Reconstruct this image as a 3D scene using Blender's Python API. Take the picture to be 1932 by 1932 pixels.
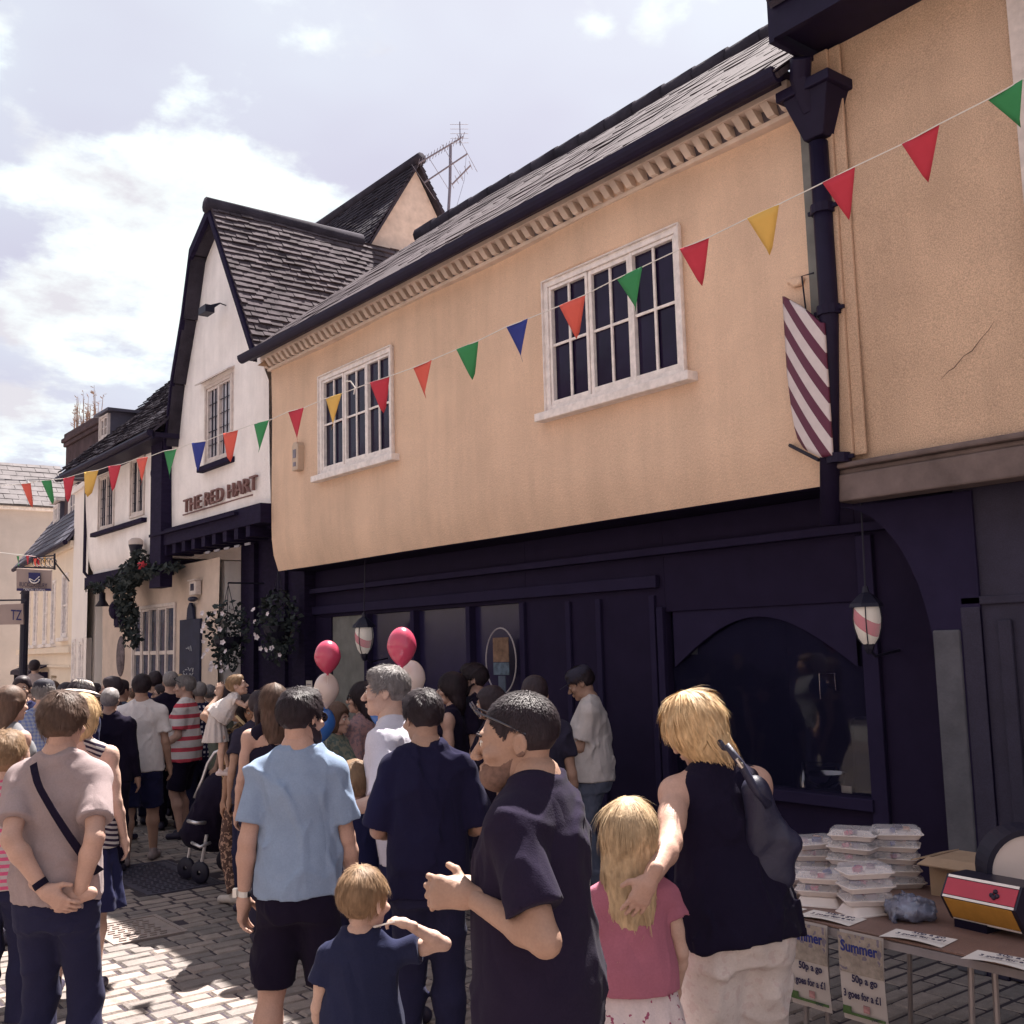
import bpy, bmesh, math, random
import numpy as np
from math import sin, cos, radians, pi, sqrt, atan2, tan
from mathutils import Matrix, Vector
random.seed(7); RNG = np.random.default_rng(7)
for o in list(bpy.data.objects): bpy.data.objects.remove(o)
SC = bpy.context.scene; COL = SC.collection

# ------------------------------------------------------------------ camera, world, sun, exposure
F, HC = 2039.0, 1.93                      # focal length for a 1932 px wide picture, eye height of the raised phone
def _cam(yaw, pitch, roll):
    y, p, r = map(radians, (yaw, pitch, roll))
    f = np.array([sin(y)*cos(p), cos(y)*cos(p), sin(p)]); R = np.array([cos(y), -sin(y), 0.]); U = np.cross(R, f)
    return f, R*cos(r) - U*sin(r), U*cos(r) + R*sin(r)
CF, CR, CU = _cam(38.0, 7.0, 1.5)
def ray(u, v): return CF + CR*(u-966)/F + CU*(966-v)/F
def onX(u, v, X): r = ray(u, v); return r*(X/r[0]) + [0, 0, HC]
def onZ(u, v, Z=0.): r = ray(u, v); return r*((Z-HC)/r[2]) + [0, 0, HC]
def onY(u, v, Y): r = ray(u, v); return r*(Y/r[1]) + [0, 0, HC]
def onD(u, v, d): return ray(u, v)*d + [0, 0, HC]

cd = bpy.data.cameras.new('camera'); cam = bpy.data.objects.new('camera', cd); COL.objects.link(cam)
cd.sensor_width = 36; cd.lens = 36*F/1932; cd.clip_end = 3000; cd.clip_start = 0.05
M = Matrix(((CR[0], CU[0], -CF[0], 0), (CR[1], CU[1], -CF[1], 0), (CR[2], CU[2], -CF[2], HC), (0, 0, 0, 1)))
cam.matrix_world = M
SC.camera = cam
SC.view_settings.view_transform = 'Standard'; SC.view_settings.look = 'None'
SC.view_settings.gamma = 1; SC.view_settings.use_curve_mapping = False
SC.view_settings.exposure = 1.86
SUN_EL, SUN_AZ = 60.0, 57.0               # azimuth measured from +Y (up the street) towards +X (the houses)
sd = bpy.data.lights.new('sun', 'SUN'); sd.energy = 5.0; sd.angle = radians(0.55); sd.color = (1, .93, .86)
so = bpy.data.objects.new('sun', sd); COL.objects.link(so)
sdir = Vector((sin(radians(SUN_AZ))*cos(radians(SUN_EL)), cos(radians(SUN_AZ))*cos(radians(SUN_EL)), sin(radians(SUN_EL))))
so.rotation_euler = sdir.to_track_quat('Z', 'Y').to_euler(); so.location = sdir*60

W = bpy.data.worlds.new("World"); SC.world = W; W.use_nodes = True
nt = W.node_tree; nt.nodes.clear()
def N(t, loc=None, **kw):
    n = nt.nodes.new(t)
    for k, v in kw.items(): setattr(n, k, v)
    return n
def L(a, b): nt.links.new(a, b)
def mth(op, a, b=None, c=None, clamp=False):
    n = nt.nodes.new('ShaderNodeMath'); n.operation = op; n.use_clamp = clamp
    for i, x in enumerate((a, b, c)):
        if x is None: continue
        if isinstance(x, (int, float)): n.inputs[i].default_value = x
        else: nt.links.new(x, n.inputs[i])
    return n.outputs[0]
sky = N('ShaderNodeTexSky', sky_type='NISHITA'); sky.sun_disc = False
sky.sun_elevation = radians(SUN_EL); sky.sun_rotation = radians(SUN_AZ); sky.air_density = 1.0; sky.dust_density = 2.0
tc = N('ShaderNodeTexCoord'); sep = N('ShaderNodeSeparateXYZ'); L(tc.outputs['Generated'], sep.inputs[0])
zz = mth('ADD', mth('MAXIMUM', sep.outputs[2], 0.0), 0.22)
comb = N('ShaderNodeCombineXYZ'); L(mth('DIVIDE', sep.outputs[0], zz), comb.inputs[0]); L(mth('DIVIDE', sep.outputs[1], zz), comb.inputs[1])
n1 = N('ShaderNodeTexNoise'); n1.inputs['Scale'].default_value = 2.3; n1.inputs['Detail'].default_value = 9; n1.inputs['Roughness'].default_value = .58; L(comb.outputs[0], n1.inputs['Vector'])
n2 = N('ShaderNodeTexNoise'); n2.inputs['Scale'].default_value = 1.1; n2.inputs['Detail'].default_value = 4; L(comb.outputs[0], n2.inputs['Vector'])
# cloud banks lie where the sky shows them (directions on the sky, not pixels of the picture)
acc = None
for (u, v, wd, am) in [(60, 80, .07, .5), (50, 230, .08, .8), (40, 380, .09, 1.0), (110, 480, .10, 1.0), (250, 460, .10, 1.0), (350, 490, .06, .8), (200, 520, .10, .7),
                       (60, 700, .09, .8), (150, 740, .08, .8), (110, 860, .10, .7), (325, 195, .028, .7), (1130, 48, .020, .62), (1238, 52, .022, .75), (560, 60, .12, .12), (900, 250, .3, .12)]:
    d = ray(u, v); d = d/np.linalg.norm(d)
    vm = N('ShaderNodeVectorMath', operation='DISTANCE'); L(tc.outputs['Generated'], vm.inputs[0]); vm.inputs[1].default_value = tuple(d)
    g = mth('MULTIPLY', mth('SUBTRACT', 1.0, mth('DIVIDE', vm.outputs['Value'], wd*2.0), clamp=True), am)
    acc = g if acc is None else mth('MAXIMUM', acc, g)
# elsewhere (behind the camera) the noise alone decides
cl = mth('ADD', mth('MULTIPLY', acc, 0.50), mth('MULTIPLY', mth('SUBTRACT', n1.outputs[0], .5), 2.1))
mr = N('ShaderNodeMapRange'); mr.interpolation_type = 'SMOOTHSTEP'; L(cl, mr.inputs[0]); mr.inputs[1].default_value = .20; mr.inputs[2].default_value = .40
veil = N('ShaderNodeValToRGB'); L(n2.outputs[0], veil.inputs[0])
veil.color_ramp.elements[0].position = .33; veil.color_ramp.elements[0].color = (.32, .29, .345, 1)
veil.color_ramp.elements[1].position = .64; veil.color_ramp.elements[1].color = (.42, .44, .465, 1)
smul = N('ShaderNodeVectorMath', operation='SCALE'); L(sky.outputs[0], smul.inputs[0]); smul.inputs['Scale'].default_value = .10
mx = N('ShaderNodeMix', data_type='RGBA'); mx.inputs[0].default_value = .82; L(smul.outputs[0], mx.inputs[6]); L(veil.outputs[0], mx.inputs[7])
mx2 = N('ShaderNodeMix', data_type='RGBA'); L(mr.outputs[0], mx2.inputs[0]); L(mx.outputs[2], mx2.inputs[6]); 
n3 = N('ShaderNodeTexNoise'); n3.inputs['Scale'].default_value = 3.4; n3.inputs['Detail'].default_value = 8; n3.inputs['Roughness'].default_value = .62; L(comb.outputs[0], n3.inputs['Vector'])
cr = N('ShaderNodeValToRGB'); L(n3.outputs[0], cr.inputs[0]); cr.color_ramp.elements[0].position = .36; cr.color_ramp.elements[0].color = (.40, .39, .42, 1); cr.color_ramp.elements[1].position = .58; cr.color_ramp.elements[1].color = (.58, .65, .63, 1); L(cr.outputs[0], mx2.inputs[7])
bg = N('ShaderNodeBackground'); L(mx2.outputs[2], bg.inputs[0]); bg.inputs[1].default_value = 0.555
wo = N('ShaderNodeOutputWorld'); L(bg.outputs[0], wo.inputs[0])

# ------------------------------------------------------------------ materials
MATS = {}
def mat(name, col, rough=.8, var=.12, vs=6., bump=.0, bs=60., spec=.3, metal=0., pat=None, grain=0., sheen=0., trans=0., emit=None, stretch=None, alpha=None, coat=0., fold=0., streak=0.):
    """procedural material; pat = ('stripe', axis, period, duty, colour2) | ('check', period, colour2) | ('spots', scale, thresh, colour2)"""
    if name in MATS: return MATS[name]
    global nt
    m = bpy.data.materials.new(name); m.use_nodes = True; keep = nt; nt = m.node_tree
    b = nt.nodes['Principled BSDF']; tc = N('ShaderNodeTexCoord'); P = tc.outputs['Object']
    if stretch:
        mp = N('ShaderNodeMapping'); mp.inputs['Scale'].default_value = stretch; L(P, mp.inputs[0]); PS = mp.outputs[0]
    else: PS = P
    base = N('ShaderNodeRGB'); base.outputs[0].default_value = (*col, 1); c = base.outputs[0]
    if pat:
        k2 = N('ShaderNodeRGB'); k2.outputs[0].default_value = (*(pat[2] if pat[0] == 'check' else pat[-1]), 1)
        if pat[0] == 'stripe':
            dt = N('ShaderNodeVectorMath', operation='DOT_PRODUCT'); L(P, dt.inputs[0]); dt.inputs[1].default_value = pat[1]
            fac = mth('LESS_THAN', mth('FRACT', mth('ADD', mth('DIVIDE', dt.outputs['Value'], pat[2]), 100.13)), pat[3])
        elif pat[0] == 'check':
            s = N('ShaderNodeSeparateXYZ'); L(P, s.inputs[0])
            fa = mth('LESS_THAN', mth('FRACT', mth('ADD', mth('DIVIDE', mth('ADD', s.outputs[0], s.outputs[1]), pat[1]), 100.)), .45)
            fb = mth('LESS_THAN', mth('FRACT', mth('ADD', mth('DIVIDE', s.outputs[2], pat[1]), 100.)), .45)
            fac = mth('MULTIPLY', mth('ADD', fa, fb), .5)
            if len(pat) > 3: fac = mth('MULTIPLY', fa, fb)
        else:
            nn = N('ShaderNodeTexNoise'); nn.inputs['Scale'].default_value = pat[1]; nn.inputs['Detail'].default_value = 2; L(P, nn.inputs['Vector'])
            fac = mth('GREATER_THAN', nn.outputs[0], pat[2])
        mm = N('ShaderNodeMix', data_type='RGBA'); L(fac, mm.inputs[0]); L(c, mm.inputs[6]); L(k2.outputs[0], mm.inputs[7]); c = mm.outputs[2]
    if var > 0:
        nz = N('ShaderNodeTexNoise'); nz.inputs['Scale'].default_value = vs; nz.inputs['Detail'].default_value = 6; nz.inputs['Roughness'].default_value = .6; L(PS, nz.inputs['Vector'])
        mrr = N('ShaderNodeMapRange'); L(nz.outputs[0], mrr.inputs[0]); mrr.inputs[1].default_value = .3; mrr.inputs[2].default_value = .7; mrr.inputs[3].default_value = 1-var; mrr.inputs[4].default_value = 1+var*.6
        f = mrr.outputs[0]
        if streak > 0:
            ns = N('ShaderNodeTexNoise'); ns.inputs['Scale'].default_value = 1.; ns.inputs['Detail'].default_value = 6; ns.inputs['Roughness'].default_value = .65; msx = N('ShaderNodeMapping'); msx.inputs['Scale'].default_value = (3.2, 3.2, .35); L(P, msx.inputs[0]); L(msx.outputs[0], ns.inputs['Vector'])
            mk = N('ShaderNodeMapRange'); L(ns.outputs[0], mk.inputs[0]); mk.inputs[1].default_value = .38; mk.inputs[2].default_value = .58; mk.inputs[3].default_value = 1-streak; mk.inputs[4].default_value = 1.; f = mth('MULTIPLY', f, mk.outputs[0])
        if grain > 0:
            ng = N('ShaderNodeTexNoise'); ng.inputs['Scale'].default_value = 140; ng.inputs['Detail'].default_value = 2; L(P, ng.inputs['Vector'])
            mg = N('ShaderNodeMapRange'); L(ng.outputs[0], mg.inputs[0]); mg.inputs[1].default_value = .3; mg.inputs[2].default_value = .7; mg.inputs[3].default_value = 1-grain; mg.inputs[4].default_value = 1+grain
            f = mth('MULTIPLY', f, mg.outputs[0])
        sc = N('ShaderNodeVectorMath', operation='SCALE'); L(c, sc.inputs[0]); L(f, sc.inputs['Scale']); c = sc.outputs[0]
    L(c, b.inputs['Base Color'])
    b.inputs['Roughness'].default_value = rough; b.inputs['Specular IOR Level'].default_value = spec; b.inputs['Metallic'].default_value = metal
    if sheen: b.inputs['Sheen Weight'].default_value = sheen
    if trans: b.inputs['Transmission Weight'].default_value = trans
    if coat: b.inputs['Coat Weight'].default_value = coat
    if alpha is not None: b.inputs['Alpha'].default_value = alpha
    if emit: b.inputs['Emission Color'].default_value = (*emit[0], 1); b.inputs['Emission Strength'].default_value = emit[1]
    if fold > 0:
        nf = N('ShaderNodeTexNoise'); nf.inputs['Scale'].default_value = 5.5; nf.inputs['Detail'].default_value = 1.5; nf.inputs['Distortion'].default_value = .8
        mf = N('ShaderNodeMapping'); mf.inputs['Scale'].default_value = (.8, .8, .5); mf.inputs['Rotation'].default_value = (.5, .6, 0); L(P, mf.inputs[0]); L(mf.outputs[0], nf.inputs['Vector'])
        rd = mth('ABSOLUTE', mth('SUBTRACT', nf.outputs[0], .5)); bf = N('ShaderNodeBump'); bf.inputs['Strength'].default_value = 1.; bf.inputs['Distance'].default_value = fold; L(rd, bf.inputs['Height']); L(bf.outputs[0], b.inputs['Normal']); foldn = bf
    if bump > 0:
        nb = N('ShaderNodeTexNoise'); nb.inputs['Scale'].default_value = bs; nb.inputs['Detail'].default_value = 5; L(PS, nb.inputs['Vector'])
        bp = N('ShaderNodeBump'); bp.inputs['Strength'].default_value = 1.0; bp.inputs['Distance'].default_value = bump; L(nb.outputs[0], bp.inputs['Height']); L(bp.outputs[0], b.inputs['Normal'])
        if fold > 0: L(foldn.outputs[0], bp.inputs['Normal'])
    nt = keep; MATS[name] = m
    return m

# ------------------------------------------------------------------ mesh helpers
ORG = {}
class MB:
    def __init__(s, T=None): s.v = []; s.f = []; s.mi = []; s.T = T
    def add(s, vs, fs, mi=0):
        k = len(s.v); s.v += [tuple(map(float, p)) for p in vs]; s.f += [tuple(i+k for i in f) for f in fs]; s.mi += [mi]*len(fs)
    def box(s, x0, x1, y0, y1, z0, z1, mi=0):
        x0, x1 = sorted((x0, x1)); y0, y1 = sorted((y0, y1)); z0, z1 = sorted((z0, z1))
        s.add([(x0,y0,z0),(x1,y0,z0),(x1,y1,z0),(x0,y1,z0),(x0,y0,z1),(x1,y0,z1),(x1,y1,z1),(x0,y1,z1)],
              [(3,2,1,0),(4,5,6,7),(0,1,5,4),(1,2,6,5),(2,3,7,6),(3,0,4,7)], mi)
    def bar(s, a, b, w, h, up=(0,0,1), mi=0):
        a, b = Vector(a), Vector(b); d = (b-a).normalized(); up = Vector(up); x = d.cross(up)
        if x.length < 1e-4: x = d.cross(Vector((1,0,0)))
        x.normalize(); y = x.cross(d); x *= w/2; y *= h/2
        s.add([a-x-y, a+x-y, a+x+y, a-x+y, b-x-y, b+x-y, b+x+y, b-x+y], [(0,1,2,3),(7,6,5,4),(0,4,5,1),(1,5,6,2),(2,6,7,3),(3,7,4,0)], mi)
    def tube(s, pts, r, n=8, mi=0, cap=True):
        pts = [Vector(p) for p in pts]; rs = r if isinstance(r, (list, tuple)) else [r]*len(pts); k = len(s.v); ref = None
        for i, p in enumerate(pts):
            d = (pts[min(i+1, len(pts)-1)]-pts[max(i-1, 0)]).normalized()
            if ref is None: ref = d.cross(Vector((0,0,1)));  ref = ref if ref.length > 1e-3 else Vector((1,0,0))
            x = (ref - d*ref.dot(d)).normalized(); y = d.cross(x); ref = x
            for j in range(n):
                a = 2*pi*j/n; s.v.append(tuple(p + x*cos(a)*rs[i] + y*sin(a)*rs[i]))
        for i in range(len(pts)-1):
            for j in range(n):
                j2 = (j+1) % n; s.f.append((k+i*n+j, k+i*n+j2, k+(i+1)*n+j2, k+(i+1)*n+j)); s.mi.append(mi)
        if cap:
            s.f.append(tuple(k+j for j in range(n))[::-1]); s.f.append(tuple(k+(len(pts)-1)*n+j for j in range(n))); s.mi += [mi, mi]
    def lathe(s, c, prof, n=24, mi=0, axis=None):
        k = len(s.v); c = Vector(c); A = axis or Matrix.Identity(3)
        for (r, z) in prof:
            for j in range(n): a = 2*pi*j/n; s.v.append(tuple(c + A @ Vector((r*cos(a), r*sin(a), z))))
        for i in range(len(prof)-1):
            for j in range(n):
                j2 = (j+1) % n; s.f.append((k+i*n+j, k+i*n+j2, k+(i+1)*n+j2, k+(i+1)*n+j)); s.mi.append(mi)
    def ball(s, c, r, n=14, mi=0):
        r = (r, r, r) if isinstance(r, (int, float)) else r; k = len(s.v); m = n//2+1
        for i in range(m):
            t = pi*i/(m-1)
            for j in range(n): a = 2*pi*j/n; s.v.append((c[0]+r[0]*sin(t)*cos(a), c[1]+r[1]*sin(t)*sin(a), c[2]-r[2]*cos(t)))
        for i in range(m-1):
            for j in range(n):
                j2 = (j+1) % n; s.f.append((k+i*n+j, k+i*n+j2, k+(i+1)*n+j2, k+(i+1)*n+j)); s.mi.append(mi)
    def prism(s, poly, off, mi=0):
        """poly: list of 3D points (planar), off: extrusion vector"""
        n = len(poly); k = len(s.v); off = Vector(off)
        for p in poly: s.v.append(tuple(p))
        for p in poly: s.v.append(tuple(Vector(p)+off))
        s.f.append(tuple(k+i for i in range(n))); s.f.append(tuple(k+n+i for i in range(n))[::-1]); s.mi += [mi, mi]
        for i in range(n): j = (i+1) % n; s.f.append((k+j, k+i, k+n+i, k+n+j)); s.mi.append(mi)
    def build(s, name, m, parent=None, smooth=False, local=False, bevel=0.):
        return mkobj(name, s.v, s.f, m, parent, smooth, local, s.T, s.mi, bevel)
def mkobj(name, v, f, m, parent=None, smooth=False, local=False, T=None, mi=None, bevel=0.):
    me = bpy.data.meshes.new(name)
    o = np.array(ORG.get(parent, (0,0,0)), float) if parent else np.zeros(3)
    v = np.asarray(v, float).reshape(-1, 3)
    if T is not None: v = v @ np.array(T.to_3x3()).T + np.array(T.translation)
    if not local: v = v - o
    me.from_pydata(v.tolist(), [], f if isinstance(f, list) else f.tolist()); me.update()
    ms = m if isinstance(m, (list, tuple)) else [m]
    for x in ms: me.materials.append(x)
    if mi and len(ms) > 1: me.polygons.foreach_set('material_index', mi)
    if smooth: me.polygons.foreach_set('use_smooth', [True]*len(me.polygons))
    ob = bpy.data.objects.new(name, me); COL.objects.link(ob)
    if parent: ob.parent = parent; ORG[ob] = tuple(o)
    if bevel > 0:
        b = ob.modifiers.new('bevel', 'BEVEL'); b.width = bevel; b.segments = 2; b.limit_method = 'ANGLE'
    return ob
def recalc(ob):
    bm = bmesh.new(); bm.from_mesh(ob.data); bmesh.ops.recalc_face_normals(bm, faces=bm.faces); bm.to_mesh(ob.data); bm.free(); return ob
def thing(name, label, cat, loc=(0,0,0), rz=0., group=None, kind=None):
    o = bpy.data.objects.new(name, None); COL.objects.link(o); o.location = loc; o.rotation_euler.z = rz; o.empty_display_size = .1
    ORG[o] = tuple(loc); return tag(o, label, cat, group, kind)
def tag(o, label=None, cat=None, group=None, kind=None):
    if label: o['label'] = label
    if cat: o['category'] = cat
    if group: o['group'] = group
    if kind: o['kind'] = kind
    return o
def struct(o): o['kind'] = 'structure'; return o
def text_mesh(name, s, size, m, parent, origin, ex, ey, depth=.0, align='LEFT', extr=.002, bold=0., xs=1.):
    """text laid on the plane spanned by ex (reading direction) and ey (up)"""
    cu = bpy.data.curves.new('t', 'FONT'); cu.body = s; cu.size = size; cu.extrude = extr; cu.offset = bold; cu.align_x = align; cu.space_character = 1.08 if extr > .01 else 1.0; cu.resolution_u = 3
    ob = bpy.data.objects.new('t', cu); COL.objects.link(ob)
    dg = bpy.context.evaluated_depsgraph_get(); me = bpy.data.meshes.new_from_object(ob.evaluated_get(dg))
    v = np.zeros(len(me.vertices)*3); me.vertices.foreach_get('co', v); v = v.reshape(-1, 3); fs = [tuple(p.vertices) for p in me.polygons]
    ex = np.array(ex, float); ex /= np.linalg.norm(ex); ey = np.array(ey, float); ey /= np.linalg.norm(ey); ez = np.cross(ex, ey)
    w = np.array(origin, float) + np.outer(v[:,0]*xs, ex) + np.outer(v[:,1], ey) + np.outer(v[:,2], ez)
    bpy.data.objects.remove(ob); bpy.data.curves.remove(cu); bpy.data.meshes.remove(me)
    return mkobj(name, w, fs, m, parent)
# ------------------------------------------------------------------ palette of the place
OCHRE = mat('ochre roughcast render', (.77,.55,.40), .95, .12, .9, .006, 55, .15, grain=.12, streak=.09)
OCHRE2 = mat('buff roughcast render', (.62,.435,.31), .95, .14, 1.3, .009, 70, .15, grain=.22, streak=.08)
CREAM = mat('cream cornice plaster', (.74,.61,.52), .9, .18, 5, .003, 60, .15)
WHITEW = mat('white lime render', (.93,.87,.84), .95, .10, 2.2, .012, 18, .15, grain=.05, streak=.08)
WHITEW2 = mat('white painted render', (.84,.77,.72), .9, .05, 2, .003, 40, .2)
CREAM2 = mat('cream painted render', (.80,.68,.55), .9, .06, 2, .003, 40, .2)
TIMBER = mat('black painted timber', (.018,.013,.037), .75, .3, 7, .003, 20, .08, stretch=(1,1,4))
SHOPP = mat('dark shopfront paint', (.0175,.0125,.036), .7, .14, 5, .001, 20, .08)
SHOPB = mat('shopfront blue black', (.022,.017,.047), .7, .14, 5, .001, 20, .08)
GREYP = mat('grey weathered plaster', (.20,.20,.19), .9, .25, 5, .004, 30, .2)
WPAINT = mat('white gloss paint', (.86,.79,.75), .5, .20, 14, .001, 40, .4)
WPAINT2 = mat('worn white paint', (.66,.58,.54), .6, .18, 12, .002, 40, .3)
TILE = mat('weathered clay tile', (.085,.068,.078), .9, .45, 5, .004, 30, .06, grain=.15)
TILE2 = mat('mossy clay tile', (.050,.044,.058), .95, .4, 3, .005, 30, .06, grain=.15)
SLATE = mat('dark slate', (.075,.070,.10), .6, .3, 3, .003, 30, .4)
LEAD = mat('gutter black iron', (.013,.009,.030), .55, .2, 8, .0, 30, .18)
BRICK = mat('old soot brick', (.16,.08,.07), .9, .4, 5, .006, 20, .2)
STONE = mat('mortar cement', (.42,.36,.32), .95, .2, 8, .003, 40, .2)
GLASSD = mat('dark window glass', (.014,.008,.032), .10, .3, 3, .004, 2.5, .22)
GLASSL = mat('leaded glass with painted sky', (.46,.43,.47), .09, .25, 3, .004, 4, .9)  # pale base colour imitates the sky reflected in the panes
IRON = mat('wrought iron', (.015,.014,.03), .5, 0)
LETTER = mat('brown painted letters', (.22,.12,.11), .7, .2, 20)

def smooth_w(o):
    o.data.polygons.foreach_set('use_smooth', [True]*len(o.data.polygons)); o.data.set_sharp_from_angle(angle=radians(30)); return o
def wall(name, parent, m, X, y0, y1, z0, z1, holes=(), amp=.012, step=.22, poly=None, tuck=0., depth=.14, T=None, seed=1):
    """rendered wall facing -X with window holes and their reveals; poly = function(y,z)->inside; tuck curls the foot inwards"""
    def cuts(a, b, hs):
        s = {a, b}
        for h in hs:
            for q in h:
                if a < q < b: s.add(q)
        s = sorted(s); out = []
        for p, q in zip(s[:-1], s[1:]):
            n = max(1, int(math.ceil((q-p)/(step if not (tuck and b-a < 4 and q < a+.6) else .05)))); out += [p+(q-p)*i/n for i in range(n)]
        return out+[b]
    ys = cuts(y0, y1, [(h[0], h[1]) for h in holes]); zs = cuts(z0, z1, [(h[2], h[3]) for h in holes])
    rr = random.Random(seed); ph = [(rr.uniform(.5, 2.6), rr.uniform(.5, 2.6), rr.uniform(0, 6)) for _ in range(6)]
    def dx(y, z):
        for h in holes:
            if h[0]-.02 < y < h[1]+.02 and h[2]-.02 < z < h[3]+.02: return 0
        d = amp*sum(sin(a*y+b*z+c) for a, b, c in ph)/2.5
        if tuck and z < z0+.45: t = (z0+.45-z)/.45; d += tuck*t**2.4
        return d
    v = [(X+dx(y, z), y, z) for y in ys for z in zs]; nz = len(zs); f = []
    for i in range(len(ys)-1):
        for j in range(nz-1):
            yc, zc = (ys[i]+ys[i+1])/2, (zs[j]+zs[j+1])/2
            if any(h[0] < yc < h[1] and h[2] < zc < h[3] for h in holes): continue
            if poly and not poly(yc, zc): continue
            f.append((i*nz+j, i*nz+j+1, (i+1)*nz+j+1, (i+1)*nz+j))
    mb = MB(T); mb.add(v, f)
    for a, b, c, d in holes:
        mb.add([(X,a,c),(X,b,c),(X,b,d),(X,a,d),(X+depth,a,c),(X+depth,b,c),(X+depth,b,d),(X+depth,a,d)], [(0,4,5,1),(1,5,6,2),(2,6,7,3),(3,7,4,0)])
    return smooth_w(mb.build(name, m, parent))

def window(parent, X, y0, y1, z0, z1, lights=3, cols=2, rows=2, fw=.05, fm=None, gm=None, sill=True, proj=.03, bar=.022, leaded=False, T=None, sillm=None, sash=.035, casew=None):
    """a window set in a wall facing -X: frame with its sashes, panes behind, sill below"""
    fm = fm or WPAINT; gm = gm or GLASSD; f = MB(T)
    xf = X-proj; xb = X+.05
    f.box(xf, xb, y0, y0+fw, z0, z1); f.box(xf, xb, y1-fw, y1, z0, z1); f.box(xf+.002, xb-.002, y0+fw, y1-fw, z0, z0+fw); f.box(xf+.002, xb-.002, y0+fw, y1-fw, z1-fw, z1)
    iy0, iy1, iz0, iz1 = y0+fw, y1-fw, z0+fw, z1-fw; lw = (iy1-iy0)/lights
    thin = .006 if leaded else bar
    lead = MB(T) if leaded else f
    for i in range(lights):
        a, b = iy0+lw*i, iy0+lw*(i+1); s = sash*(1.2 if i % 2 else .9)
        xs = xf+.012+(.008 if i % 2 else 0)
        f.box(xs, xb-.005, a+.003, a+s, iz0+.002, iz1-.002); f.box(xs, xb-.005, b-s, b-.003, iz0+.002, iz1-.002)
        f.box(xs+.002, xb-.006, a+s, b-s, iz0+.002, iz0+s*1.25); f.box(xs+.002, xb-.006, a+s, b-s, iz1-s, iz1-.002)
        for k in range(1, cols): yy = a+s+(b-a-2*s)*k/cols; lead.box(xs+.012, xs+.03, yy-thin/2, yy+thin/2, iz0+s, iz1-s)
        for k in range(1, rows): z = iz0+s+(iz1-iz0-2*s)*k/rows; lead.box(xs+.014, xs+.028, a+s, b-s, z-thin/2, z+thin/2)
    if casew: f.box(xf-.02, xf+.01, y0-casew, y0, z0-.0, z1+casew); f.box(xf-.02, xf+.01, y1, y1+casew, z0, z1+casew); f.box(xf-.022, xf+.008, y0, y1, z1, z1+casew)
    w = f.build('window', fm, parent, bevel=.004)
    g = MB(T); g.box(X+.022, X+.03, y0+fw*.6, y1-fw*.6, z0+fw*.6, z1-fw*.6); g.build('pane', gm, w)
    if leaded: lead.build('glazing_bars', IRON, w)
    if sill:
        s = MB(T); s.box(X-.10, X+.04, y0-.09, y1+.09, z0-.075, z0-.004); s.build('sill', sillm or fm, w, bevel=.008)
    return w

def tiles(mb, O, A, B, la, lb, wa=.165, wb=.10, mask=None, th=.013, jit=1., seed=3):
    O, A, B = Vector(O), Vector(A).normalized(), Vector(B).normalized(); Nn = A.cross(B).normalized()
    if Nn.z < 0: Nn = -Nn
    r = random.Random(seed); nb = int(lb/wb)+1; na = int(la/wa)+2
    for j in range(nb):
        sag = .012*sin(j*.7)*jit
        for i in range(-1, na):
            a0 = i*wa + (wa/2 if j % 2 else 0) + r.uniform(-.004, .004)*jit; b0 = j*wb - .01 + r.uniform(-.006, .006)*jit
            a1 = a0+wa*.97; b1 = min(b0+wb*1.3, lb)
            a0c, a1c = max(a0, 0), min(a1, la)
            if a1c-a0c < .02: continue
            if mask and not mask((a0c+a1c)/2, b0+wb*.5): continue
            l = (.020 if th > .012 else .010)+(th-.013)*.9+r.uniform(-.004, .006)*jit; wv = .01*sin(a0*1.7+j*.3)*jit
            p = [O+A*a0c+B*b0+Nn*(l+wv), O+A*a1c+B*b0+Nn*(l+wv+r.uniform(-.003,.003)*jit), O+A*a1c+B*b1+Nn*(.004+wv), O+A*a0c+B*b1+Nn*(.004+wv)]
            q = [x-Nn*th for x in p]
            mb.add([tuple(x) for x in p+q], [(0,1,2,3),(4,5,1,0),(5,6,2,1),(7,4,0,3),(7,6,5,4)])
def roof(name, m, parent, O, A, B, la, lb, T=None, **kw):
    mb = MB(T); O_, A_, B_ = Vector(O), Vector(A).normalized(), Vector(B).normalized(); Nn = A_.cross(B_).normalized()
    if Nn.z < 0: Nn = -Nn
    if not kw.get('mask'):
        p = [O_, O_+A_*la, O_+A_*la+B_*lb, O_+B_*lb]; q = [x-Nn*.05 for x in p]; p = [x-Nn*.012 for x in p]
        mb.add([tuple(x) for x in p+q], [(0,1,2,3),(7,6,5,4),(0,4,5,1),(1,5,6,2),(2,6,7,3),(3,7,4,0)])
    tiles(mb, O, A, B, la, lb, **kw)
    return mb.build(name, m, parent)

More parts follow.
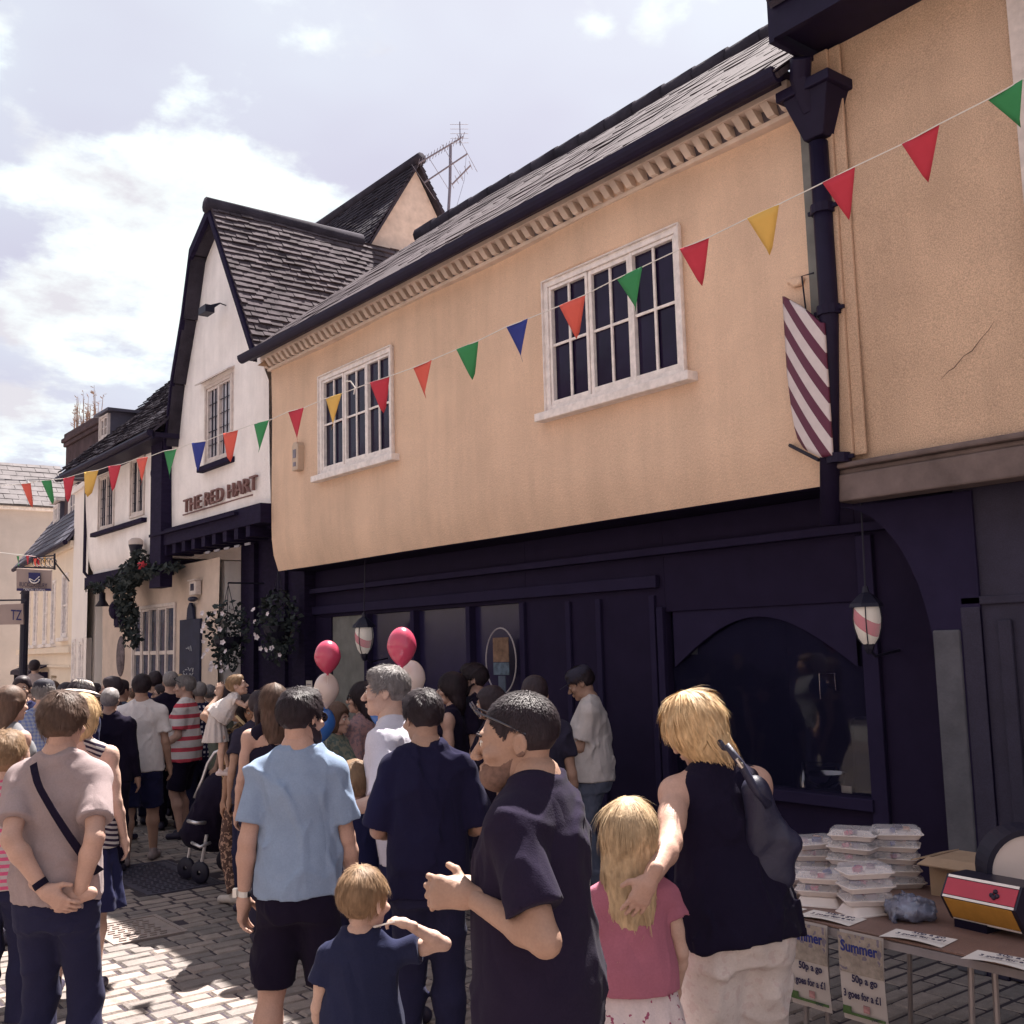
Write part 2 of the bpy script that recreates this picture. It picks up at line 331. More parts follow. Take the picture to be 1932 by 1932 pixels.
# ------------------------------------------------------------------ ground
g = MB(); g.box(-400, 400, -400, 400, -.5, -.012)
struct(g.build('ground', mat('worn street stone', (.24,.19,.165), .9, .3, 3, .004, 20, .2)))
SETT = [mat('pale stone sett', (.25,.21,.19), .85, .25, 9, .005, 45, .25, grain=.12), mat('grey stone sett', (.19,.165,.155), .85, .25, 9, .005, 45, .25, grain=.12), mat('buff stone sett', (.29,.24,.215), .85, .25, 9, .005, 45, .25, grain=.12)]
mh1 = [onZ(u, v) for u, v in ((205,1779),(352,1759),(302,1731),(186,1746))]
mh2 = [onZ(u, v) for u, v in ((268,1686),(420,1668),(330,1630),(188,1642))]
def rect_of(q): q = np.array(q); return q[:,0].min(), q[:,0].max(), q[:,1].min(), q[:,1].max()
MH = [rect_of(mh1), rect_of(mh2)]
sb = MB(); y = 1.2; r = random.Random(5)
sb.box(-3.2, 6.25, 1.2, 24, -.011, -.006, 0)
while y < 24:
    h = r.choice((.115, .125, .14, .15)) * (1 if y < 14 else 1.5); x = -3.2 + r.uniform(-.1, 0)
    while x < 6.2:
        w = r.choice((.16, .2, .23, .26, .3)) * (1 if y < 14 else 1.4); x1 = x+w
        xc, yc = x+w/2, y+h/2
        if not any(a-.05 < xc < b+.05 and c-.02 < yc < d+.02 for a, b, c, d in MH):
            z = r.uniform(-.002, .004)+.004*sin(x*1.3+y*.7); gp, bv = .006, .012
            j = lambda: r.uniform(-.004, .004)
            o = [(x+gp+j(), y+gp+j(), z-.014), (x1-gp+j(), y+gp+j(), z-.014), (x1-gp+j(), y+h-gp+j(), z-.014), (x+gp+j(), y+h-gp+j(), z-.014)]
            t = [(x+gp+bv, y+gp+bv, z), (x1-gp-bv, y+gp+bv, z), (x1-gp-bv, y+h-gp-bv, z), (x+gp+bv, y+h-gp-bv, z)]
            sb.add(o+t, [(4,5,6,7),(0,1,5,4),(1,2,6,5),(2,3,7,6),(3,0,4,7)], 1+r.choice((0,0,1,1,2)))
        x = x1
    y += h
struct(sb.build('paving', [mat('dark joint grit', (.045,.035,.045), .95, .2, 20)]+SETT))
for k, (a, b, c, d) in enumerate(MH):
    m = MB(); m.box(a, b, c, d, -.01, .004); m.box(a, b, c, c+.03, .004, .010); m.box(a, b, d-.03, d, .004, .010); m.box(a, a+.03, c+.03, d-.03, .004, .010); m.box(b-.03, b, c+.03, d-.03, .004, .010)
    nx, ny = int((b-a-.1)/.07), int((d-c-.1)/.06)
    for i in range(nx):
        for j in range(ny):
            xx, yy = a+.06+i*.07+(.02 if j % 2 else 0), c+.06+j*.06; m.box(xx, xx+.045, yy, yy+.018, .004, .011)
    m2 = mat('worn cover plate', (.27,.22,.20), .5, .3, 9, .001, 40, .5) if k == 0 else mat('dark ribbed grating', (.06,.055,.08), .6, .3, 9, .001, 40, .4)
    tag(m.build('manhole_cover' if k == 0 else 'drain_grating', m2), ['pale studded metal manhole cover half in sun beside the woman with the strap', 'dark ribbed drain grating in the shade beyond the manhole cover'][k], ['manhole cover', 'drain grating'][k])

# ------------------------------------------------------------------ the ochre jettied cottage over the barber shop
XF = 5.80; Y0, Y1 = 4.17, 12.22
house = thing('cottage', 'long ochre rendered cottage jettied over the dark barber shopfront', 'house', (5.8, 8, 0))
W1, W2 = (5.29, 6.87, 3.87, 5.0), (9.35, 10.93, 3.90, 5.04)
wall('upper_wall', house, OCHRE, XF, Y0, Y1, 2.90, 5.62, [W1, W2], amp=.024, tuck=.08)
w = window(house, XF, *W1, fw=.05, casew=.012, sash=.034, bar=.024)
w = window(house, XF, *W2, fw=.05, casew=.012, sash=.034, bar=.024)
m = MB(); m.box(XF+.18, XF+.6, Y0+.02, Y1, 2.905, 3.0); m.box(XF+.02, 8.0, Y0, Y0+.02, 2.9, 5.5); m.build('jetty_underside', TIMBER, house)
m = MB(); m.box(XF+.17, 9.8, Y0+.03, Y1-.02, 3.02, 5.4); m.build('side_wall', OCHRE, house)
# cornice: cove, dentils, bed moulding
m = MB(); m.box(XF-.055, XF+.03, Y0-.01, Y1+.03, 5.40, 5.435); m.box(XF-.15, XF+.03, Y0-.01, Y1+.03, 5.53, 5.60)
m.build('cornice', CREAM, house, bevel=.006)
m = MB(); m.box(XF-.03, XF+.03, Y0, Y1+.03, 5.4355, 5.5295); m.build('cornice_back', mat('painted shade and dirt groove', (.16,.14,.17), .9, .3, 8), house)  # dark backing colour holds both the shade and the dirt of the dentil slots
m = MB(); yy = Y0+.03; k = 0
while yy < Y1-.02:
    j = random.uniform(-.006, .006)
    m.add([(XF-.032,yy+j,5.436),(XF-.032,yy+.062+j,5.436),(XF-.032,yy+.085+j,5.529),(XF-.032,yy+.02+j,5.529),(XF-.085,yy+j,5.44),(XF-.085,yy+.062+j,5.44),(XF-.135,yy+.085+j,5.529),(XF-.135,yy+.02+j,5.529)],
          [(4,5,6,7),(0,1,5,4),(1,2,6,5),(2,3,7,6),(3,0,4,7)]); yy += .125
m.build('dentil_course', CREAM, house)
m = MB(); m.box(XF-.30, XF+.03, Y0-.05, Y1+.02, 5.602, 5.625); m.box(XF-.30, XF-.26, Y0-.05, Y1+.02, 5.50, 5.62)
gut = [(XF-.30-.062+.064*cos(a), 5.56+.09*sin(a)) for a in [pi+pi*i/8 for i in range(9)]]
for (xa, za), (xb, zb) in zip(gut[:-1], gut[1:]):
    sg = lambda y: -.02*sin((y-Y0)/(Y1-Y0)*pi)
    n = 8
    for i in range(n):
        ya, yb = Y0-.1+(Y1+.1-Y0+.1)*i/n, Y0-.1+(Y1+.1-Y0+.1)*(i+1)/n
        m.add([(xa,ya,za+sg(ya)),(xa,yb,za+sg(yb)),(xb,yb,zb+sg(yb)),(xb,ya,zb+sg(ya))], [(0,1,2,3)])
m.add([(x, Y1+.1, z) for x, z in gut], [tuple(range(len(gut)))]); m.add([(x, Y0-.1, z) for x, z in gut], [tuple(range(len(gut)))])
m.build('gutter', LEAD, house)
S = .80; ca, sa = 1/sqrt(1+S*S), S/sqrt(1+S*S); LB = (8.29-5.40)/ca
roof('roof', TILE, house, (5.40, Y0-.12, 5.53), (0,1,0), (ca,0,sa), Y1-Y0+.16, LB, wa=.22, wb=.30, th=.010, jit=1.2)
m = MB()
yy = Y0-.1
while yy < Y1: 
    zr = 5.53+S*2.89+random.uniform(0,.012); m.tube([(8.29,yy,zr-.02),(8.29,yy+.44,zr-.02)], [.13,.12], 10); yy += .45
m.build('ridge_tiles', TILE2, house, smooth=True)
m = MB(); m.add([(5.6,Y1-.03,5.45),(8.3,Y1-.03,5.45),(8.3,Y1-.03,7.7)], [(0,1,2)]); m.add([(5.6,Y1+.0,5.45),(8.3,Y1+.0,5.45),(8.3,Y1+.0,7.7)], [(2,1,0)]); m.build('gable_end', OCHRE2, house)
m = MB(); m.box(XF-.05,XF-.008,10.07,10.16,5.1,5.1); 

# shopfront, ground floor of the cottage, set back under the jetty
XS = 6.35
def shopwall(x0, x1, y0, y1, z0, z1, mb): mb.box(x0, x1, y0, y1, z0, z1)
m = MB()
m.box(XS, XS+.14, 6.15, 7.95, 0, 2.9); m.box(XS, XS+.14, 3.6, 4.34, 0, 2.9); m.box(XS, XS+.14, 4.34, 6.15, 0, .86); m.box(XS, XS+.14, 4.34, 6.15, 2.16, 2.9)
m.box(XS, XS+.14, 7.95, 12.2, 2.32, 2.9); m.box(XS, XS+.14, 11.75, 12.2, 0, 2.32); m.box(XS, XS+.14, 7.95, 10.9, 0, .6)
m.build('shopfront', SHOPP, house, bevel=.006)
m = MB()
for y0 in (6.25, 6.9, 7.3): m.box(XS-.03, XS, y0, y0+.06, 0, 2.3)
m.box(XS-.05, XS-.002, 6.2, 12.2, 2.36, 2.46); m.box(XS-.09, XS-.002, 3.7, 12.2, 2.62, 2.68)
for y0 in (7.95, 8.82, 9.85, 10.84): m.box(XS-.035, XS+.05, y0, y0+.07, .0, 2.32)
m.box(XS-.04, XS-.002, 4.2, 4.32, .0, 2.6); m.box(XS-.04, XS-.002, 6.15, 6.22, .0, 2.2); m.box(XS-.06, XS+.0, 4.3, 6.18, .78, .86)
m.box(XS-.03, XS+.03, 8.0, 10.9, .6, .68)
m.build('shopfront_moulding', SHOPB, house, bevel=.005)
SG = mat('shop window glass', (.022,.018,.055), .22, .3, 2, .001, 2, .25)
m = MB()
for a, b in ((8.02, 8.82), (8.89, 9.85), (9.92, 10.84)): m.box(XS+.04, XS+.05, a, b, .66, 2.32)
m.build('display_glass', SG, house)
m = MB(); m.box(XS+.02, XS+.14, 10.95, 11.74, 0, 2.32); m.build('plaster_panel', GREYP, house)
# arched barber window with the dark saloon behind it
m = MB(); n = 16; pts = [(XS+.02, 4.40, 2.155)] + [(XS+.02, 4.40+1.69*i/n, 1.72+.37*sin(pi*i/n)) for i in range(n+1)] + [(XS+.02, 6.09, 2.155)]
for (p, q) in zip(pts[1:-2], pts[2:-1]): m.add([p, q, (q[0], q[1], 2.16), (p[0], p[1], 2.16), (p[0]+.03,p[1],p[2]), (q[0]+.03,q[1],q[2])], [(0,1,2,3),(0,4,5,1)])
m.build('arch_panel', SHOPB, house)
GT = mat('clear shop glass', (.02,.02,.05), .03, 0, spec=.6, alpha=.30); 
m = MB(); m.box(XS+.06, XS+.066, 4.34, 6.15, .86, 2.16); m.build('window_glass', GT, house)
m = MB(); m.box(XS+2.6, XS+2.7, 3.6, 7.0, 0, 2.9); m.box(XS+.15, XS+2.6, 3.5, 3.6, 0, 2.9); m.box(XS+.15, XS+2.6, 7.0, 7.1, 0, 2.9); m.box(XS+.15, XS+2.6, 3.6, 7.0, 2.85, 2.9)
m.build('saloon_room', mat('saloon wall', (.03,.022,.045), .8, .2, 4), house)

# ------------------------------------------------------------------ downpipe and hopper between the two houses
dp = thing('downpipe', 'black iron downpipe with hopper head between ochre and buff houses', 'drainpipe', (5.6, 4.16, 0))
m = MB(); xp = XF-.09
top, bot = onX(1548, 330, xp), onX(1566, 985, xp)
m.tube([(xp, top[1], 5.1), (xp, top[1]-.0, 4.0), (xp, bot[1], 2.62)], .062, 12)
m.build('pipe', LEAD, dp, smooth=True)
yp = top[1]
for z in (4.62, 3.95, 3.0): m = MB(); m.tube([(xp, yp, z), (xp, yp, z+.06)], .078, 12); m.box(xp, XF, yp-.012, yp+.012, z+.01, z+.05); m.box(xp-.01, xp+.01, yp-.11, yp+.11, z+.02, z+.045); m.build('collar', LEAD, dp)
m = MB()
m.add([(xp-.15,yp-.2,5.44),(xp+.1,yp-.2,5.44),(xp+.1,yp+.17,5.44),(xp-.15,yp+.17,5.44),(xp-.06,yp-.08,5.12),(xp+.07,yp-.08,5.12),(xp+.07,yp+.07,5.12),(xp-.06,yp+.07,5.12)], [(0,1,2,3),(7,6,5,4),(0,4,5,1),(1,5,6,2),(2,6,7,3),(3,7,4,0)])
m.box(xp-.17, xp+.11, yp-.22, yp+.19, 5.40, 5.47)
m.tube([(xp-.2, yp-.05, 5.6), (xp-.15, yp-.0, 5.5), (xp-.05, yp, 5.3)], .07, 10)
m.build('hopper_head', LEAD, dp, bevel=.008)
m = MB(); m.tube([(XF-.02, yp+.22, 3.96), (XF-.05, yp+.22, 4.28), (XF-.06, yp+.12, 4.27)], .006, 6); m.build('bracket', IRON, dp)

# ------------------------------------------------------------------ buff house on the right
rh = thing('buff_house', 'buff roughcast house at the right with a moulded timber beam and blue black ground floor', 'house', (5.8, 2, 0))
wall('upper_wall', rh, OCHRE2, XF-.02, -3.0, 4.02, 3.0, 5.74, [(1.35, 2.62, 3.98, 5.4)], amp=.015, seed=4)
window(rh, XF-.02, 1.35, 2.62, 3.98, 5.4, casew=.10, lights=2, fm=WPAINT2)
m = MB(); m.box(XF-.065, XF-.03, 3.9, 4.03, 3.04, 5.72); m.box(XF-.045, XF-.025, 3.82, 3.9, 3.04, 5.72); m.build('corner_board', OCHRE2, rh, bevel=.006)
m = MB(); m.box(XF-.02, 10, -3, 4.0, 3.0, 6.3); m.build('side_wall', OCHRE2, rh) if False else None
m = MB(); m.box(XF+.2, 9.8, -3, 4.03, 3.1, 5.9); m.build('side_wall', OCHRE2, rh)
m = MB(); m.box(XF-.10, XF+.1, -3, 4.03, 2.965, 3.0); m.box(XF-.05, XF+.1, -3, 4.03, 2.93, 2.965); m.box(XF-.075, XF+.1, -3, 4.04, 2.76, 2.93)
m.build('moulded_beam', mat('weathered oak beam', (.17,.13,.125), .8, .3, 5, .003, 20, .2), rh, bevel=.012)
# eaves: wide black soffit and tiled edge
m = MB(); p1, p2 = onX(1500, 150, 5.3), onX(1875, 24, 5.3)
m.box(5.37, XF+.1, -3, 3.98, 5.74, 5.79); m.box(5.33, 5.37, -3, 4.0, 5.70, 5.95); m.box(5.33, XF+.3, 4.0, 4.04, 5.68, 6.02)
m.build('soffit', LEAD, rh)
roof('roof', TILE2, rh, (5.28, -3, 5.93), (0,1,0), (ca,0,sa), 7.0, 3.2, wa=.17, wb=.105)
# ground floor with the curved spandrel
XR = 6.0
m = MB(); n = 12; arc = [(4.22-.62*sin(pi/2*i/n), 2.76-1.05*(1-cos(pi/2*i/n))) for i in range(n+1)]
poly = [(XR, y, z) for y, z in arc] + [(XR, 3.6, 0), (XR, 3.30, 0), (XR, 3.30, 2.76)]
m.prism(poly, (.3, 0, 0)); m.build('spandrel', SHOPB, rh)
m = MB(); m.box(XR-.02, XR+.2, 3.43, 3.60, 0, 1.95); m.build('pilaster', mat('blue grey plaster', (.105,.105,.125), .9, .25, 5, .004, 30, .1), rh, bevel=.01)
m = MB(); m.box(XR+.02, XR+.2, -3, 3.43, 0, 2.78); m.box(XR-.005, XR+.02, 3.30, 3.42, 0, 2.08); m.box(XR-.0, XR+.02, -3, 3.42, 2.09, 2.14); m.box(XR-.01, XR+.02, 3.12, 3.2, 0, 2.0)
m.build('lower_wall', mat('blue grey boarding', (.034,.030,.056), .75, .2, 5, .002, 30, .3, grain=.15), rh, bevel=.008)

# ------------------------------------------------------------------ the pub: gabled range
pub = thing('gabled_pub', 'white rendered pub gable with steep tiled roof and raised name letters', 'pub', (5.8, 14, 0))
gy0, gy1, gap, gz = 12.35, 15.95, 13.9, 7.9
def ingable(y, z):
    return z < 7.75 - (gap-y)*1.22 if y < gap else z < 7.75 - (y-gap)*1.62
GW = (13.40, 14.34, 4.50, 5.64)
gw_ = wall('gable_wall', pub, WHITEW, XF, 12.3, 15.75, 3.72, 8.2, [GW], amp=.03, step=.12, seed=9)
bm = bmesh.new(); bm.from_mesh(gw_.data); o_ = np.array(ORG[pub])
for pa, pb, sg_ in ((onX(404,428,XF), onX(352,620,XF), 1), (onX(352,612,XF), onX(330,800,XF), 1), (onX(398,410,XF), onX(486,655,XF), -1)):
    dv = pb-pa; nv = Vector((0, -dv[2], dv[1]));  nv = nv if nv.y*sg_ > 0 else -nv
    bmesh.ops.bisect_plane(bm, geom=bm.verts[:]+bm.edges[:]+bm.faces[:], plane_co=Vector(pa-o_), plane_no=nv, clear_outer=True)
bm.to_mesh(gw_.data); bm.free()
window(pub, XF, *GW, lights=2, cols=3, rows=5, fw=.05, fm=WPAINT2, gm=GLASSL, leaded=True, sill=False)
m = MB(); m.box(XF-.10, XF, 13.32, 14.42, 4.42, 4.495); m.build('window_sill', TIMBER, pub, bevel=.01)
m = MB(); m.prism([(XF-.12,13.36,5.66),(XF-.12,14.46,5.66),(XF,14.46,5.72),(XF,13.36,5.72)], (0,0,.02)); m.build('hood_mould', WPAINT2, pub)
XG = 5.60
RL = [onX(u, v, XG) for u, v in ((393,386),(360,470),(345,590),(325,712),(312,830))]     # outer edge of the far verge
ap = onX(395, 388, XG); RT = onX(478, 655, XG)
slopeR = (ap[2]-RT[2])/(ap[1]-RT[1])
dR = np.array([0, RT[1]-ap[1], RT[2]-ap[2]]); lR = np.linalg.norm(dR); dR /= lR
# near slope: tiles from the eave at y~12 up to the ridge, running back in +X
roof('roof', TILE, pub, (XG, RT[1]-.03, RT[2]-.02), (1,0,0), tuple(-dR), 4.0, lR, wa=.17, wb=.115, th=.024, jit=1.6)
# far slope, curved (bellcast) verge and its soffit: profile swept back in X
prof = [(p[1], p[2]) for p in RL]; prof[0] = (ap[1], ap[2])
m = MB(); k = []
for (ya, za), (yb, zb) in zip(prof[:-1], prof[1:]):
    m.add([(XG,ya,za),(XG,yb,zb),(9.4,yb,zb),(9.4,ya,za),(XG,ya-.02,za-.10),(XG,yb-.06,zb-.10),(9.4,yb-.06,zb-.1),(9.4,ya-.02,za-.1)], [(0,3,2,1),(4,5,6,7),(0,1,5,4)])
m.build('roof', TILE2, pub)
m = MB()
def board(pts, w, x0=XG-.03, x1=XG+.03):
    for (ya, za), (yb, zb) in zip(pts[:-1], pts[1:]): m.prism([(x0,ya,za),(x0,yb,zb),(x0,yb,zb-w),(x0,ya,za-w)], (x1-x0,0,0))
board([(ap[1],ap[2]-.01),(RT[1]-.05,RT[2]-.06)], .14); board([(y, z-.01) for y, z in prof], .15)
m.build('bargeboard', TIMBER, pub)
m = MB(); m.tube([(XG-.06,ap[1],ap[2]),(8.0,ap[1],ap[2])], .11, 10); m.build('ridge_tiles', TILE2, pub, smooth=True)
roof('rear_roof', TILE2, pub, (7.7, 11.6, 7.0), (0,1,0), (ca,0,sa), 2.2, .9)
m = MB(); m.box(5.62, 5.80, 15.55, 16.0, 2.9, 5.2); m.build('corner_post', TIMBER, pub)
m = MB(); m.box(5.66, 5.9, 12.25, 15.6, 3.5, 3.74); m.box(5.60, 5.66, 12.9, 16.0, 3.66, 3.70); m.box(5.9, 6.35, 12.2, 15.9, 3.46, 3.5)
for i in range(9): m.box(5.68, 6.1, 12.6+i*.36, 12.72+i*.36, 3.36, 3.5)
m.build('jetty_beam', TIMBER, pub)
for i in range(5): m = MB(); m.box(5.70, 5.715, 12.65+i*.32, 12.80+i*.32, 3.26, 3.29); m.build('joist_end', mat('pale joist end', (.30,.28,.30), .8, .2), pub)
# dark recessed ground floor
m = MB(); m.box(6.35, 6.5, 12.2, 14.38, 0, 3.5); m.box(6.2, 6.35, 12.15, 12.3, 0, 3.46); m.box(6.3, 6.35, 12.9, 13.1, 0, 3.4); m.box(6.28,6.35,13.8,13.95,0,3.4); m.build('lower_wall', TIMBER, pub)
m = MB(); m.box(XF+.1, 9.4, 12.3, 15.6, 3.75, 5.3); m.prism([(XF+.15,12.3,5.3),(XF+.15,15.5,5.3),(XF+.15,13.9,7.5)],(3.5,0,0)); m.build('side_wall', WHITEW, pub)
nm = thing('pub_name_sign', 'raised brown capital letters THE RED HART on the white gable', 'sign', (5.77, 15, 4.0))
p0, p1 = onX(347, 968, XF-.05), onX(484, 922, XF-.05)
ex = (p1-p0); 
t = text_mesh('lettering', 'THE RED HART', .27, LETTER, nm, p0, ex, (0,0,1), extr=.020, bold=.0, xs=1.0)
vs = np.array([v.co[:] for v in t.data.vertices]); span = np.ptp(vs[:,1]); want = abs(p1[1]-p0[1])
for v in t.data.vertices: v.co.y = (v.co.y-(p0[1]-15))*want/span + (p0[1]-15)
m = MB(); m.box(XF-.03, XF-.01, 12.75, 15.1, 3.90, 3.915); m.build('rail', LETTER, nm)
sl = MB(); a, b = onX(385, 585, XF-.3), onX(415, 572, XF-.1)
sl.tube([a, (a+b)/2, b], [.035,.03,.01], 8); sl.box(a[0]-.03,a[0]+.1,a[1]-.12,a[1]+.12,a[2]-.05,a[2]+.05); sl.tube([b, b+np.array([.1,0,-.02])], .008, 6)
tag(sl.build('floodlight', IRON), 'small black floodlight on an arm high on the white gable', 'floodlight')

# ------------------------------------------------------------------ the pub: low white wing
wg = thing('pub_wing', 'low white pub wing with leaded windows under a dark tiled roof', 'pub', (5.8, 18, 0))
WA, WB = (18.22, 19.06, 4.04, 5.02), (16.76, 17.42, 4.10, 5.08)
wall('upper_wall', wg, WHITEW, XF, 15.95, 19.74, 3.34, 5.42, [WA, WB], amp=.035, tuck=.12, step=.15, seed=12)
window(wg, XF, *WA, lights=2, cols=3, rows=5, fw=.04, fm=WPAINT2, gm=GLASSL, leaded=True, sill=False)
window(wg, XF, *WB, lights=2, cols=3, rows=5, fw=.04, fm=WPAINT2, gm=GLASSL, leaded=True, sill=False)
m = MB(); m.box(XF-.1, XF, 16.62, 19.22, 3.97, 4.04); m.build('window_sill', TIMBER, wg, bevel=.01)
m = MB(); m.box(XF+.02, 6.5, 15.95, 19.74, 3.22, 3.34); m.box(XF-.02, XF+.16, 15.9, 19.74, 3.10, 3.3); m.build('jetty_beam', TIMBER, wg)
LWI = (15.27, 17.12, 1.25, 2.66)
wall('lower_wall', wg, mat('cream lime render', (.62,.50,.42), .95, .15, 2.5, .008, 25, .15), 6.02, 14.36, 19.5, 0, 3.25, [(15.95, 17.85, 1.2, 2.70)], amp=.02, step=.2, seed=14)
window(wg, 6.02, 15.95, 17.85, 1.2, 2.70, lights=5, cols=1, rows=2, fw=.05, fm=WPAINT2, gm=mat('blue grey glass', (.06,.07,.11), .1, .4, 5, .002, 4, .5), sill=True, bar=.06)
m = MB(); m.box(6.12, 9, 14.4, 19.6, 0, 3.2); m.box(XF+.12, 9, 15.98, 19.7, 3.36, 5.4); m.build('side_wall', WHITEW, wg)
eA, eB = onX(318, 800, 5.42), onX(158, 892, 5.42)
S2 = .97; c2, s2 = 1/sqrt(1+S2*S2), S2/sqrt(1+S2*S2)
roof('roof', TILE2, wg, (5.36, 15.22, 5.16), (0,1,0), (c2,0,s2), 4.7, 4.2, wa=.17, wb=.115, th=.02, jit=2)
m = MB(); m.box(5.38, XF+.05, 15.25, 19.9, 5.05, 5.12); m.box(5.36, 5.40, 15.25, 19.95, 5.02, 5.16); m.tube([(5.33,15.25,5.10),(5.33,19.95,5.06)], .05, 8); m.build('gutter', LEAD, wg)
m = MB(); m.tube([(5.78,19.76,5.1),(5.78,19.76,3.4),(5.95,19.76,3.2)], .03, 8); m.build('drainpipe', LEAD, wg)
# plaster ornament, chalkboard, alarm boxes, plaques
def on_wall(u, v, X): return onX(u, v, X)
p = on_wall(291, 893, XF)
m = MB(); m.prism([(XF-.03,p[1],p[2]+.18),(XF-.03,p[1]-.06,p[2]),(XF-.03,p[1],p[2]-.18),(XF-.03,p[1]+.06,p[2])], (.03,0,0)); m.ball((XF-.035,p[1],p[2]),(.02,.05,.07))
tag(m.build('wall_tie_plate', LEAD), 'small diamond shaped iron plate on the white wing', 'tie plate')

# ------------------------------------------------------------------ roof behind and its aerial
bh = thing('rear_house', 'tiled house behind with a pale peeling gable above the roofs', 'house', (9.5, 14, 6))
A_ = onY(785, 305, 14.0); Bl = onY(688, 470, 14.0); Br = onY(850, 410, 14.0)
hl = A_[0]-Bl[0]; 
Bl = np.array([A_[0]-1.05, 14, A_[2]-1.75]); Br = np.array([A_[0]+1.05, 14, A_[2]-1.75])
m = MB(); 
NR = 9; edge = []
for i in range(NR+1): t = i/NR; edge.append((A_[0]-1.0*t+random.uniform(-.03,.03), 14.02, A_[2]-.12-1.66*t))
edge2 = []
for i in range(NR+1): t = 1-i/NR; edge2.append((A_[0]+1.0*t+random.uniform(-.03,.03), 14.02, A_[2]-.12-1.66*t))
m.prism([(x,y,z) for x,y,z in edge]+edge2[:-1], (0,.2,0)); m.build('gable_wall', mat('peeling pale render', (.66,.54,.47), .95, .2, 6, .006, 20, .15), bh)
L1_ = sqrt(1.05**2+1.75**2)
roof('roof', TILE2, bh, (Bl[0]-.03, 13.9, Bl[2]-.05), (0,1,0), (1.05/L1_,0,1.75/L1_), 3.6, L1_, wa=.17, wb=.10, th=.02, jit=1.5)
roof('roof', TILE2, bh, (Br[0]+.03, 13.9, Br[2]-.05), (0,1,0), (-1.05/L1_,0,1.75/L1_), 3.6, L1_, wa=.17, wb=.10, th=.02, jit=1.5)
m = MB(); m.tube([(A_[0],13.85,A_[2]+.0),(A_[0],17.4,A_[2]+.0)], .10, 10); m.build('ridge_tiles', TILE2, bh, smooth=True)
m = MB(); m.prism([(Bl[0],14.05,Bl[2]),(Br[0],14.05,Br[2]),(Br[0],14.05,5.5),(Bl[0],14.05,5.5)], (0,3.4,0)); m.build('side_wall', WHITEW, bh)
m = MB(); m.bar((Bl[0]-.1,13.9,Bl[2]-.12),(Bl[0]+.9,13.9,Bl[2]-.12),.05,.08); m.build('flashing_board', WPAINT, bh)
an = thing('tv_aerial', 'television aerial mast with three rod arrays above the ridge', 'aerial', tuple(onY(848, 395, 12.4)))
AM = mat('aerial aluminium', (.20,.18,.22), .5, 0, metal=.4)
def ay(u, v, Y=12.4): return onY(u, v, Y)
m = MB(); m.tube([ay(846,400), ay(849,350), ay(850,274)], .022, 8); m.build('mast', AM, an)
def yagi(a, b, n, l, ang, taper=0):
    m = MB(); m.tube([a, b], .012, 6); a, b = np.array(a), np.array(b); dx = (b-a)/np.linalg.norm(b-a); s = np.cross(dx, [0,0,1]); s /= np.linalg.norm(s); up = np.cross(s, dx)
    e = s*cos(ang)+up*sin(ang)
    for i in range(n):
        t = i/(n-1); c = a+(b-a)*t; ll = l*(1-taper*t)
        m.tube([c-e*ll, c+e*ll], .004, 5)
    m.build('rod_array', AM, an)
yagi(ay(790,308), ay(874,258, 12.1), 16, .14, .0); yagi(ay(800,345,12.6), ay(882,290,12.1), 4, .62, .0); yagi(ay(853,348), ay(888,312,12.2), 5, .14, 0)
m = MB(); c = ay(868,252,12.05)
for i in range(5): q = c+np.array([0,0,.14-.07*i]); m.tube([q-CR*.14, q+CR*.12], .004, 5)
m.tube([c+np.array([0,0,.18]), c-np.array([0,0,.18])], .008, 5); m.tube([ay(880,288), ay(876,340), ay(862,388)], .003, 4); m.build('reflector', AM, an)

# ------------------------------------------------------------------ chimney and dormer
ch = thing('chimney_stack', 'broad sooty brick chimney with weeds sprouting from its top', 'chimney', tuple(onX(150, 940, 7.2)))
c0 = onX(115, 940, 7.2); c1 = onX(190, 930, 7.2)
def chb(x0,x1,y0,y1,z0,z1,m): m.box(x0,x1,y0,y1,z0,z1)
m = MB(); zt = onX(150, 806, 7.2)[2]
m.box(7.2, 7.75, c1[1], c0[1]-.3, 4.4, zt-.30); m.box(7.15, 7.8, c1[1]-.05, c0[1]-.25, zt-.30, zt-.2); m.box(7.11, 7.84, c1[1]-.09, c0[1]-.2, zt-.2, zt-.1)
m.box(7.16, 7.79, c1[1]-.04, c0[1]-.26, zt-.1, zt+.02); m.build('stack', mat('chimney brick', (.085,.055,.06), .9, .5, 2, .01, 14, .2), ch, bevel=.02)
pl = MB(); r = random.Random(3)
for i in range(30):
    bx = onX(r.choice((150,152,156,166,178))+r.uniform(-14,14), 806, 7.4); bx[2] = zt; hgt = r.uniform(.25, .95); lean = r.uniform(-.25,.25)
    tip = bx+np.array([lean*.5, lean, hgt]); pl.tube([bx, (bx+tip)/2+np.array([0,lean*.1,0]), tip], [.012,.009,.003], 4)
    for k in range(9):
        c = bx+(tip-bx)*r.uniform(.3,1); d = np.array([r.uniform(-.1,.1),r.uniform(-.13,.13),r.uniform(-.02,.1)]); pl.add([c, c+d*.6+[0,.03,0], c+d, c+d*.5-[0,.03,0]], [(0,1,2,3)])
pl.build('weeds', mat('dry buff weed', (.42,.31,.25), .8, .2), ch)
dm = thing('dormer', 'lead sided dormer window on the dark wing roof', 'dormer', tuple(onX(215, 820, 5.9)))
q0, q1 = onX(188, 835, 5.95), onX(206, 790, 5.95)
q2 = onX(245, 782, 5.95)
m = MB(); y0_, y1_ = onX(207,800,5.95)[1], onX(188,800,5.95)[1]; zb, zt = onX(190,838,5.95)[2], onX(190,786,5.95)[2]
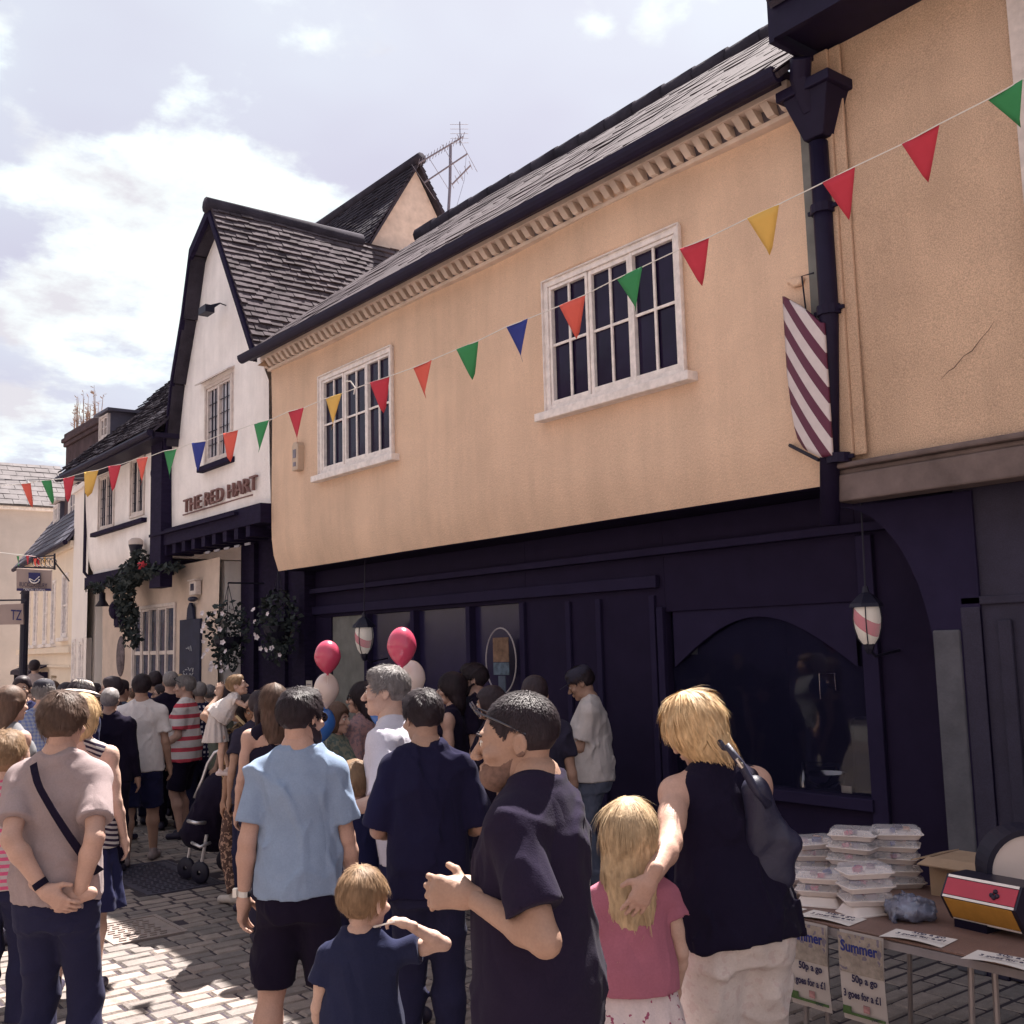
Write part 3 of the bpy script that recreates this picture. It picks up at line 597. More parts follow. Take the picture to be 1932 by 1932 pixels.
m.box(5.97, 7.6, y0_-.0, y1_+.0, zb-.1, zt); m.build('cheek', SLATE, dm)
m = MB(); m.box(5.88, 7.8, y0_-.1, y1_+.1, zt, zt+.05); m.build('roof', SLATE, dm)
window(dm, 5.95, y0_+.04, y1_-.04, zb+.05, zt-.02, lights=2, cols=1, rows=2, sill=False, fm=WPAINT2, fw=.04, gm=GLASSL)

# ------------------------------------------------------------------ far row bending away beyond the pub
T = Matrix.Translation((5.88, 19.95, 0)) @ Matrix.Rotation(-radians(6), 4, 'Z')
tn = thing('tall_white_house', 'narrow bright white house front beyond the pub wing', 'house', (5.9, 20.5, 0))
wall('front_wall', tn, WHITEW2, 0, -.1, 1.35, 0, 5.0, [(.15,.52,.9,2.25),(.85,1.18,.9,2.25)], amp=.0, T=T, step=.6)
for (a, b) in ((.15,.52),(.85,1.18)): window(tn, 0, a, b, .9, 2.25, lights=1, cols=1, rows=2, fw=.07, T=T, gm=GLASSL, sash=.04)
m = MB(T); m.box(.15, 4, -.1, 1.35, 0, 4.98); m.build('side_wall', WHITEW2, tn)
m = MB(T); m.box(-.06, 4, -.15, 1.4, 5.0, 5.1); m.build('parapet', WHITEW2, tn)
rw = thing('cream_terrace', 'cream two storey terrace with slim sash windows and dark slate roof', 'terrace', (6.3, 24, 0))
hs = [(1.9,2.5,2.3,3.55), (3.3,3.75,2.2,3.5), (4.3,4.75,2.2,3.5), (5.6,6.1,2.2,3.5), (6.7,7.2,2.2,3.5)]
wall('front_wall', rw, CREAM2, .02, 1.35, 8.3, 0, 4.12, hs+[(3.0,3.7,0.02,1.55),(4.5,6.3,.6,1.5)], amp=.0, T=T, step=.8)
for h in hs: window(rw, .02, *h, lights=1, cols=2, rows=2, fw=.05, T=T, gm=mat('grey lilac glass', (.28,.25,.30), .1, .3, 3, .002, 3, .6), bar=.03, sash=.03)
window(rw, .02, 4.5, 6.3, .6, 1.5, lights=3, cols=1, rows=1, T=T, gm=GLASSD); 
m = MB(T); m.box(.04, .08, 3.04, 3.66, 0, 1.5); m.build('door', mat('cream door', (.6,.5,.4), .6, .1), rw)
m = MB(T); m.box(-.05, .02, 1.35, 8.3, 2.0, 2.12); m.box(-.03, .02, 1.35, 8.3, 1.72, 1.76); m.box(-.06, .02, 1.35, 8.35, 3.98, 4.12); m.build('string_course', CREAM2, rw)
m = MB(T); m.box(.17, 6, 1.35, 8.3, 0, 4.1); m.build('side_wall', CREAM2, rw)
roof('roof', SLATE, rw, (-.15, 1.3, 4.12), (0,1,0), (.60,0,.80), 7.1, 5.6, T=T, wa=.25, wb=.2, jit=.8)
m = MB(T); m.tube([(-.16,1.3,4.08),(-.16,8.4,4.06)], .05, 8); m.build('gutter', LEAD, rw)
m = MB(T); m.prism([(-.35,3.9,1.62),(-.35,6.7,1.62),(.0,6.7,1.74),(.0,3.9,1.74)], (0,0,.03)); m.box(-.37,-.33,3.9,6.7,1.55,1.63)
for y_ in (3.92, 4.8, 5.7, 6.6): m.box(-.3,0,y_,y_+.05,1.4,1.62)
m.build('shop_canopy', LEAD, rw)
# dormers on the terrace roof
for k,(u,v,w_) in enumerate(((78,1025,.9),(60,1040,.7))):
    d = thing('roof_dormer', ['larger white framed dormer on the slate roof of the terrace','smaller white framed dormer farther along the slate terrace roof'][k], 'dormer', (7, 24+3*k, 5))
    m = MB(T); y_ = 4.6+2.2*k; m.box(.62, 2.6, y_, y_+w_, 4.5, 5.75-.15*k); m.build('cheek', SLATE, d)
    m = MB(T); m.box(.5, 2.8, y_-.1, y_+w_+.1, 5.75-.15*k, 5.82-.15*k); m.build('roof', WPAINT, d)
    window(d, .6, y_+.03, y_+w_-.03, 4.85, 5.7-.15*k, lights=2, cols=1, rows=2, sill=False, T=T, gm=GLASSL)
# end-stop houses closing the view at the left
m = MB(); m.box(XF-.01, XF+.3, 4.0, 4.18, 2.95, 5.5); m.build('corner_return', GREYP, rh)
eh = thing('end_house', 'pale house with a stone tiled hipped roof closing the street', 'house', (6.2, 34, 0))
m = MB(); P0 = onD(-40, 1300, 36); m.box(3.2, 9.2, 33.5, 40, 0, 6.2); m.build('front_wall', mat('pink cream render', (.50,.45,.42), .9, .1, 2, .003, 30, .2), eh)
m = MB(); m.box(3.0, 9.4, 33.3, 40, 6.2, 6.32); m.build('eaves', WPAINT, eh)
roof('roof', mat('pale stone tile', (.15,.135,.14), .9, .3, 3, .004, 20, .2), eh, (2.9, 33.2, 6.32), (1,0,0), (0,.8,.6), 6.6, 2.6, wa=.4, wb=.3)
m = MB(); m.prism([(2.9,33.3,6.3),(2.9,37.4,6.3),(2.9,35.3,7.85)], (6.6,0,0)); m.build('gable_end', CREAM2, eh)
window(eh, 3.2, 34.2, 35.4, 2.6, 4.0, lights=2); window(eh, 3.2, 36.4, 37.6, 2.6, 4.0, lights=2)
nh = thing('far_shop', 'distant shop with a red lit fascia at the end of the street', 'shop', (2, 38, 0))
m = MB(); m.box(-9, 3.1, 37, 43, 0, 6.5); m.build('front_wall', mat('distant render', (.6,.52,.48), .9, .1), nh)
m = MB(); m.box(-9, 3.1, 36.9, 36.97, 0, 3.0); m.build('shopfront', mat('far shopfront', (.3,.2,.2), .5, .3, 2), nh)
m = MB(); m.box(.6, 3.0, 36.8, 36.9, 2.1, 3.1); m.build('fascia', mat('red fascia', (.7,.12,.10), .5, .3, 3), nh)

# ------------------------------------------------------------------ the sunlit row across the street (behind the photographer)
for k, (ya, yb, hh, c) in enumerate(((-14, -3, 6.2, (.50,.46,.42)), (-3, 7, 6.9, (.50,.44,.38)), (7, 18, 6.0, (.50,.48,.45)), (18, 31, 6.6, (.5,.45,.4)))):
    o = thing('street_house', ['cream','peach','white','buff'][k]+' rendered house across the street from the cottages', 'house', (-5, ya, 0), group='houses across the street')
    hl_ = [(ya+1.2+2.4*i, ya+2.2+2.4*i, 3.7, 5.0) for i in range(int((yb-ya-1)/2.4))]
    m = MB(); m.box(-10, -4.6, ya+.02, yb-.02, 0, hh); m.build('wall', mat('street render %s' % ('cream','peach','white','buff')[k], c, .9, .08, 2), o)
    m = MB()
    for a, b, cc, dd in hl_: m.box(-4.6, -4.55, a, b, cc, dd)
    m.build('window', GLASSD, o)
    m = MB(); m.box(-4.6, -4.54, ya+.5, yb-.5, .4, 2.5); m.build('shopfront', SHOPB, o)
    roof('roof', TILE, o, (-4.3, yb, hh), (0,-1,0), (-.75,0,.66), yb-ya, 3.6, wa=.5, wb=.3)
# ------------------------------------------------------------------ figures: one blended surface per body, garment or hairdo
class SD:
    def __init__(s): s.p = []; s.cut = []
    def prim(s, fn, lo, hi, k=.03, op='u'): s.p.append((fn, np.array(lo, float), np.array(hi, float), k, op)); return s
    def cone(s, a, b, ra, rb, k=.03, flat0=False, flat1=False, op='u', sq=None):
        a, b = np.array(a, float), np.array(b, float); ab = b-a; L2 = float(ab@ab)+1e-9; Ln = sqrt(L2); r = max(ra, rb)
        def fn(x, y, z):
            px, py, pz = x-a[0], y-a[1], z-a[2]; t = (px*ab[0]+py*ab[1]+pz*ab[2])/L2; tc = np.clip(t, 0, 1)
            tt = t if (flat0 or flat1) else tc
            if flat0 and not flat1: tt = np.minimum(t, 1)
            if flat1 and not flat0: tt = np.maximum(t, 0)
            dx, dy, dz = px-tt*ab[0], py-tt*ab[1], pz-tt*ab[2]
            if sq: d = np.sqrt((dx/sq[0])**2+(dy/sq[1])**2+(dz/sq[2])**2)
            else: d = np.sqrt(dx*dx+dy*dy+dz*dz)
            d = d - (ra+(rb-ra)*tc)
            if flat1: d = np.maximum(d, (t-1)*Ln)
            if flat0: d = np.maximum(d, -t*Ln)
            return d
        m = r*(max(sq) if sq else 1)
        return s.prim(fn, np.minimum(a, b)-m, np.maximum(a, b)+m, k, op)
    def ell(s, c, r, R=None, k=.03, op='u'):
        c, r = np.array(c, float), np.array(r, float); R = None if R is None else np.array(R, float)
        def fn(x, y, z):
            p = (x-c[0], y-c[1], z-c[2])
            if R is not None: p = tuple(R[0,i]*p[0]+R[1,i]*p[1]+R[2,i]*p[2] for i in range(3))
            k0 = np.sqrt((p[0]/r[0])**2+(p[1]/r[1])**2+(p[2]/r[2])**2); k1 = np.sqrt((p[0]/r[0]**2)**2+(p[1]/r[1]**2)**2+(p[2]/r[2]**2)**2)+1e-9
            return k0*(k0-1)/k1
        m = r.max() if R is not None else r
        return s.prim(fn, c-m, c+m, k, op)
    def tube(s, prof, k=.03, R=None, piv=(0,0,0), flat=True, flute=None, op='u'):
        """elliptic tube: prof rows (z, rx, ry, cy); R/piv tilt it"""
        P = np.array(prof, float); piv = np.array(piv, float); R = None if R is None else np.array(R, float)
        def fn(x, y, z):
            if R is not None:
                p = (x-piv[0], y-piv[1], z-piv[2]); p = tuple(R[0,i]*p[0]+R[1,i]*p[1]+R[2,i]*p[2]+piv[i] for i in range(3)); x, y, z = p
            zf = np.broadcast_to(z, z.shape); rx = np.interp(zf, P[:,0], P[:,1]); ry = np.interp(zf, P[:,0], P[:,2]); cy = np.interp(zf, P[:,0], P[:,3])
            yy = y-cy; q = np.sqrt((x/rx)**2+(yy/ry)**2)
            if flute: q = q/(1+flute[1]*np.sin(flute[0]*np.arctan2(yy, x)+flute[2])*np.clip((flute[3]-zf)/.15, 0, 1))
            d = (q-1)*np.minimum(rx, ry)
            return np.maximum(np.maximum(d, P[0,0]-z), z-P[-1,0])
        m = P[:,1:3].max()+abs(P[:,3]).max()+.03
        lo, hi = np.array([-m, -m, P[0,0]]), np.array([m, m, P[-1,0]])
        if R is not None:
            cs = np.array([[a, b, c] for a in (lo[0], hi[0]) for b in (lo[1], hi[1]) for c in (lo[2], hi[2])])-piv; cs = cs@R.T+piv; lo, hi = cs.min(0), cs.max(0)
        return s.prim(fn, lo, hi, k, op)
    def mesh(s, res, disp=None, clip=None):
        us = [p for p in s.p if p[4] == 'u']
        lo = np.min([p[1] for p in us], 0)-.03-res; hi = np.max([p[2] for p in us], 0)+.03+res
        if clip: lo = np.maximum(lo, clip[0]); hi = np.minimum(hi, clip[1])
        n = np.ceil((hi-lo)/res).astype(int)+1
        ax = [ (lo[i]+np.arange(n[i])*res).astype(np.float32) for i in range(3)]
        D = np.full(tuple(n), .25, np.float32)
        for fn, a, b, k, op in s.p:
            if op == 'i': sl = [slice(0, n[i]) for i in range(3)]
            else: sl = [slice(max(0, int((a[i]-k-.02-lo[i])/res)-1), max(0, min(n[i], int((b[i]+k+.02-lo[i])/res)+2))) for i in range(3)]
            if any(q.start >= q.stop for q in sl): continue
            X, Y, Z = np.meshgrid(ax[0][sl[0]], ax[1][sl[1]], ax[2][sl[2]], indexing='ij', sparse=False)
            d = fn(X, Y, Z).astype(np.float32); E = D[tuple(sl)]
            if op == 'u': h = np.clip(k-np.abs(E-d), 0, None)/max(k, 1e-6); D[tuple(sl)] = np.minimum(E, d)-h*h*k*.25
            elif op == 's': h = np.clip(k-np.abs(E+d), 0, None)/max(k, 1e-6); D[tuple(sl)] = np.maximum(E, -d)+h*h*k*.25
            else: D[tuple(sl)] = np.maximum(E, d)
        if disp:
            w = np.abs(D) < .06; ix = np.nonzero(w); D[ix] += disp(ax[0][ix[0]], ax[1][ix[1]], ax[2][ix[2]]).astype(np.float32)
        D[0] = D[-1] = 1; D[:,0] = D[:,-1] = 1; D[:,:,0] = D[:,:,-1] = 1
        return surfnet(D, lo, res)
def surfnet(D, lo, res):
    S = D < 0; n = D.shape
    c = np.zeros((n[0]-1, n[1]-1, n[2]-1), np.int8)
    for i in (0,1):
        for j in (0,1):
            for k in (0,1): c += S[i:n[0]-1+i, j:n[1]-1+j, k:n[2]-1+k]
    act = (c > 0) & (c < 8); ids = np.nonzero(act); N_ = len(ids[0]); idx = np.full(act.shape, -1, np.int64); idx[ids] = np.arange(N_)
    pos = np.zeros((N_, 3)); cnt = np.zeros(N_); I, J, K = ids
    cor = {(i,j,k): D[I+i, J+j, K+k] for i in (0,1) for j in (0,1) for k in (0,1)}
    for ax_ in range(3):
        for a in (0,1):
            for b in (0,1):
                p = [0,0,0]; o = [q for q in range(3) if q != ax_]; p[o[0]], p[o[1]] = a, b; q = list(p); q[ax_] = 1
                d0, d1 = cor[tuple(p)], cor[tuple(q)]; m = (d0 < 0) != (d1 < 0); t = np.where(m, d0/(d0-d1+1e-12), 0)
                v = np.zeros((N_, 3)); v[:,o[0]] = a; v[:,o[1]] = b; v[:,ax_] = t; pos[m] += v[m]; cnt[m] += 1
    pos /= np.maximum(cnt, 1)[:,None]; V = lo + (np.stack(ids, 1)+pos)*res; Fc = []
    for ax_ in range(3):
        a = [slice(None)]*3; b = [slice(None)]*3; a[ax_] = slice(0, -1); b[ax_] = slice(1, None); s0, s1 = S[tuple(a)], S[tuple(b)]
        o = [q for q in range(3) if q != ax_]; e = np.argwhere(s0 != s1); e = e[(e[:,o[0]] > 0) & (e[:,o[1]] > 0) & (e[:,o[0]] < n[o[0]]-1) & (e[:,o[1]] < n[o[1]]-1)]
        if not len(e): continue
        q = []
        for da, db in ((-1,-1),(0,-1),(0,0),(-1,0)):
            c_ = e.copy(); c_[:,o[0]] += da; c_[:,o[1]] += db; q.append(idx[c_[:,0], c_[:,1], c_[:,2]])
        q = np.stack(q, 1); fl = s0[e[:,0], e[:,1], e[:,2]]
        if ax_ == 1: fl = ~fl
        q[~fl] = q[~fl][:, ::-1]; Fc.append(q[(q >= 0).all(1)])
    return V, (np.concatenate(Fc) if Fc else np.zeros((0,4), int))

def wrinkle(amp, seed, sc=1., vert=1.):
    r = np.random.default_rng(seed); ks = r.normal(size=(7,3))*np.array([26,26,15*vert])*sc; ph = r.uniform(0, 6, 7); k2 = r.normal(size=(4,3))*np.array([9,9,9])
    def f(x, y, z):
        w = sum(np.sin(k2[i,0]*x+k2[i,1]*y+k2[i,2]*z+ph[i]) for i in range(4))
        s = 0
        for i in range(7): s = s + (1-np.abs(np.sin((ks[i,0]*x+ks[i,1]*y+ks[i,2]*z)*.5+w*.7+ph[i])))**2
        return np.minimum(-(s/7-.22)*amp*2.4*(1+.3*w), .0008)
    return f
def rot(ax, a):
    c, s = cos(a), sin(a)
    return np.array({'x': [[1,0,0],[0,c,-s],[0,s,c]], 'y': [[c,0,s],[0,1,0],[-s,0,c]], 'z': [[c,-s,0],[s,c,0],[0,0,1]]}[ax])

SKIN = lambda n, c: mat('skin '+n, c, .55, .10, 14, .0015, 90, .35, grain=.05)
SK = {'fair': SKIN('fair', (.50,.33,.265)), 'tan': SKIN('tan', (.35,.215,.16)), 'brown': SKIN('brown', (.30,.165,.11)), 'pink': SKIN('pink', (.46,.285,.225))}
def HM(n, c): return mat('hair '+n, c, .55, .35, 60, .0012, 160, .22, stretch=(1,1,.25))
HAIR = {'dark': HM('dark', (.030,.020,.026)), 'brown': HM('brown', (.10,.06,.045)), 'fairbrown': HM('light brown', (.27,.17,.10)), 'blonde': HM('blonde', (.66,.46,.26)), 'grey': HM('grey', (.20,.18,.18)),
        'ash': HM('ash blonde', (.50,.36,.22)), 'white': HM('white', (.5,.46,.42))}
EYE = mat('eye white', (.6,.55,.5), .3, 0); LIP = mat('lips', (.42,.17,.14), .5, .1, 20)
def cloth(n, c, **k):
    kw = dict(rough=.95, var=.10, vs=7, bump=.0012, bs=220, spec=.05, sheen=.03, grain=.05, fold=.026); kw.update(k); c = tuple(.62*x for x in c); return mat('cloth '+n, c, **kw)
NAVY = cloth('navy', (.030,.032,.095)); BLACK = cloth('black', (.020,.015,.036)); JEAN = cloth('dark denim', (.035,.035,.085)); LJEAN = cloth('faded denim', (.17,.19,.27)); DGREY = cloth('charcoal', (.05,.045,.08))

def hand_sdf(W, fd, pn, side, sc, curl=.5, spread=.12, point=False):
    """W wrist, fd finger direction, pn palm normal (the way the palm faces), side = direction of the thumb"""
    fd = np.array(fd, float); fd /= np.linalg.norm(fd); pn = np.array(pn, float); pn -= fd*(pn@fd); pn /= np.linalg.norm(pn); sd_ = np.cross(fd, pn); 
    if sd_ @ np.array(side, float) < 0: sd_ = -sd_
    s = SD(); P = lambda a, b, c: W + (fd*a+sd_*b+pn*c)*sc
    s.cone(W - fd*.05*sc, W+fd*.015*sc, .026*sc, .027*sc, k=.02)
    s.cone(P(.015,.012,0), P(.08,.026,0), .021*sc, .0155*sc, k=.02); s.cone(P(.015,-.010,0), P(.078,-.026,0), .021*sc, .0145*sc, k=.02); s.cone(P(.02,0,0), P(.085,0,0), .019*sc, .0155*sc, k=.02)
    s.cone(P(.02,.022,.008), P(.05,.030,.010), .016*sc, .013*sc, k=.015)
    for i, (b, l, r) in enumerate(((.030,.072,.0088), (.010,.080,.0092), (-.010,.075,.0088), (-.029,.058,.0078))):
        p = P(.083-abs(b)*.15, b, 0); a = 0; dirb = fd + sd_*spread*(b/.03)
        dirb /= np.linalg.norm(dirb); cu = curl*(1+.12*i)
        for j, f in enumerate((.44,.32,.24)):
            a += cu*(.55 if j == 0 else .75); d = dirb*cos(a)+pn*sin(a); q = p+d*l*f*sc; s.cone(p, q, r*(1-.08*j)*sc, r*(.92-.08*j)*sc, k=.005 if j else .012); p = q
    p = P(.022,.030,.012); d = fd*.62+sd_*.70+pn*.3; d /= np.linalg.norm(d); q = p+d*.040*sc; s.cone(p, q, .0125*sc, .0105*sc, k=.012)
    d2 = fd*.85+sd_*.30+pn*(.35+curl*.4); d2 /= np.linalg.norm(d2); s.cone(q, q+d2*.032*sc, .0102*sc, .0085*sc, k=.005)
    return s

HEADC = {}
def person(label, u, vt, d, face=38, hy=0, hp=0, hr=0, lean=0, side=0, build='m', w=1., fat=0., skin='fair', hair=('short','dark'), top=None, low=None, arms=({}, {}), legs=((0,0),(0,0)),
           hs=1., det=1, group=None, af_=1., shoes=(.03,.025,.05), xy=None, height=None, feat=True, z0=0., seed=None, beard=None, nk=(0,0,0)):
    global PCOUNT
    PCOUNT = globals().get('PCOUNT', 0)+1; seed = seed or PCOUNT
    P = onD(u, vt, d); Hh = height or P[2]; 
    sc = Hh/(1.75+nk[2]); X0 = np.array([P[0], P[1], z0]) if xy is None else np.array([xy[0], xy[1], z0])
    if height and xy is None: sc = height/(1.75+nk[2])
    root = thing('person', label, 'person', tuple(X0), -radians(face), group)
    res = {0: .026, 1: .019, 2: .0125, 3: .010}[det]; fres = {0: .013, 1: .010, 2: .006, 3: .0048}[det]
    fem = build == 'f'; kid = build == 'k'
    Rl = rot('x', -radians(lean)) @ rot('y', radians(side)); hip = np.array([0, 0, .93])
    tp = lambda p: hip + Rl@(np.array(p, float)-hip)
    sw = (.160 if fem else .172)*w*(.86 if kid else 1); shz = 1.405 if not kid else 1.36
    S = {+1: tp((sw, -.005, shz)), -1: tp((-sw, -.005, shz))}
    piv = tp(np.array((0, -.012, 1.515 if not kid else 1.47))+np.array(nk)); Rh = rot('z', -radians(hy)) @ rot('x', -radians(hp)) @ rot('y', radians(hr))
    hs_ = hs*(1.28 if kid else 1.); eyeh = (1.75-1.515-.118) if not kid else (1.75-1.47-.118*1.28)
    Hd = piv + Rh@np.array([0, .022, eyeh])
    hp_ = lambda p: Hd + Rh@(np.array(p, float)*hs_)
    # torso section rows
    if fem: T_ = [(.78,.165,.12,-.01),(.90,.178,.13,-.012),(1.0,.155,.112,0),(1.08,.132,.10,.0),(1.2,.142,.112,.006),(1.29,.155,.13,.015),(1.38,.150,.10,.0),(1.44,.10,.065,-.01),(1.50,.052,.055,-.012)]
    elif kid: T_ = [(.78,.135,.10,0),(.90,.14,.105,0),(1.08,.135,.105,.008),(1.2,.14,.10,.005),(1.34,.14,.09,0),(1.40,.10,.065,-.005),(1.47,.05,.05,-.01)]
    else: T_ = [(.78,.155,.11,-.01),(.90,.162,.118,-.008),(1.0,.155,.112,0),(1.08,.152,.108,.004),(1.2,.162,.112,.004),(1.32,.176,.115,-.002),(1.40,.165,.092,-.008),(1.455,.10,.066,-.012),(1.52,.058,.058,-.012)]
    Tr = [(z, rx*w+fat*max(0, 1-abs(z-1.06)/.32)*.35, ry+fat*max(0, 1-abs(z-1.06)/.32)*.8, cy+fat*max(0, 1-abs(z-1.06)/.32)*.45) for z, rx, ry, cy in T_]
    # legs
    hx = .088*w; foot = {}; knee = {}
    for i, s_ in enumerate((+1, -1)):
        fx, fy = legs[i]; foot[s_] = np.array([s_*(hx+.01)+fx, fy, .085]); hj = np.array([s_*hx, 0, .90])
        v = foot[s_]-hj; ln = np.linalg.norm(v); a, b = .42, .41; ln = min(ln, a+b-.002); ca_ = (a*a+ln*ln-b*b)/(2*a*ln); vv = v/np.linalg.norm(v); pr = np.array([0,1,0])-vv*vv[1]; pr /= np.linalg.norm(pr)
        knee[s_] = hj+vv*a*ca_+pr*a*sqrt(max(0, 1-ca_**2)); foot[s_] = hj+vv*ln
    # arms
    A1, A2 = (.29, .25) if not kid else (.25,.22); W_, E_ = {}, {}; am = {}
    for i, s_ in enumerate((+1, -1)):
        a = dict(arms[i]); am[s_] = a
        if 'W' in a: t = np.array(a['W'], float)
        else: t = S[s_] + np.array([s_*(.075+fat*.3), .05, -.52])
        v = t-S[s_]; ln = np.linalg.norm(v); vv = v/ln; ln = min(ln, A1+A2-.004); ca_ = (A1*A1+ln*ln-A2*A2)/(2*A1*ln)
        h = (np.array(a['Ep'], float)-S[s_]) if 'Ep' in a else np.array(a.get('E', (s_*.15, -1, -.1)), float); h -= vv*(h@vv); h /= np.linalg.norm(h)
        E_[s_] = S[s_]+vv*A1*ca_+h*A1*sqrt(max(0, 1-ca_**2)); W_[s_] = S[s_]+vv*ln
    af = af_*(.85 if fem else .97)*(.84 if kid else 1.)*(1+fat*1.2)
    top = top or {}; sl = top.get('sleeve', .62); low = low or {}
    def garment_sd():
        hem = top.get('hem', .86); lo_ = top.get('loose', .018); g = SD()
        rows = [(z, rx+lo_, ry+lo_, cy) for z, rx, ry, cy in Tr if z > hem+.02]
        if top.get('straight', True):
            fix = []; mxr = max(r[1] for r in rows if 1.0 < r[0] < 1.35)
            for z, rx, ry, cy in rows:
                if z < 1.25: ll = low.get('loose', .014); hp0 = .176*w+.016+ll+fat*.1+(.006 if fem else 0); tt = min(1, max(0, (1.22-z)/.25)); rx = max(rx, mxr-(.016 if not fem else .03)+top.get('flare', 0)*(1.25-z), mxr*(1-tt)*.96+hp0*tt); ry = max(ry, (.112+lo_)*(1-tt)+(.140+ll+fat*.25)*tt+top.get('flare', 0)*(1.25-z)); cy = cy*(1-tt)-.014*tt+fat*.2*tt
                fix.append((z, rx, ry, cy))
            rows = fix
        neck = top.get('neck', 1.485 if not kid else 1.435)
        rows = [(hem, rows[0][1], rows[0][2], rows[0][3])] + [r_ for r_ in rows if r_[0] < neck] + [(neck, .067 if not top.get('scoop') else .095, .066, -.012)]
        g.tube(rows, k=.03, R=Rl, piv=hip, flute=top.get('flute'))
        for s_ in (+1, -1):
            if sl is not None and sl > 0:
                g.cone(tp((s_*.045,-.020,shz+.070)), S[s_], .050, .060*af, k=.07)
                e1 = S[s_]+(E_[s_]-S[s_])*min(sl, 1.); wr = .052+.010*(sl < 1)+lo_*.30
                if sl < 1.2: g.cone(S[s_], e1, .060*af, wr*af*top.get('cuff', 1.08), k=.022, flat1=True)
                else:
                    g.cone(S[s_], E_[s_], .060*af, .052*af, k=.04); g.cone(E_[s_], E_[s_]+(W_[s_]-E_[s_])*min(1, (sl-1)), .052*af, .042*af, k=.02, flat1=True)
            elif sl == 0: g.cone(tp((s_*.045,-.020,shz+.062)), tp((s_*(sw-.05),-.012,shz+.012)), .052, .054, k=.06)
        return g
    # ---- skin: one body
    b = SD(); b.tube([(z, rx-.014, ry-.014, cy) for z, rx, ry, cy in Tr if z > .84], k=.02, R=Rl, piv=hip)
    b.cone(tp((0,-.012,1.44)), Hd+Rh@np.array([0,-.022,-.055]), .054*(.9 if fem else 1.04)*(.8 if kid else 1), .050*(.88 if fem else 1.05)*(.85 if kid else 1), k=.04)
    for s_ in (+1, -1):
        b.cone(tp((s_*.035,-.022,shz+.072)), S[s_], .036, .046*af, k=.07); b.ell(S[s_]-np.array([0,0,.02]), (.050*af,.055*af,.062*af), k=.04)
        if sl is None or sl < 1.5:
            b.cone(S[s_], E_[s_], .048*af, .038*af, k=.03); b.cone(S[s_]+(E_[s_]-S[s_])*.45+np.array([0,.008,0]), S[s_]+(E_[s_]-S[s_])*.6, .043*af, .040*af, k=.03)
            fm = E_[s_]+(W_[s_]-E_[s_])*.28; b.cone(E_[s_], fm, .037*af, .041*af, k=.02); b.cone(fm, W_[s_], .041*af, .026*af, k=.02)
        if low.get('kind') in ('shorts', 'skirt') or det < 1:
            b.cone(knee[s_]+np.array([0,0,.12]), knee[s_], .068, .054, k=.02); cf = knee[s_]+(foot[s_]-knee[s_])*.3+np.array([0,-.012,0]); b.cone(knee[s_], cf, .052, .058, k=.03); b.cone(cf, foot[s_]-np.array([0,0,.02]), .056, .034, k=.03)
    gt = garment_sd() if top.get('m') is not None else None
    def inside(sd_, amt):
        if sd_ is None: return None
        pf = [p_[0] for p_ in sd_.p if p_[4] == 'u']
        def f(x, y, z):
            m_ = pf[0](x, y, z)
            for q_ in pf[1:]: m_ = np.minimum(m_, q_(x, y, z))
            return np.clip(-m_*1.3-.002, 0, amt)
        return f
    V, Fq = b.mesh(res, disp=inside(gt, .026)); allV = [V]; allF = [Fq]; 
    # head (finer), with the same neck
    h = SD(); wd = .95 if fem else 1.
    h.cone(Hd+Rh@np.array([0,-.028,-.05])*hs_, tp((0,-.012,1.44)), .052*(.86 if fem else 1.03)*(.84 if kid else 1), .0535*(.88 if fem else 1.03)*(.8 if kid else 1), k=.03)
    E2 = lambda c, r, k, R=None, op='u': h.ell(hp_(c), np.array(r)*hs_, Rh if R is None else Rh@R, k=k*hs_, op=op)
    C2 = lambda a, b_, ra, rb, k, op='u': h.cone(hp_(a), hp_(b_), ra*hs_, rb*hs_, k=k*hs_, op=op)
    E2((0,-.018,.030), (.074*wd,.094,.086), .02); E2((0,.030,-.02), (.060*wd,.062,.080), .03); E2((0,.028,-.078), (.047*wd,.052,.036), .03); E2((0,.072,-.100), (.020,.018,.016), .02)
    if det >= 1 or feat:
        C2((-.032,.083,.020), (.032,.083,.020), .012, .012, .012); C2((0,.088,.008), (0,.113,-.032), .0075, .0125, .010); E2((.012,.103,-.038), (.009,.010,.007), .006); E2((-.012,.103,-.038), (.009,.010,.007), .006)
        for s_ in (1,-1): E2((s_*.031,.098,.002), (.017,.018,.010), .012, op='s'); E2((s_*.030,.082,.001), (.013,.013,.012), .003); E2((s_*.045,.066,-.028), (.022,.022,.016), .02)
        E2((0,.093,-.060), (.023,.010,.0055), .008); E2((0,.091,-.071), (.020,.010,.0065), .008); C2((-.02,.102,-.0655), (.02,.102,-.0655), .0025, .0025, .004, op='s')
    for s_ in (1,-1):
        Re = rot('z', s_*.35)@rot('x', .12); E2((s_*.080*wd,-.012,-.008), (.008,.020,.031), .008, Re)
        if det >= 2: E2((s_*.088*wd,-.006,-.004), (.007,.011,.018), .004, Re, op='s')
    if beard: E2((0,.052,-.088), (.054,.052,.042), .01)
    V, Fq = h.mesh(fres); nb = len(allV[0]); allV.append(V); allF.append(Fq+nb); nb += len(V)
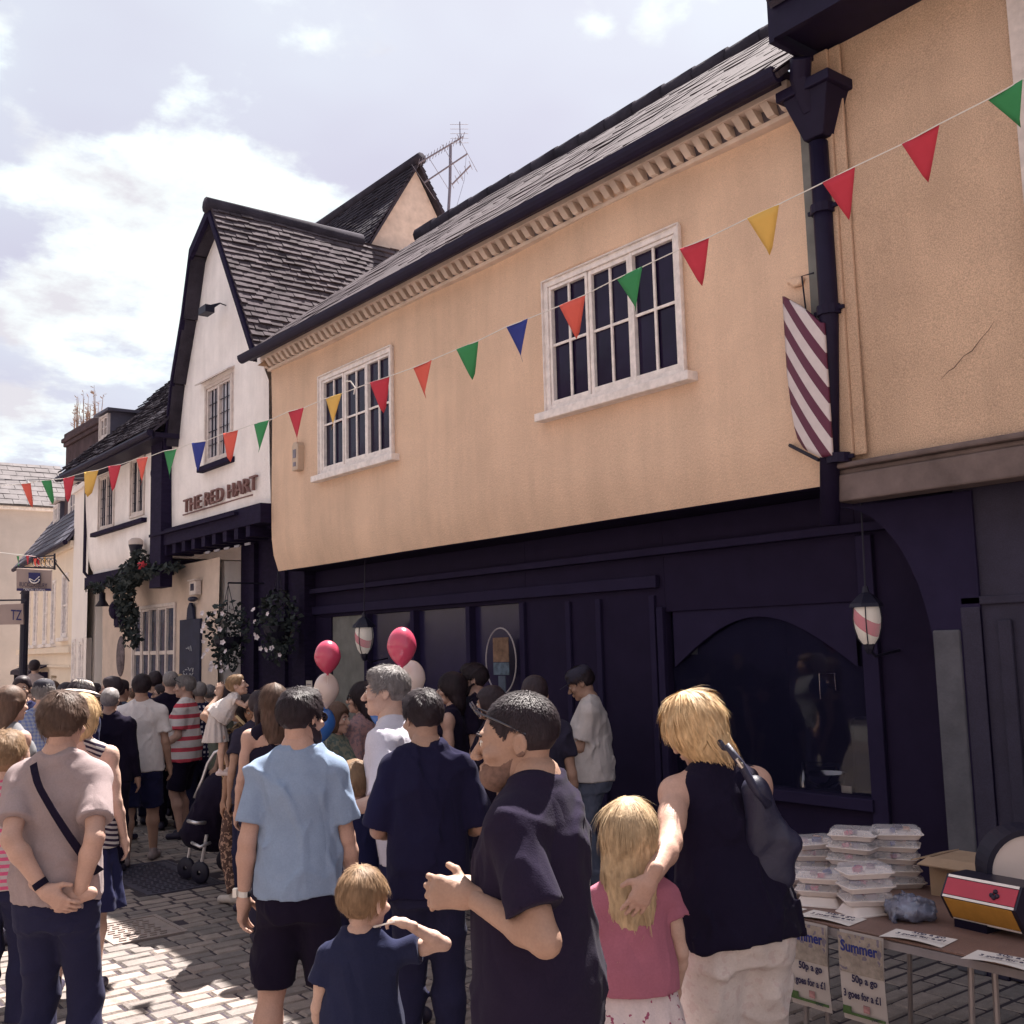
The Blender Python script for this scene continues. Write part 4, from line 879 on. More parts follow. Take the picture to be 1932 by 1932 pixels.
    for i, s_ in enumerate((+1, -1)):
        a = am[s_]
        if a.get('hide'): continue
        fd = a.get('fd', (W_[s_]-E_[s_])); fd = np.array(fd, float); fd /= np.linalg.norm(fd); pn = a.get('pn', (-s_*1., -.2, .0)); sdv = a.get('th', (0, 1, .2))
        hsd = hand_sdf(W_[s_], fd, pn, sdv, (.9 if fem else 1.)*(.78 if kid else 1), curl=a.get('curl', .45))
        V, Fq = hsd.mesh(fres if det < 3 else .0036); allV.append(V); allF.append(Fq+nb); nb += len(V)
        HEADC[(PCOUNT, s_)] = (W_[s_]*sc, fd)
    body = mkobj('body', np.concatenate(allV)*sc, np.concatenate(allF), SK[skin], root, smooth=True, local=True)
    # eyes
    if feat and det >= 1:
        m = MB()
        for s_ in (1,-1): m.ball(hp_((s_*.030,.0835,.001)), .0122*hs_, 10)
        m.v = [tuple(np.array(p)*sc) for p in m.v]; m.build('eyes', EYE, root, smooth=True, local=True)
        m = MB()
        for s_ in (1,-1): m.ball(hp_((s_*.0305,.0915,.001)), .0058*hs_, 8); m.tube([hp_((s_*.016,.099,.021)), hp_((s_*.032,.099,.026)), hp_((s_*.048,.088,.020))], .0035*hs_, 5)
        m.v = [tuple(np.array(p)*sc) for p in m.v]; m.build('iris', HAIR['dark'], root, smooth=True, local=True)
    if beard:
        q = SD(); q.p = [p_ for p_ in h.p[1:]]; za_ = np.array([(-.06,-.12),(-.02,-.02),(.02,-.045),(.045,-.060),(.07,-.058),(.12,-.048)])
        def bcut(x, y, z):
            p = (x-Hd[0], y-Hd[1], z-Hd[2]); l = [(Rh[0,i]*p[0]+Rh[1,i]*p[1]+Rh[2,i]*p[2])/hs_ for i in range(3)]
            return np.maximum(np.maximum(l[2]-np.interp(l[1], za_[:,0], za_[:,1]), -.03-l[1]), np.minimum(.022-np.abs(l[0]), .07-np.abs(l[1]-.125)+.0*l[1])-0*l[0]-.5*(l[2] < -.072))*hs_
        q.prim(bcut, (0,0,0), (0,0,0), 0, 'i')
        V, Fq = q.mesh(fres, disp=lambda x, y, z: -(.0035 if beard != 'stubble' else .0016)+0*x); mkobj('beard', V*sc, Fq, HAIR[beard] if beard != 'stubble' else mat('dark stubble', (.17,.10,.08), .7, .3, 60, .001, 200, .2), root, smooth=True, local=True)
    # ---- hair
    st, hc = hair[0], hair[1]; hm_ = HAIR[hc] if isinstance(hc, str) else hc
    if st != 'bald':
        q = SD(); thick = {'buzz': .004, 'short': .013, 'crop': .009, 'bob': .030, 'long': .020, 'pony': .014, 'mop': .022, 'up': .016, 'fringe': .012}.get(st, .012)
        q.ell(hp_((0,-.020,.034)), np.array((.076*wd+thick,.095+thick,.086+thick))*hs_, Rh, k=.02)
        if st in ('short', 'mop'): q.ell(hp_((0,.03,.085)), np.array((.055,.05,.035))*hs_, Rh, k=.03)
        if st == 'bob': q.tube([(-.125,.070,.062,-.045),(-.07,.100,.092,-.030),(0,.105,.105,-.022),(.06,.09,.10,-.02)], k=.03, R=Rh, piv=(0,0,0)); q.p[-1] = _shift(q.p[-1], Hd, hs_)
        if st in ('long','pony') and st == 'long':
            bl = top.get('hairlen', .36); q.tube([(-bl,.050,.030,-.085),(-bl*.6,.088,.050,-.075),(-.08,.095,.070,-.052),(.02,.09,.09,-.03)], k=.03, R=Rh, piv=(0,0,0)); q.p[-1] = _shift(q.p[-1], Hd, hs_)
        if st == 'pony': q.cone(hp_((0,-.115,.04)), hp_((0,-.15,-.03)), .022, .03, k=.02); q.cone(hp_((0,-.15,-.03)), hp_((0,-.12,-.24)), .03, .012, k=.02)
        if st == 'up': q.ell(hp_((0,-.10,.09)), (.04,.04,.04), k=.02)
        zc = {'buzz': [(-.2,-.055),(-.06,-.06),(-.03,-.035),(-.012,.028),(.012,.028),(.03,-.01),(.045,.035),(.07,.075),(.12,.10)],
              'short': [(-.2,-.062),(-.06,-.068),(-.035,-.045),(-.025,.022),(.012,.024),(.03,-.012),(.045,.02),(.075,.066),(.12,.08)],
              'fringe': [(-.2,-.075),(-.05,-.08),(-.03,-.02),(.02,-.012),(.05,.0),(.08,.034),(.12,.038)],
              'bob': [(-.2,-.13),(.035,-.12),(.055,-.03),(.075,.05),(.12,.07)], 'long': [(-.2,-.6),(.02,-.6),(.045,-.06),(.07,.05),(.12,.075)],
              'pony': [(-.2,-.055),(-.02,-.03),(.03,.0),(.06,.05),(.12,.08)]}
        zc['pony'] = [(-.25,-.4),(-.125,-.4),(-.115,-.055),(-.02,-.03),(.03,.0),(.06,.05),(.12,.08)]
        zc['crop'] = zc['short']; zc['mop'] = zc['short']; zc['up'] = [(-.2,-.05),(-.02,-.03),(.03,0),(.06,.05),(.12,.08)]
        za = np.array(zc.get(st, zc['short']))
        def cutfn(x, y, z):
            p = (x-Hd[0], y-Hd[1], z-Hd[2]); l = [(Rh[0,i]*p[0]+Rh[1,i]*p[1]+Rh[2,i]*p[2])/hs_ for i in range(3)]
            return (np.interp(l[1], za[:,0], za[:,1])-l[2]+.004*np.sin(l[0]*160))*.6*hs_
        q.prim(cutfn, (0,0,0), (0,0,0), 0, 'i')
        amp = {'buzz': .0004, 'short': .006, 'crop': .004, 'bob': .007, 'long': .006, 'mop': .010, 'fringe': .005}.get(st, .005)
        V, Fq = q.mesh(fres*.95, disp=wrinkle(amp, seed+9, 2.2, .8 if st in ('long','bob') else 1.5))
        ho = mkobj('hair', V*sc, Fq, hm_, root, smooth=True, local=True)
        if det >= 2 and st != 'x':
            nst = {'buzz': 5200, 'short': 5200, 'crop': 4600, 'fringe': 4200, 'bob': 5200, 'long': 5200}.get(st, 3600)*(1.5 if det == 3 else .8)
            ln_ = {'buzz': .009, 'short': .026, 'crop': .016, 'fringe': .045, 'bob': .075, 'long': .09, 'mop': .04}.get(st, .03)*hs_
            strands(ho, V, Fq, Hd, Rh, int(nst), ln_, st, sc, hm_, root, seed)
    # ---- garments
    if top.get('m') is not None:
        g = gt
        if top.get('m') is not None:
            o = mk_garment(g, res*.8, top, root, 'shirt' if not top.get('name') else top['name'], sc, seed, sl, det)
        if top.get('collar'):
            q = SD(); q.cone(tp((0,-.018,1.455)), tp((0,-.016,1.51)), .074, .062, k=0, flat0=True, flat1=True); q.cone(tp((0,-.012,1.46)), tp((0,-.005,1.60)), .052, .052, k=0, op='s')
            V, Fq = q.mesh(.007); mkobj('collar', V*sc, Fq, top['m'] if top['collar'] is True else top['collar'], o, smooth=True, local=True)
    if low.get('m') is not None:
        g = SD(); kind = low['kind']; lo_ = low.get('loose', .014)
        rows = [(.80, .150*w+lo_, .112+lo_, -.008), (.90, .168*w+lo_+fat*.1, .124+lo_+fat*.3, -.01), (1.02, .150*w+lo_+fat*.2, .11+lo_+fat*.5, 0)]
        g.tube(rows, k=.03)
        if kind == 'skirt':
            hz = low.get('hem', .50); g = SD(); g.tube([(hz, .25*w, .22, -.01), (.75, .21*w, .17, -.01), (.90, .178*w+lo_, .135, -.01), (1.02, .15*w, .115, 0)], k=.03, flute=(13, .05, 1., .98))
        else:
            for s_ in (+1, -1):
                hj = np.array([s_*hx, -.005, .86]); g.ell((s_*.068*w,-.055,.885), (.084*w,.066,.095), k=.05); kn = knee[s_]
                if kind == 'shorts': t = low.get('len', .85); e = hj+(kn-hj)*t; g.cone(hj, e, .088*w+lo_, low.get('cuff', .088)+lo_, k=.05, flat1=True)
                else:
                    wd_ = low.get('wide', 0); g.cone(hj, kn, .085*w+lo_, .058+lo_+wd_, k=.05); an_ = foot[s_]+np.array([0,0,.01]); cf = kn+(an_-kn)*.35+np.array([0,-.01,0]); g.cone(kn, cf, .058+lo_+wd_, .057+lo_+wd_, k=.03); g.cone(cf, an_, .057+lo_+wd_, .046+lo_+wd_, k=.03, flat1=True)
        wr_ = wrinkle(.010*low.get('wr', 1), seed+31, .9, 1.3); in_ = inside(gt, .03)
        V, Fq = g.mesh(res*.85, disp=(lambda x, y, z: wr_(x, y, z)+in_(x, y, z)*1.2) if in_ else wr_)
        mkobj({'shorts': 'shorts', 'skirt': 'skirt'}.get(kind, 'trousers'), V*sc, Fq, low['m'], root, smooth=True, local=True)
    # ---- shoes
    g = SD()
    for s_ in (+1, -1):
        fx = foot[s_]; t = radians(8)*s_; dd = np.array([sin(t), cos(t), 0]); base = fx - np.array([0, 0, fx[2]-.042]) + np.array([0,0,max(0, foot[s_][2]-.09)])
        g.cone(base-dd*.055, base+dd*.13+np.array([0,0,-.008]), .040, .034, k=.01); g.cone(fx+np.array([0,-.01,.01]), base, .040, .040, k=.02)
    g.prim(lambda x, y, z: -z+.002, (0,0,0), (0,0,0), 0, 'i')
    V, Fq = g.mesh(max(res*.8, .010)); 
    cs = mat('shoe %.2f %.2f %.2f' % tuple(shoes), shoes, .6, .15, 20); mkobj('shoes', V*sc, Fq, cs, root, smooth=True, local=True)
    root['_'] = 0; del root['_']
    return dict(root=root, sc=sc, Hd=Hd, Rh=Rh, hs=hs_, tp=tp, W=W_, E=E_, S=S, hp=hp_, face=face, X0=X0, rl=Rl)
def _shift(p, Hd, k_):
    fn, lo, hi, k, op = p
    return (lambda x, y, z: fn((x-Hd[0])/k_, (y-Hd[1])/k_, (z-Hd[2])/k_)*k_, lo*k_+Hd, hi*k_+Hd, k, op)
def mk_garment(g, res, top, root, name, sc, seed, sl, det):
    V, Fq = g.mesh(res, disp=wrinkle(.017*top.get('wr', 1), seed+3, .85, .6))
    return mkobj(name, V*sc, Fq, top['m'], root, smooth=True, local=True)
def strands(ho, V, Fq, Hd, Rh, n, ln, st, sc, m, root, seed):
    r = np.random.default_rng(seed); a, b, c, d = (V[Fq[:,i]] for i in range(4)); nrm = np.cross(c-a, d-b); nl = np.linalg.norm(nrm, axis=1)+1e-12; nrm /= nl[:,None]
    ctr = (a+b+c+d)/4
    if ((ctr-Hd)*nrm).sum() < 0: nrm = -nrm
    crown = Hd+Rh@np.array([0,-.045,.115]); out = (((ctr-Hd)*nrm).sum(1) > .02) & (nrm[:,2] > -.35) & (ctr[:,2] > V[:,2].min()+(.07 if st == 'long' else 0))
    pr = nl*out; i = r.choice(len(Fq), n, p=pr/pr.sum()); uv = r.random((n, 2)); p = a[i]*((1-uv[:,:1])*(1-uv[:,1:]))+b[i]*(uv[:,:1]*(1-uv[:,1:]))+c[i]*(uv[:,:1]*uv[:,1:])+d[i]*((1-uv[:,:1])*uv[:,1:])
    nn = nrm[i]; flow = p-crown; flow /= np.linalg.norm(flow, axis=1)[:,None]
    dn = Rh@np.array([0,0,-1.]); wdn = {'long': 1.6, 'bob': 1.2, 'fringe': .9, 'pony': .6}.get(st, .45); flow = flow+dn*wdn
    if st in ('short', 'buzz', 'crop'): 
        fw = (p-Hd)@(Rh@np.array([0,1.,0])) > .03; flow[fw] += Rh@np.array([0,.8,.6])
    flow += r.normal(size=flow.shape)*(.35 if st in ('short','mop','crop') else .09 if st == 'long' else .16); flow -= nn*(flow*nn).sum(1)[:,None]; flow /= np.linalg.norm(flow, axis=1)[:,None]+1e-9
    wdt = np.cross(nn, flow)*(.0011 if st != 'buzz' else .0010)*r.uniform(.7, 1.4, (n,1)); L_ = ln*r.uniform(.6, 1.25, (n,1)); lift = r.uniform(.000, .005 if st not in ('short','mop') else .009, (n,1))
    if st == 'buzz': lift = r.uniform(.001,.004,(n,1))
    cv = .09
    pts = []
    for t in (0, .33, .66, 1.):
        s = L_*t; q = p+flow*s-nn*(s*s/(2*cv))*.8+nn*(.001+lift*t*(1.3-t*.4)); wf = wdt*(1 if t < .9 else .25); pts.append(q-wf); pts.append(q+wf)
    V2 = np.stack(pts, 1).reshape(-1, 3); base = np.arange(n)[:,None]*8
    F2 = np.concatenate([base+np.array([[2*k, 2*k+1, 2*k+3, 2*k+2]]) for k in range(3)])
    me = ho.data; v0 = np.zeros(len(me.vertices)*3); me.vertices.foreach_get('co', v0); f0 = Fq; k0 = len(v0)//3
    me2 = bpy.data.meshes.new('hair'); me2.from_pydata(np.concatenate([v0.reshape(-1,3), V2*sc]).tolist(), [], f0.tolist()+(F2+k0).tolist()); me2.materials.append(m); me2.polygons.foreach_set('use_smooth', [True]*len(me2.polygons)); ho.data = me2
def loc_obj(pp, mb, name, m, smooth=False, parent=None):
    mb.v = [tuple(np.array(p)*pp['sc']) for p in mb.v]; return mb.build(name, m, parent or pp['root'], smooth=smooth, local=True)
def w2l(pp, P):
    """world point to the figure's own unit frame"""
    a = radians(pp['face']); d = np.array(P)-pp['X0']; return np.array([cos(a)*d[0]-sin(a)*d[1], sin(a)*d[0]+cos(a)*d[1], d[2]])/pp['sc']
def frame(u, vt, d, face, height=None):
    P = onD(u, vt, d); return dict(sc=(height or P[2])/1.75, face=face, X0=np.array([P[0], P[1], 0]))
# ------------------------------------------------------------------ the crowd
LEFT = -52            # heading that looks towards the left of the street view
G1 = 'people watching in the crowd'
def at(fr, u, v, d): return w2l(fr, onD(u, v, d))
def band(pp, x0, z0, x1, z1, rx, ry, cy, w_, m, name='strap', off=.008, back=True):
    """flat strap laid over the back (or chest) of a figure"""
    mb = MB(); n = 14; L_, R_ = [], []; sgn = -1 if back else 1
    d = np.array([x1-x0, z1-z0]); d /= np.linalg.norm(d); nx = np.array([-d[1], d[0]])*w_/2
    for i in range(n+1):
        t = i/n; c = np.array([x0+(x1-x0)*t, z0+(z1-z0)*t])
        for lst, s_ in ((L_, 1), (R_, -1)):
            q = c+nx*s_; e = max(0, 1-(q[0]/rx)**2); rise = max(0, (q[1]-1.38)/.12); lst.append((q[0], cy+sgn*(ry*sqrt(e)*(1-.55*min(1,rise)**1.5)+off), q[1]))
    vs = L_+R_+[(x, y-sgn*-.004, z) for x, y, z in L_]+[(x, y-sgn*-.004, z) for x, y, z in R_]; k = n+1
    fs = []
    for i in range(n): fs += [(i, i+1, k+i+1, k+i), (2*k+i, 3*k+i, 3*k+i+1, 2*k+i+1), (i, 2*k+i, 2*k+i+1, i+1), (k+i, k+i+1, 3*k+i+1, 3*k+i)]
    mb.add(vs, fs); return loc_obj(pp, mb, name, m)
def sunglasses(pp, up=False, m=None, clear=False):
    mb = MB(); hp_ = pp['hp']; oy, oz = (.078, .062) if up else (.103, .002); tl = .05 if up else 0
    for s_ in (1, -1):
        c = hp_((s_*.033, oy+(.02 if up else 0), oz+(.025 if up else 0))); 
        rim = [hp_((s_*.033+.026*cos(a), oy+(.02 if up else 0)+(.012*sin(a) if up else 0), oz+(.025 if up else 0)+.020*sin(a))) for a in [2*pi*i/12 for i in range(12)]]
        mb.add(rim+[c], [(i, (i+1) % 12, 12) for i in range(12)]); mb.tube(rim+[rim[0]], .0022*pp['hs'], 5)
        mb.tube([hp_((s_*.058, oy+(.02 if up else -.005), oz+(.025 if up else .004))), hp_((s_*.077, .03, oz-(.01 if up else -.004))), hp_((s_*.080, -.03, oz-(.045 if up else .004)))], .0028*pp['hs'], 5)
    mb.tube([hp_((-.008, oy+(.022 if up else .003), oz+(.03 if up else .006))), hp_((.008, oy+(.022 if up else .003), oz+(.03 if up else .006)))], .0025*pp['hs'], 5)
    return loc_obj(pp, mb, 'sunglasses', m or mat('sunglasses black', (.015,.012,.02), .12, 0, spec=.8))
def cap(pp, m, brim=True, hat=False):
    mb = MB(); hp_ = pp['hp']
    def ring(r, z, y0=-.015): return [hp_(((.078+r)*cos(2*pi*i/20), y0+(.098+r)*sin(2*pi*i/20), z)) for i in range(20)]
    if hat: rows = [ring(.085, .018), ring(.045, .036), ring(.014, .048), ring(.012, .095), ring(-.01, .128), ring(-.05, .14), ring(-.075, .142)]; und = [ring(.085, .014), ring(.045, .031), ring(.010, .04)]
    else: rows = [ring(.012, .035), ring(.013, .07), ring(.002, .105), ring(-.03, .128), ring(-.07, .134)]; und = None
    k = 0
    vs = [p for r in rows for p in r]; fs = []
    for a in range(len(rows)-1):
        for i in range(20): j = (i+1) % 20; fs.append((a*20+i, a*20+j, (a+1)*20+j, (a+1)*20+i))
    fs.append(tuple((len(rows)-1)*20+i for i in range(20))); mb.add(vs, fs)
    if und:
        vs = [p for r in und for p in r]; fs = [(a*20+j, a*20+i, (a+1)*20+i, (a+1)*20+j) for a in range(2) for i in range(20) for j in [(i+1) % 20]]; mb.add(vs, fs)
    elif brim:
        o = [hp_((.07*cos(a), .07+.10*sin(a), .035-.012*sin(a))) for a in [pi*i/10 for i in range(11)]]; q = [tuple(np.array(p)+[0,0,.006]) for p in o]
        mb.add(o+q, [tuple(range(11)), tuple(range(11, 22))[::-1]]+[(i, i+1, 12+i, 11+i) for i in range(10)])
    return loc_obj(pp, mb, 'hat' if hat else 'cap', m, smooth=True)

# -- nearest figures
fr = frame(118, 1312, 4.7, 36)
A = person('person in an olive grey T-shirt with hands clasped behind the back and a black strap', 118, 1312, 4.7, face=36, hy=3, hp=4, hair=('mop','brown'), w=.90, fat=.015, det=3, skin='pink',
    top=dict(m=cloth('olive grey jersey', (.50,.395,.40)), hem=.91, loose=.017, sleeve=.72, cuff=1.1), low=dict(kind='trousers', m=JEAN, loose=.012),
    arms=(dict(W=at(fr, 148, 1692, 4.46), E=(.6, -1, -.1), fd=(-1,-.1,-.25), pn=(0,1,.1), th=(0,0,1), curl=.55), dict(W=at(fr, 84, 1680, 4.42), E=(-.6, -1, -.1), fd=(1,-.1,-.75), pn=(.3,.9,.3), th=(.3,0,1), curl=.35)), legs=((.03,0),(-.02,.05)))
band(A, -.068, 1.475, .20, 1.02, .215, .155, -.01, .028, BLACK, off=.020)
mb = MB(); wl = A['W'][-1]; dd = A['W'][-1]-A['E'][-1]; dd /= np.linalg.norm(dd); mb.tube([wl-dd*.045, wl-dd*.018], .031, 14); loc_obj(A, mb, 'watch', BLACK)
B = person('man in a pale blue T-shirt and black shorts with his back turned', 562, 1303, 4.75, face=34, hy=34, hp=3, hair=('short','dark'), beard='dark', w=.90, fat=.01, det=3, skin='pink',
    top=dict(m=cloth('pale blue jersey', (.37,.48,.68)), hem=.90, loose=.014, sleeve=.74, cuff=1.1, wr=1.2), low=dict(kind='shorts', m=BLACK, loose=.008, len=.90, cuff=.088),
    arms=(dict(W=(.235,.08,.88), E=(.2,-1,-.1)), dict(W=(-.23,.0,.88), E=(-.25,-1,0))), legs=((.07,0),(-.07,0)))
sunglasses(B)
mb = MB(); wl = B['W'][-1]; dd = wl-B['E'][-1]; dd /= np.linalg.norm(dd); mb.tube([wl-dd*.04, wl-dd*.015], .030, 14); mb.box(wl[0]-.045, wl[0]-.028, wl[1]-.016, wl[1]+.016, wl[2]+.008, wl[2]+.042); loc_obj(B, mb, 'watch', mat('steel watch', (.5,.5,.5), .3, 0, metal=1))
fr = frame(800, 1308, 5.0, 30)
C = person('man in a navy collared shirt standing between the blue T-shirt and the shaved head', 803, 1305, 5.0, face=34, hy=-30, hp=8, hair=('short','dark'), w=.92, fat=.02, det=3, skin='tan',
    top=dict(m=cloth('navy cotton', (.022,.020,.058)), hem=.84, loose=.026, sleeve=.95, cuff=1.25, collar=True, wr=1.1), low=dict(kind='trousers', m=JEAN),
    arms=(dict(W=(.16,.24,1.08), E=(.5,-.8,-.6)), dict(W=(-.14,.24,1.08), E=(-.5,-.8,-.6))), legs=((0,0),(-.02,.05)))
fr = frame(998, 1308, 3.0, -34)
D = person('heavily built man in a black T-shirt with sunglasses pushed up on his cropped head', 998, 1308, 3.0, af_=.92, face=-30, hy=-20, hp=4, hair=('buzz','dark'), beard='stubble', w=.96, fat=.028, nk=(0,.02,-.035), det=3, skin='tan',
    top=dict(m=cloth('black jersey', (.030,.022,.050)), hem=.88, loose=.026, sleeve=.74, cuff=1.12), low=dict(kind='trousers', m=BLACK, loose=.02),
    arms=(dict(W=at(fr, 890, 1694, 2.96), E=(.6,-.6,-.7), fd=(-.75,.5,.15), pn=(-.2,-.3,-.9), th=(-.3,.5,.8), curl=.7), dict(W=at(fr, 896, 1712, 2.80), Ep=at(fr, 985, 1775, 2.70), fd=(-.25,1,.12), pn=(.9,.1,-.2), th=(.2,0,1), curl=.85)))
sunglasses(D, up=True)
fr = frame(1368, 1330, 4.0, 22, 1.73)
E_W = at(fr, 1226, 1662, 3.48)
Ew = person('blonde woman in a sleeveless black top and white trousers with an arm around the girl', 1368, 1330, 4.0, face=22, hy=-28, hp=26, hr=-6, lean=8, side=-3, build='f', height=1.73, hair=('bob','blonde'), w=1.04, fat=.025, det=3, skin='pink', hs=1.0, af_=1.22,
    top=dict(m=cloth('black crepe', (.018,.014,.036)), hem=.865, sleeve=0, loose=.022, flare=.015, neck=1.475), low=dict(kind='trousers', m=cloth('white linen', (.95,.84,.80), pat=('spots', 30, .60, (.55,.46,.44))), loose=.028, wide=.03, wr=2),
    arms=(dict(W=(.10,.30,1.08), E=(.2,-.3,-1)), dict(W=E_W, E=(.5,0,-.3), fd=(-.40,.30,-.85), pn=(.1,1,.1), th=(-.9,0,.5), curl=.18)))
fr = frame(1185, 1515, 3.75, 30)
Fg = person('small girl with long fair hair in a pink T-shirt and white flowered skirt', 1185, 1513, 3.68, face=30, hy=26, hp=-4, build='k', hair=('long','ash'), det=3, skin='fair', w=1.02, hs=1.0,
    top=dict(m=cloth('pink jersey', (.56,.20,.28)), hem=.985, sleeve=.38, cuff=1.25, loose=.020, hairlen=.34, wr=.8, neck=1.42), low=dict(kind='skirt', m=cloth('flowered cotton', (.98,.82,.82), pat=('spots', 38, .64, (.30,.08,.14))), hem=.52),
    arms=(dict(W=(.21,.12,.93), E=(.4,-1,-.3), hide=False), dict(W=(-.225,.10,.90), E=(-.4,-1,-.3))))
fr = frame(682, 1640, 3.6, 34)
Gb = person('little boy in a navy T-shirt eating with a white spoon', 680, 1640, 3.6, face=36, hy=34, hp=4, build='k', hair=('fringe','fairbrown'), det=3, skin='fair', w=1.06, hs=1.0,
    top=dict(m=cloth('navy jersey', (.035,.040,.095)), hem=.80, sleeve=.52, cuff=1.35, loose=.026, neck=1.43), low=dict(kind='shorts', m=DGREY),
    arms=(dict(W=at(fr, 770, 1742, 3.52), E=tuple(at(fr, 800, 1835, 3.62)-np.array([.17,0,1.36])), fd=(-.9,.25,.2), pn=(-.2,.1,-1), th=(-.3,1,0), curl=.75), dict(W=(-.20,.12,.93), E=(-.5,-1,-.3))))
sp = MB(); a, b = onD(736, 1741, 3.50), onD(709, 1748, 3.56); sp.tube([a+(a-b)*.3, a, (a+b)/2, b], [.0025,.003,.003,.004], 6); sp.ball(b, (.012,.009,.004), 10)
tag(sp.build('spoon', mat('white plastic', (.8,.75,.72), .35, 0)), 'small white plastic spoon held to the mouth of the boy', 'spoon')

# -- middle distance, right to left
LF = dict(arms=({}, {}))
fr = frame(790, 1275, 6.0, -50, 1.80)
H_ = person('grey haired man in a pale lilac short sleeved shirt bending to the left', 764, 1270, 5.7, face=-46, hy=-6, lean=9, height=1.83, hair=('short','grey'), det=2, skin='fair', w=1.08, fat=.03,
    top=dict(m=cloth('pale lilac cotton', (.86,.83,.95)), hem=.82, loose=.03, sleeve=.85, cuff=1.3, collar=True), low=dict(kind='trousers', m=NAVY),
    arms=(dict(W=(.12,.40,1.02), E=(.8,-.5,-.7)), dict(W=at(fr, 676, 1520, 5.6), E=(-.2,-.6,-1))))
person('person with curly dark hair in the shadow behind the shaved head', 1008, 1277, 7.0, face=30, hair=('short','dark'), det=1, top=dict(m=DGREY), low=dict(kind='trousers', m=JEAN), skin='tan', group=G1)
I_ = person('man in a white T-shirt and faded jeans looking down at his hands by the shopfront', 1112, 1256, 8.6, face=-48, hp=24, lean=2, hair=('short','dark'), det=2, skin='tan', fat=.06, w=1.02,
    top=dict(m=cloth('white jersey', (.90,.82,.80)), hem=.86, loose=.024, sleeve=.8, wr=1.2), low=dict(kind='trousers', m=LJEAN), arms=(dict(W=(.06,.34,1.12), E=(.6,-.5,-.7), curl=.8), dict(W=(-.08,.32,1.14), E=(-.5,-1,-.9), curl=.8)))
cap(I_, mat('dark cap', (.03,.028,.05), .8, .1))
J_ = person('man in a black T-shirt and sunglasses looking left before the shop window', 893, 1254, 8.6, face=-44, hy=-6, hair=('short','dark'), beard='dark', det=2, skin='pink', w=1.04, top=dict(m=BLACK), low=dict(kind='trousers', m=JEAN), group=G1)
sunglasses(J_)
person('dark haired woman in a black vest looking left beside the man in sunglasses', 852, 1272, 8.4, face=-40, hy=-10, build='f', hair=('long','dark'), det=2, skin='pink', top=dict(m=BLACK, sleeve=0, hairlen=.2, scoop=True, neck=1.44), low=dict(kind='trousers', m=JEAN), group=G1)
M_ = person('woman with dark wavy hair in a dusty pink top carrying a red shoulder strap', 682, 1290, 8.2, face=-42, hy=-6, hp=-4, build='f', hair=('long','dark'), det=2, skin='pink', w=1.08, fat=.03, top=dict(m=cloth('dusty pink viscose', (.50,.30,.30), pat=('spots', 40, .56, (.20,.14,.16))), hairlen=.26, loose=.04, flare=.06, sleeve=.85, cuff=1.4, hem=.78), low=dict(kind='trousers', m=DGREY),
    arms=(dict(W=(.15,.25,1.05), E=(.7,-.7,-.4)), dict(W=(-.14,.2,1.0), E=(-.7,-.8,-.3))))
sunglasses(M_); band(M_, -.10, 1.44, .19, .98, .21, .165, 0, .03, mat('red leather', (.36,.08,.09), .5, .1), off=.03)
person('woman in a sage green floral blouse half hidden behind the balloons', 634, 1330, 7.9, face=150, build='f', hair=('bob','brown'), det=1, skin='pink', top=dict(m=cloth('floral sage', (.30,.31,.24), pat=('spots', 35, .52, (.10,.13,.12))), loose=.03), low=dict(kind='trousers', m=DGREY), group=G1)
person('young child with sunlit light brown hair between two men', 668, 1438, 5.6, face=34, build='k', hair=('short','fairbrown'), det=2, top=dict(m=NAVY), low=dict(kind='trousers', m=JEAN))
person('woman with long brown hair and bare shoulders beside the dark haired man', 516, 1294, 7.4, face=22, hy=-8, build='f', hair=('long','brown'), det=2, skin='pink', w=1.05, top=dict(m=cloth('black strappy', (.025,.02,.04)), sleeve=0, neck=1.36, scoop=True, hairlen=.28), low=dict(kind='trousers', m=DGREY))
person('woman with a dark ponytail between the lifted child and the long brown hair', 489, 1305, 8.2, face=30, build='f', hair=('pony','dark'), det=1, skin='tan', top=dict(m=DGREY, sleeve=.5), low=dict(kind='trousers', m=JEAN), group=G1)
fr = frame(458, 1345, 8.6, -20)
q1 = at(fr, 447, 1322, 8.3)
Q_ = person('woman in a leopard print top lifting a small child above her head', 458, 1345, 8.6, face=-24, hy=-20, hp=-10, build='f', hair=('long','dark'), det=2, skin='tan', w=1.0, height=1.58, top=dict(m=cloth('leopard print', (.42,.28,.15), pat=('spots', 45, .52, (.05,.03,.03))), hairlen=.30, sleeve=.2, hem=.82, loose=.03), low=dict(kind='trousers', m=cloth('patterned brown', (.16,.10,.09), pat=('spots', 40, .55, (.40,.26,.20)))),
    arms=(dict(W=(.10,.14,1.78), E=(.9,.3,-.2), fd=(-.3,.2,1), pn=(-.6,.2,0), curl=.4), dict(W=(-.12,.16,1.76), E=(-.9,.3,-.2), fd=(.3,.2,1), pn=(.6,.2,0), curl=.4)), shoes=(.5,.45,.42))
p = onD(442, 1310, 8.3)
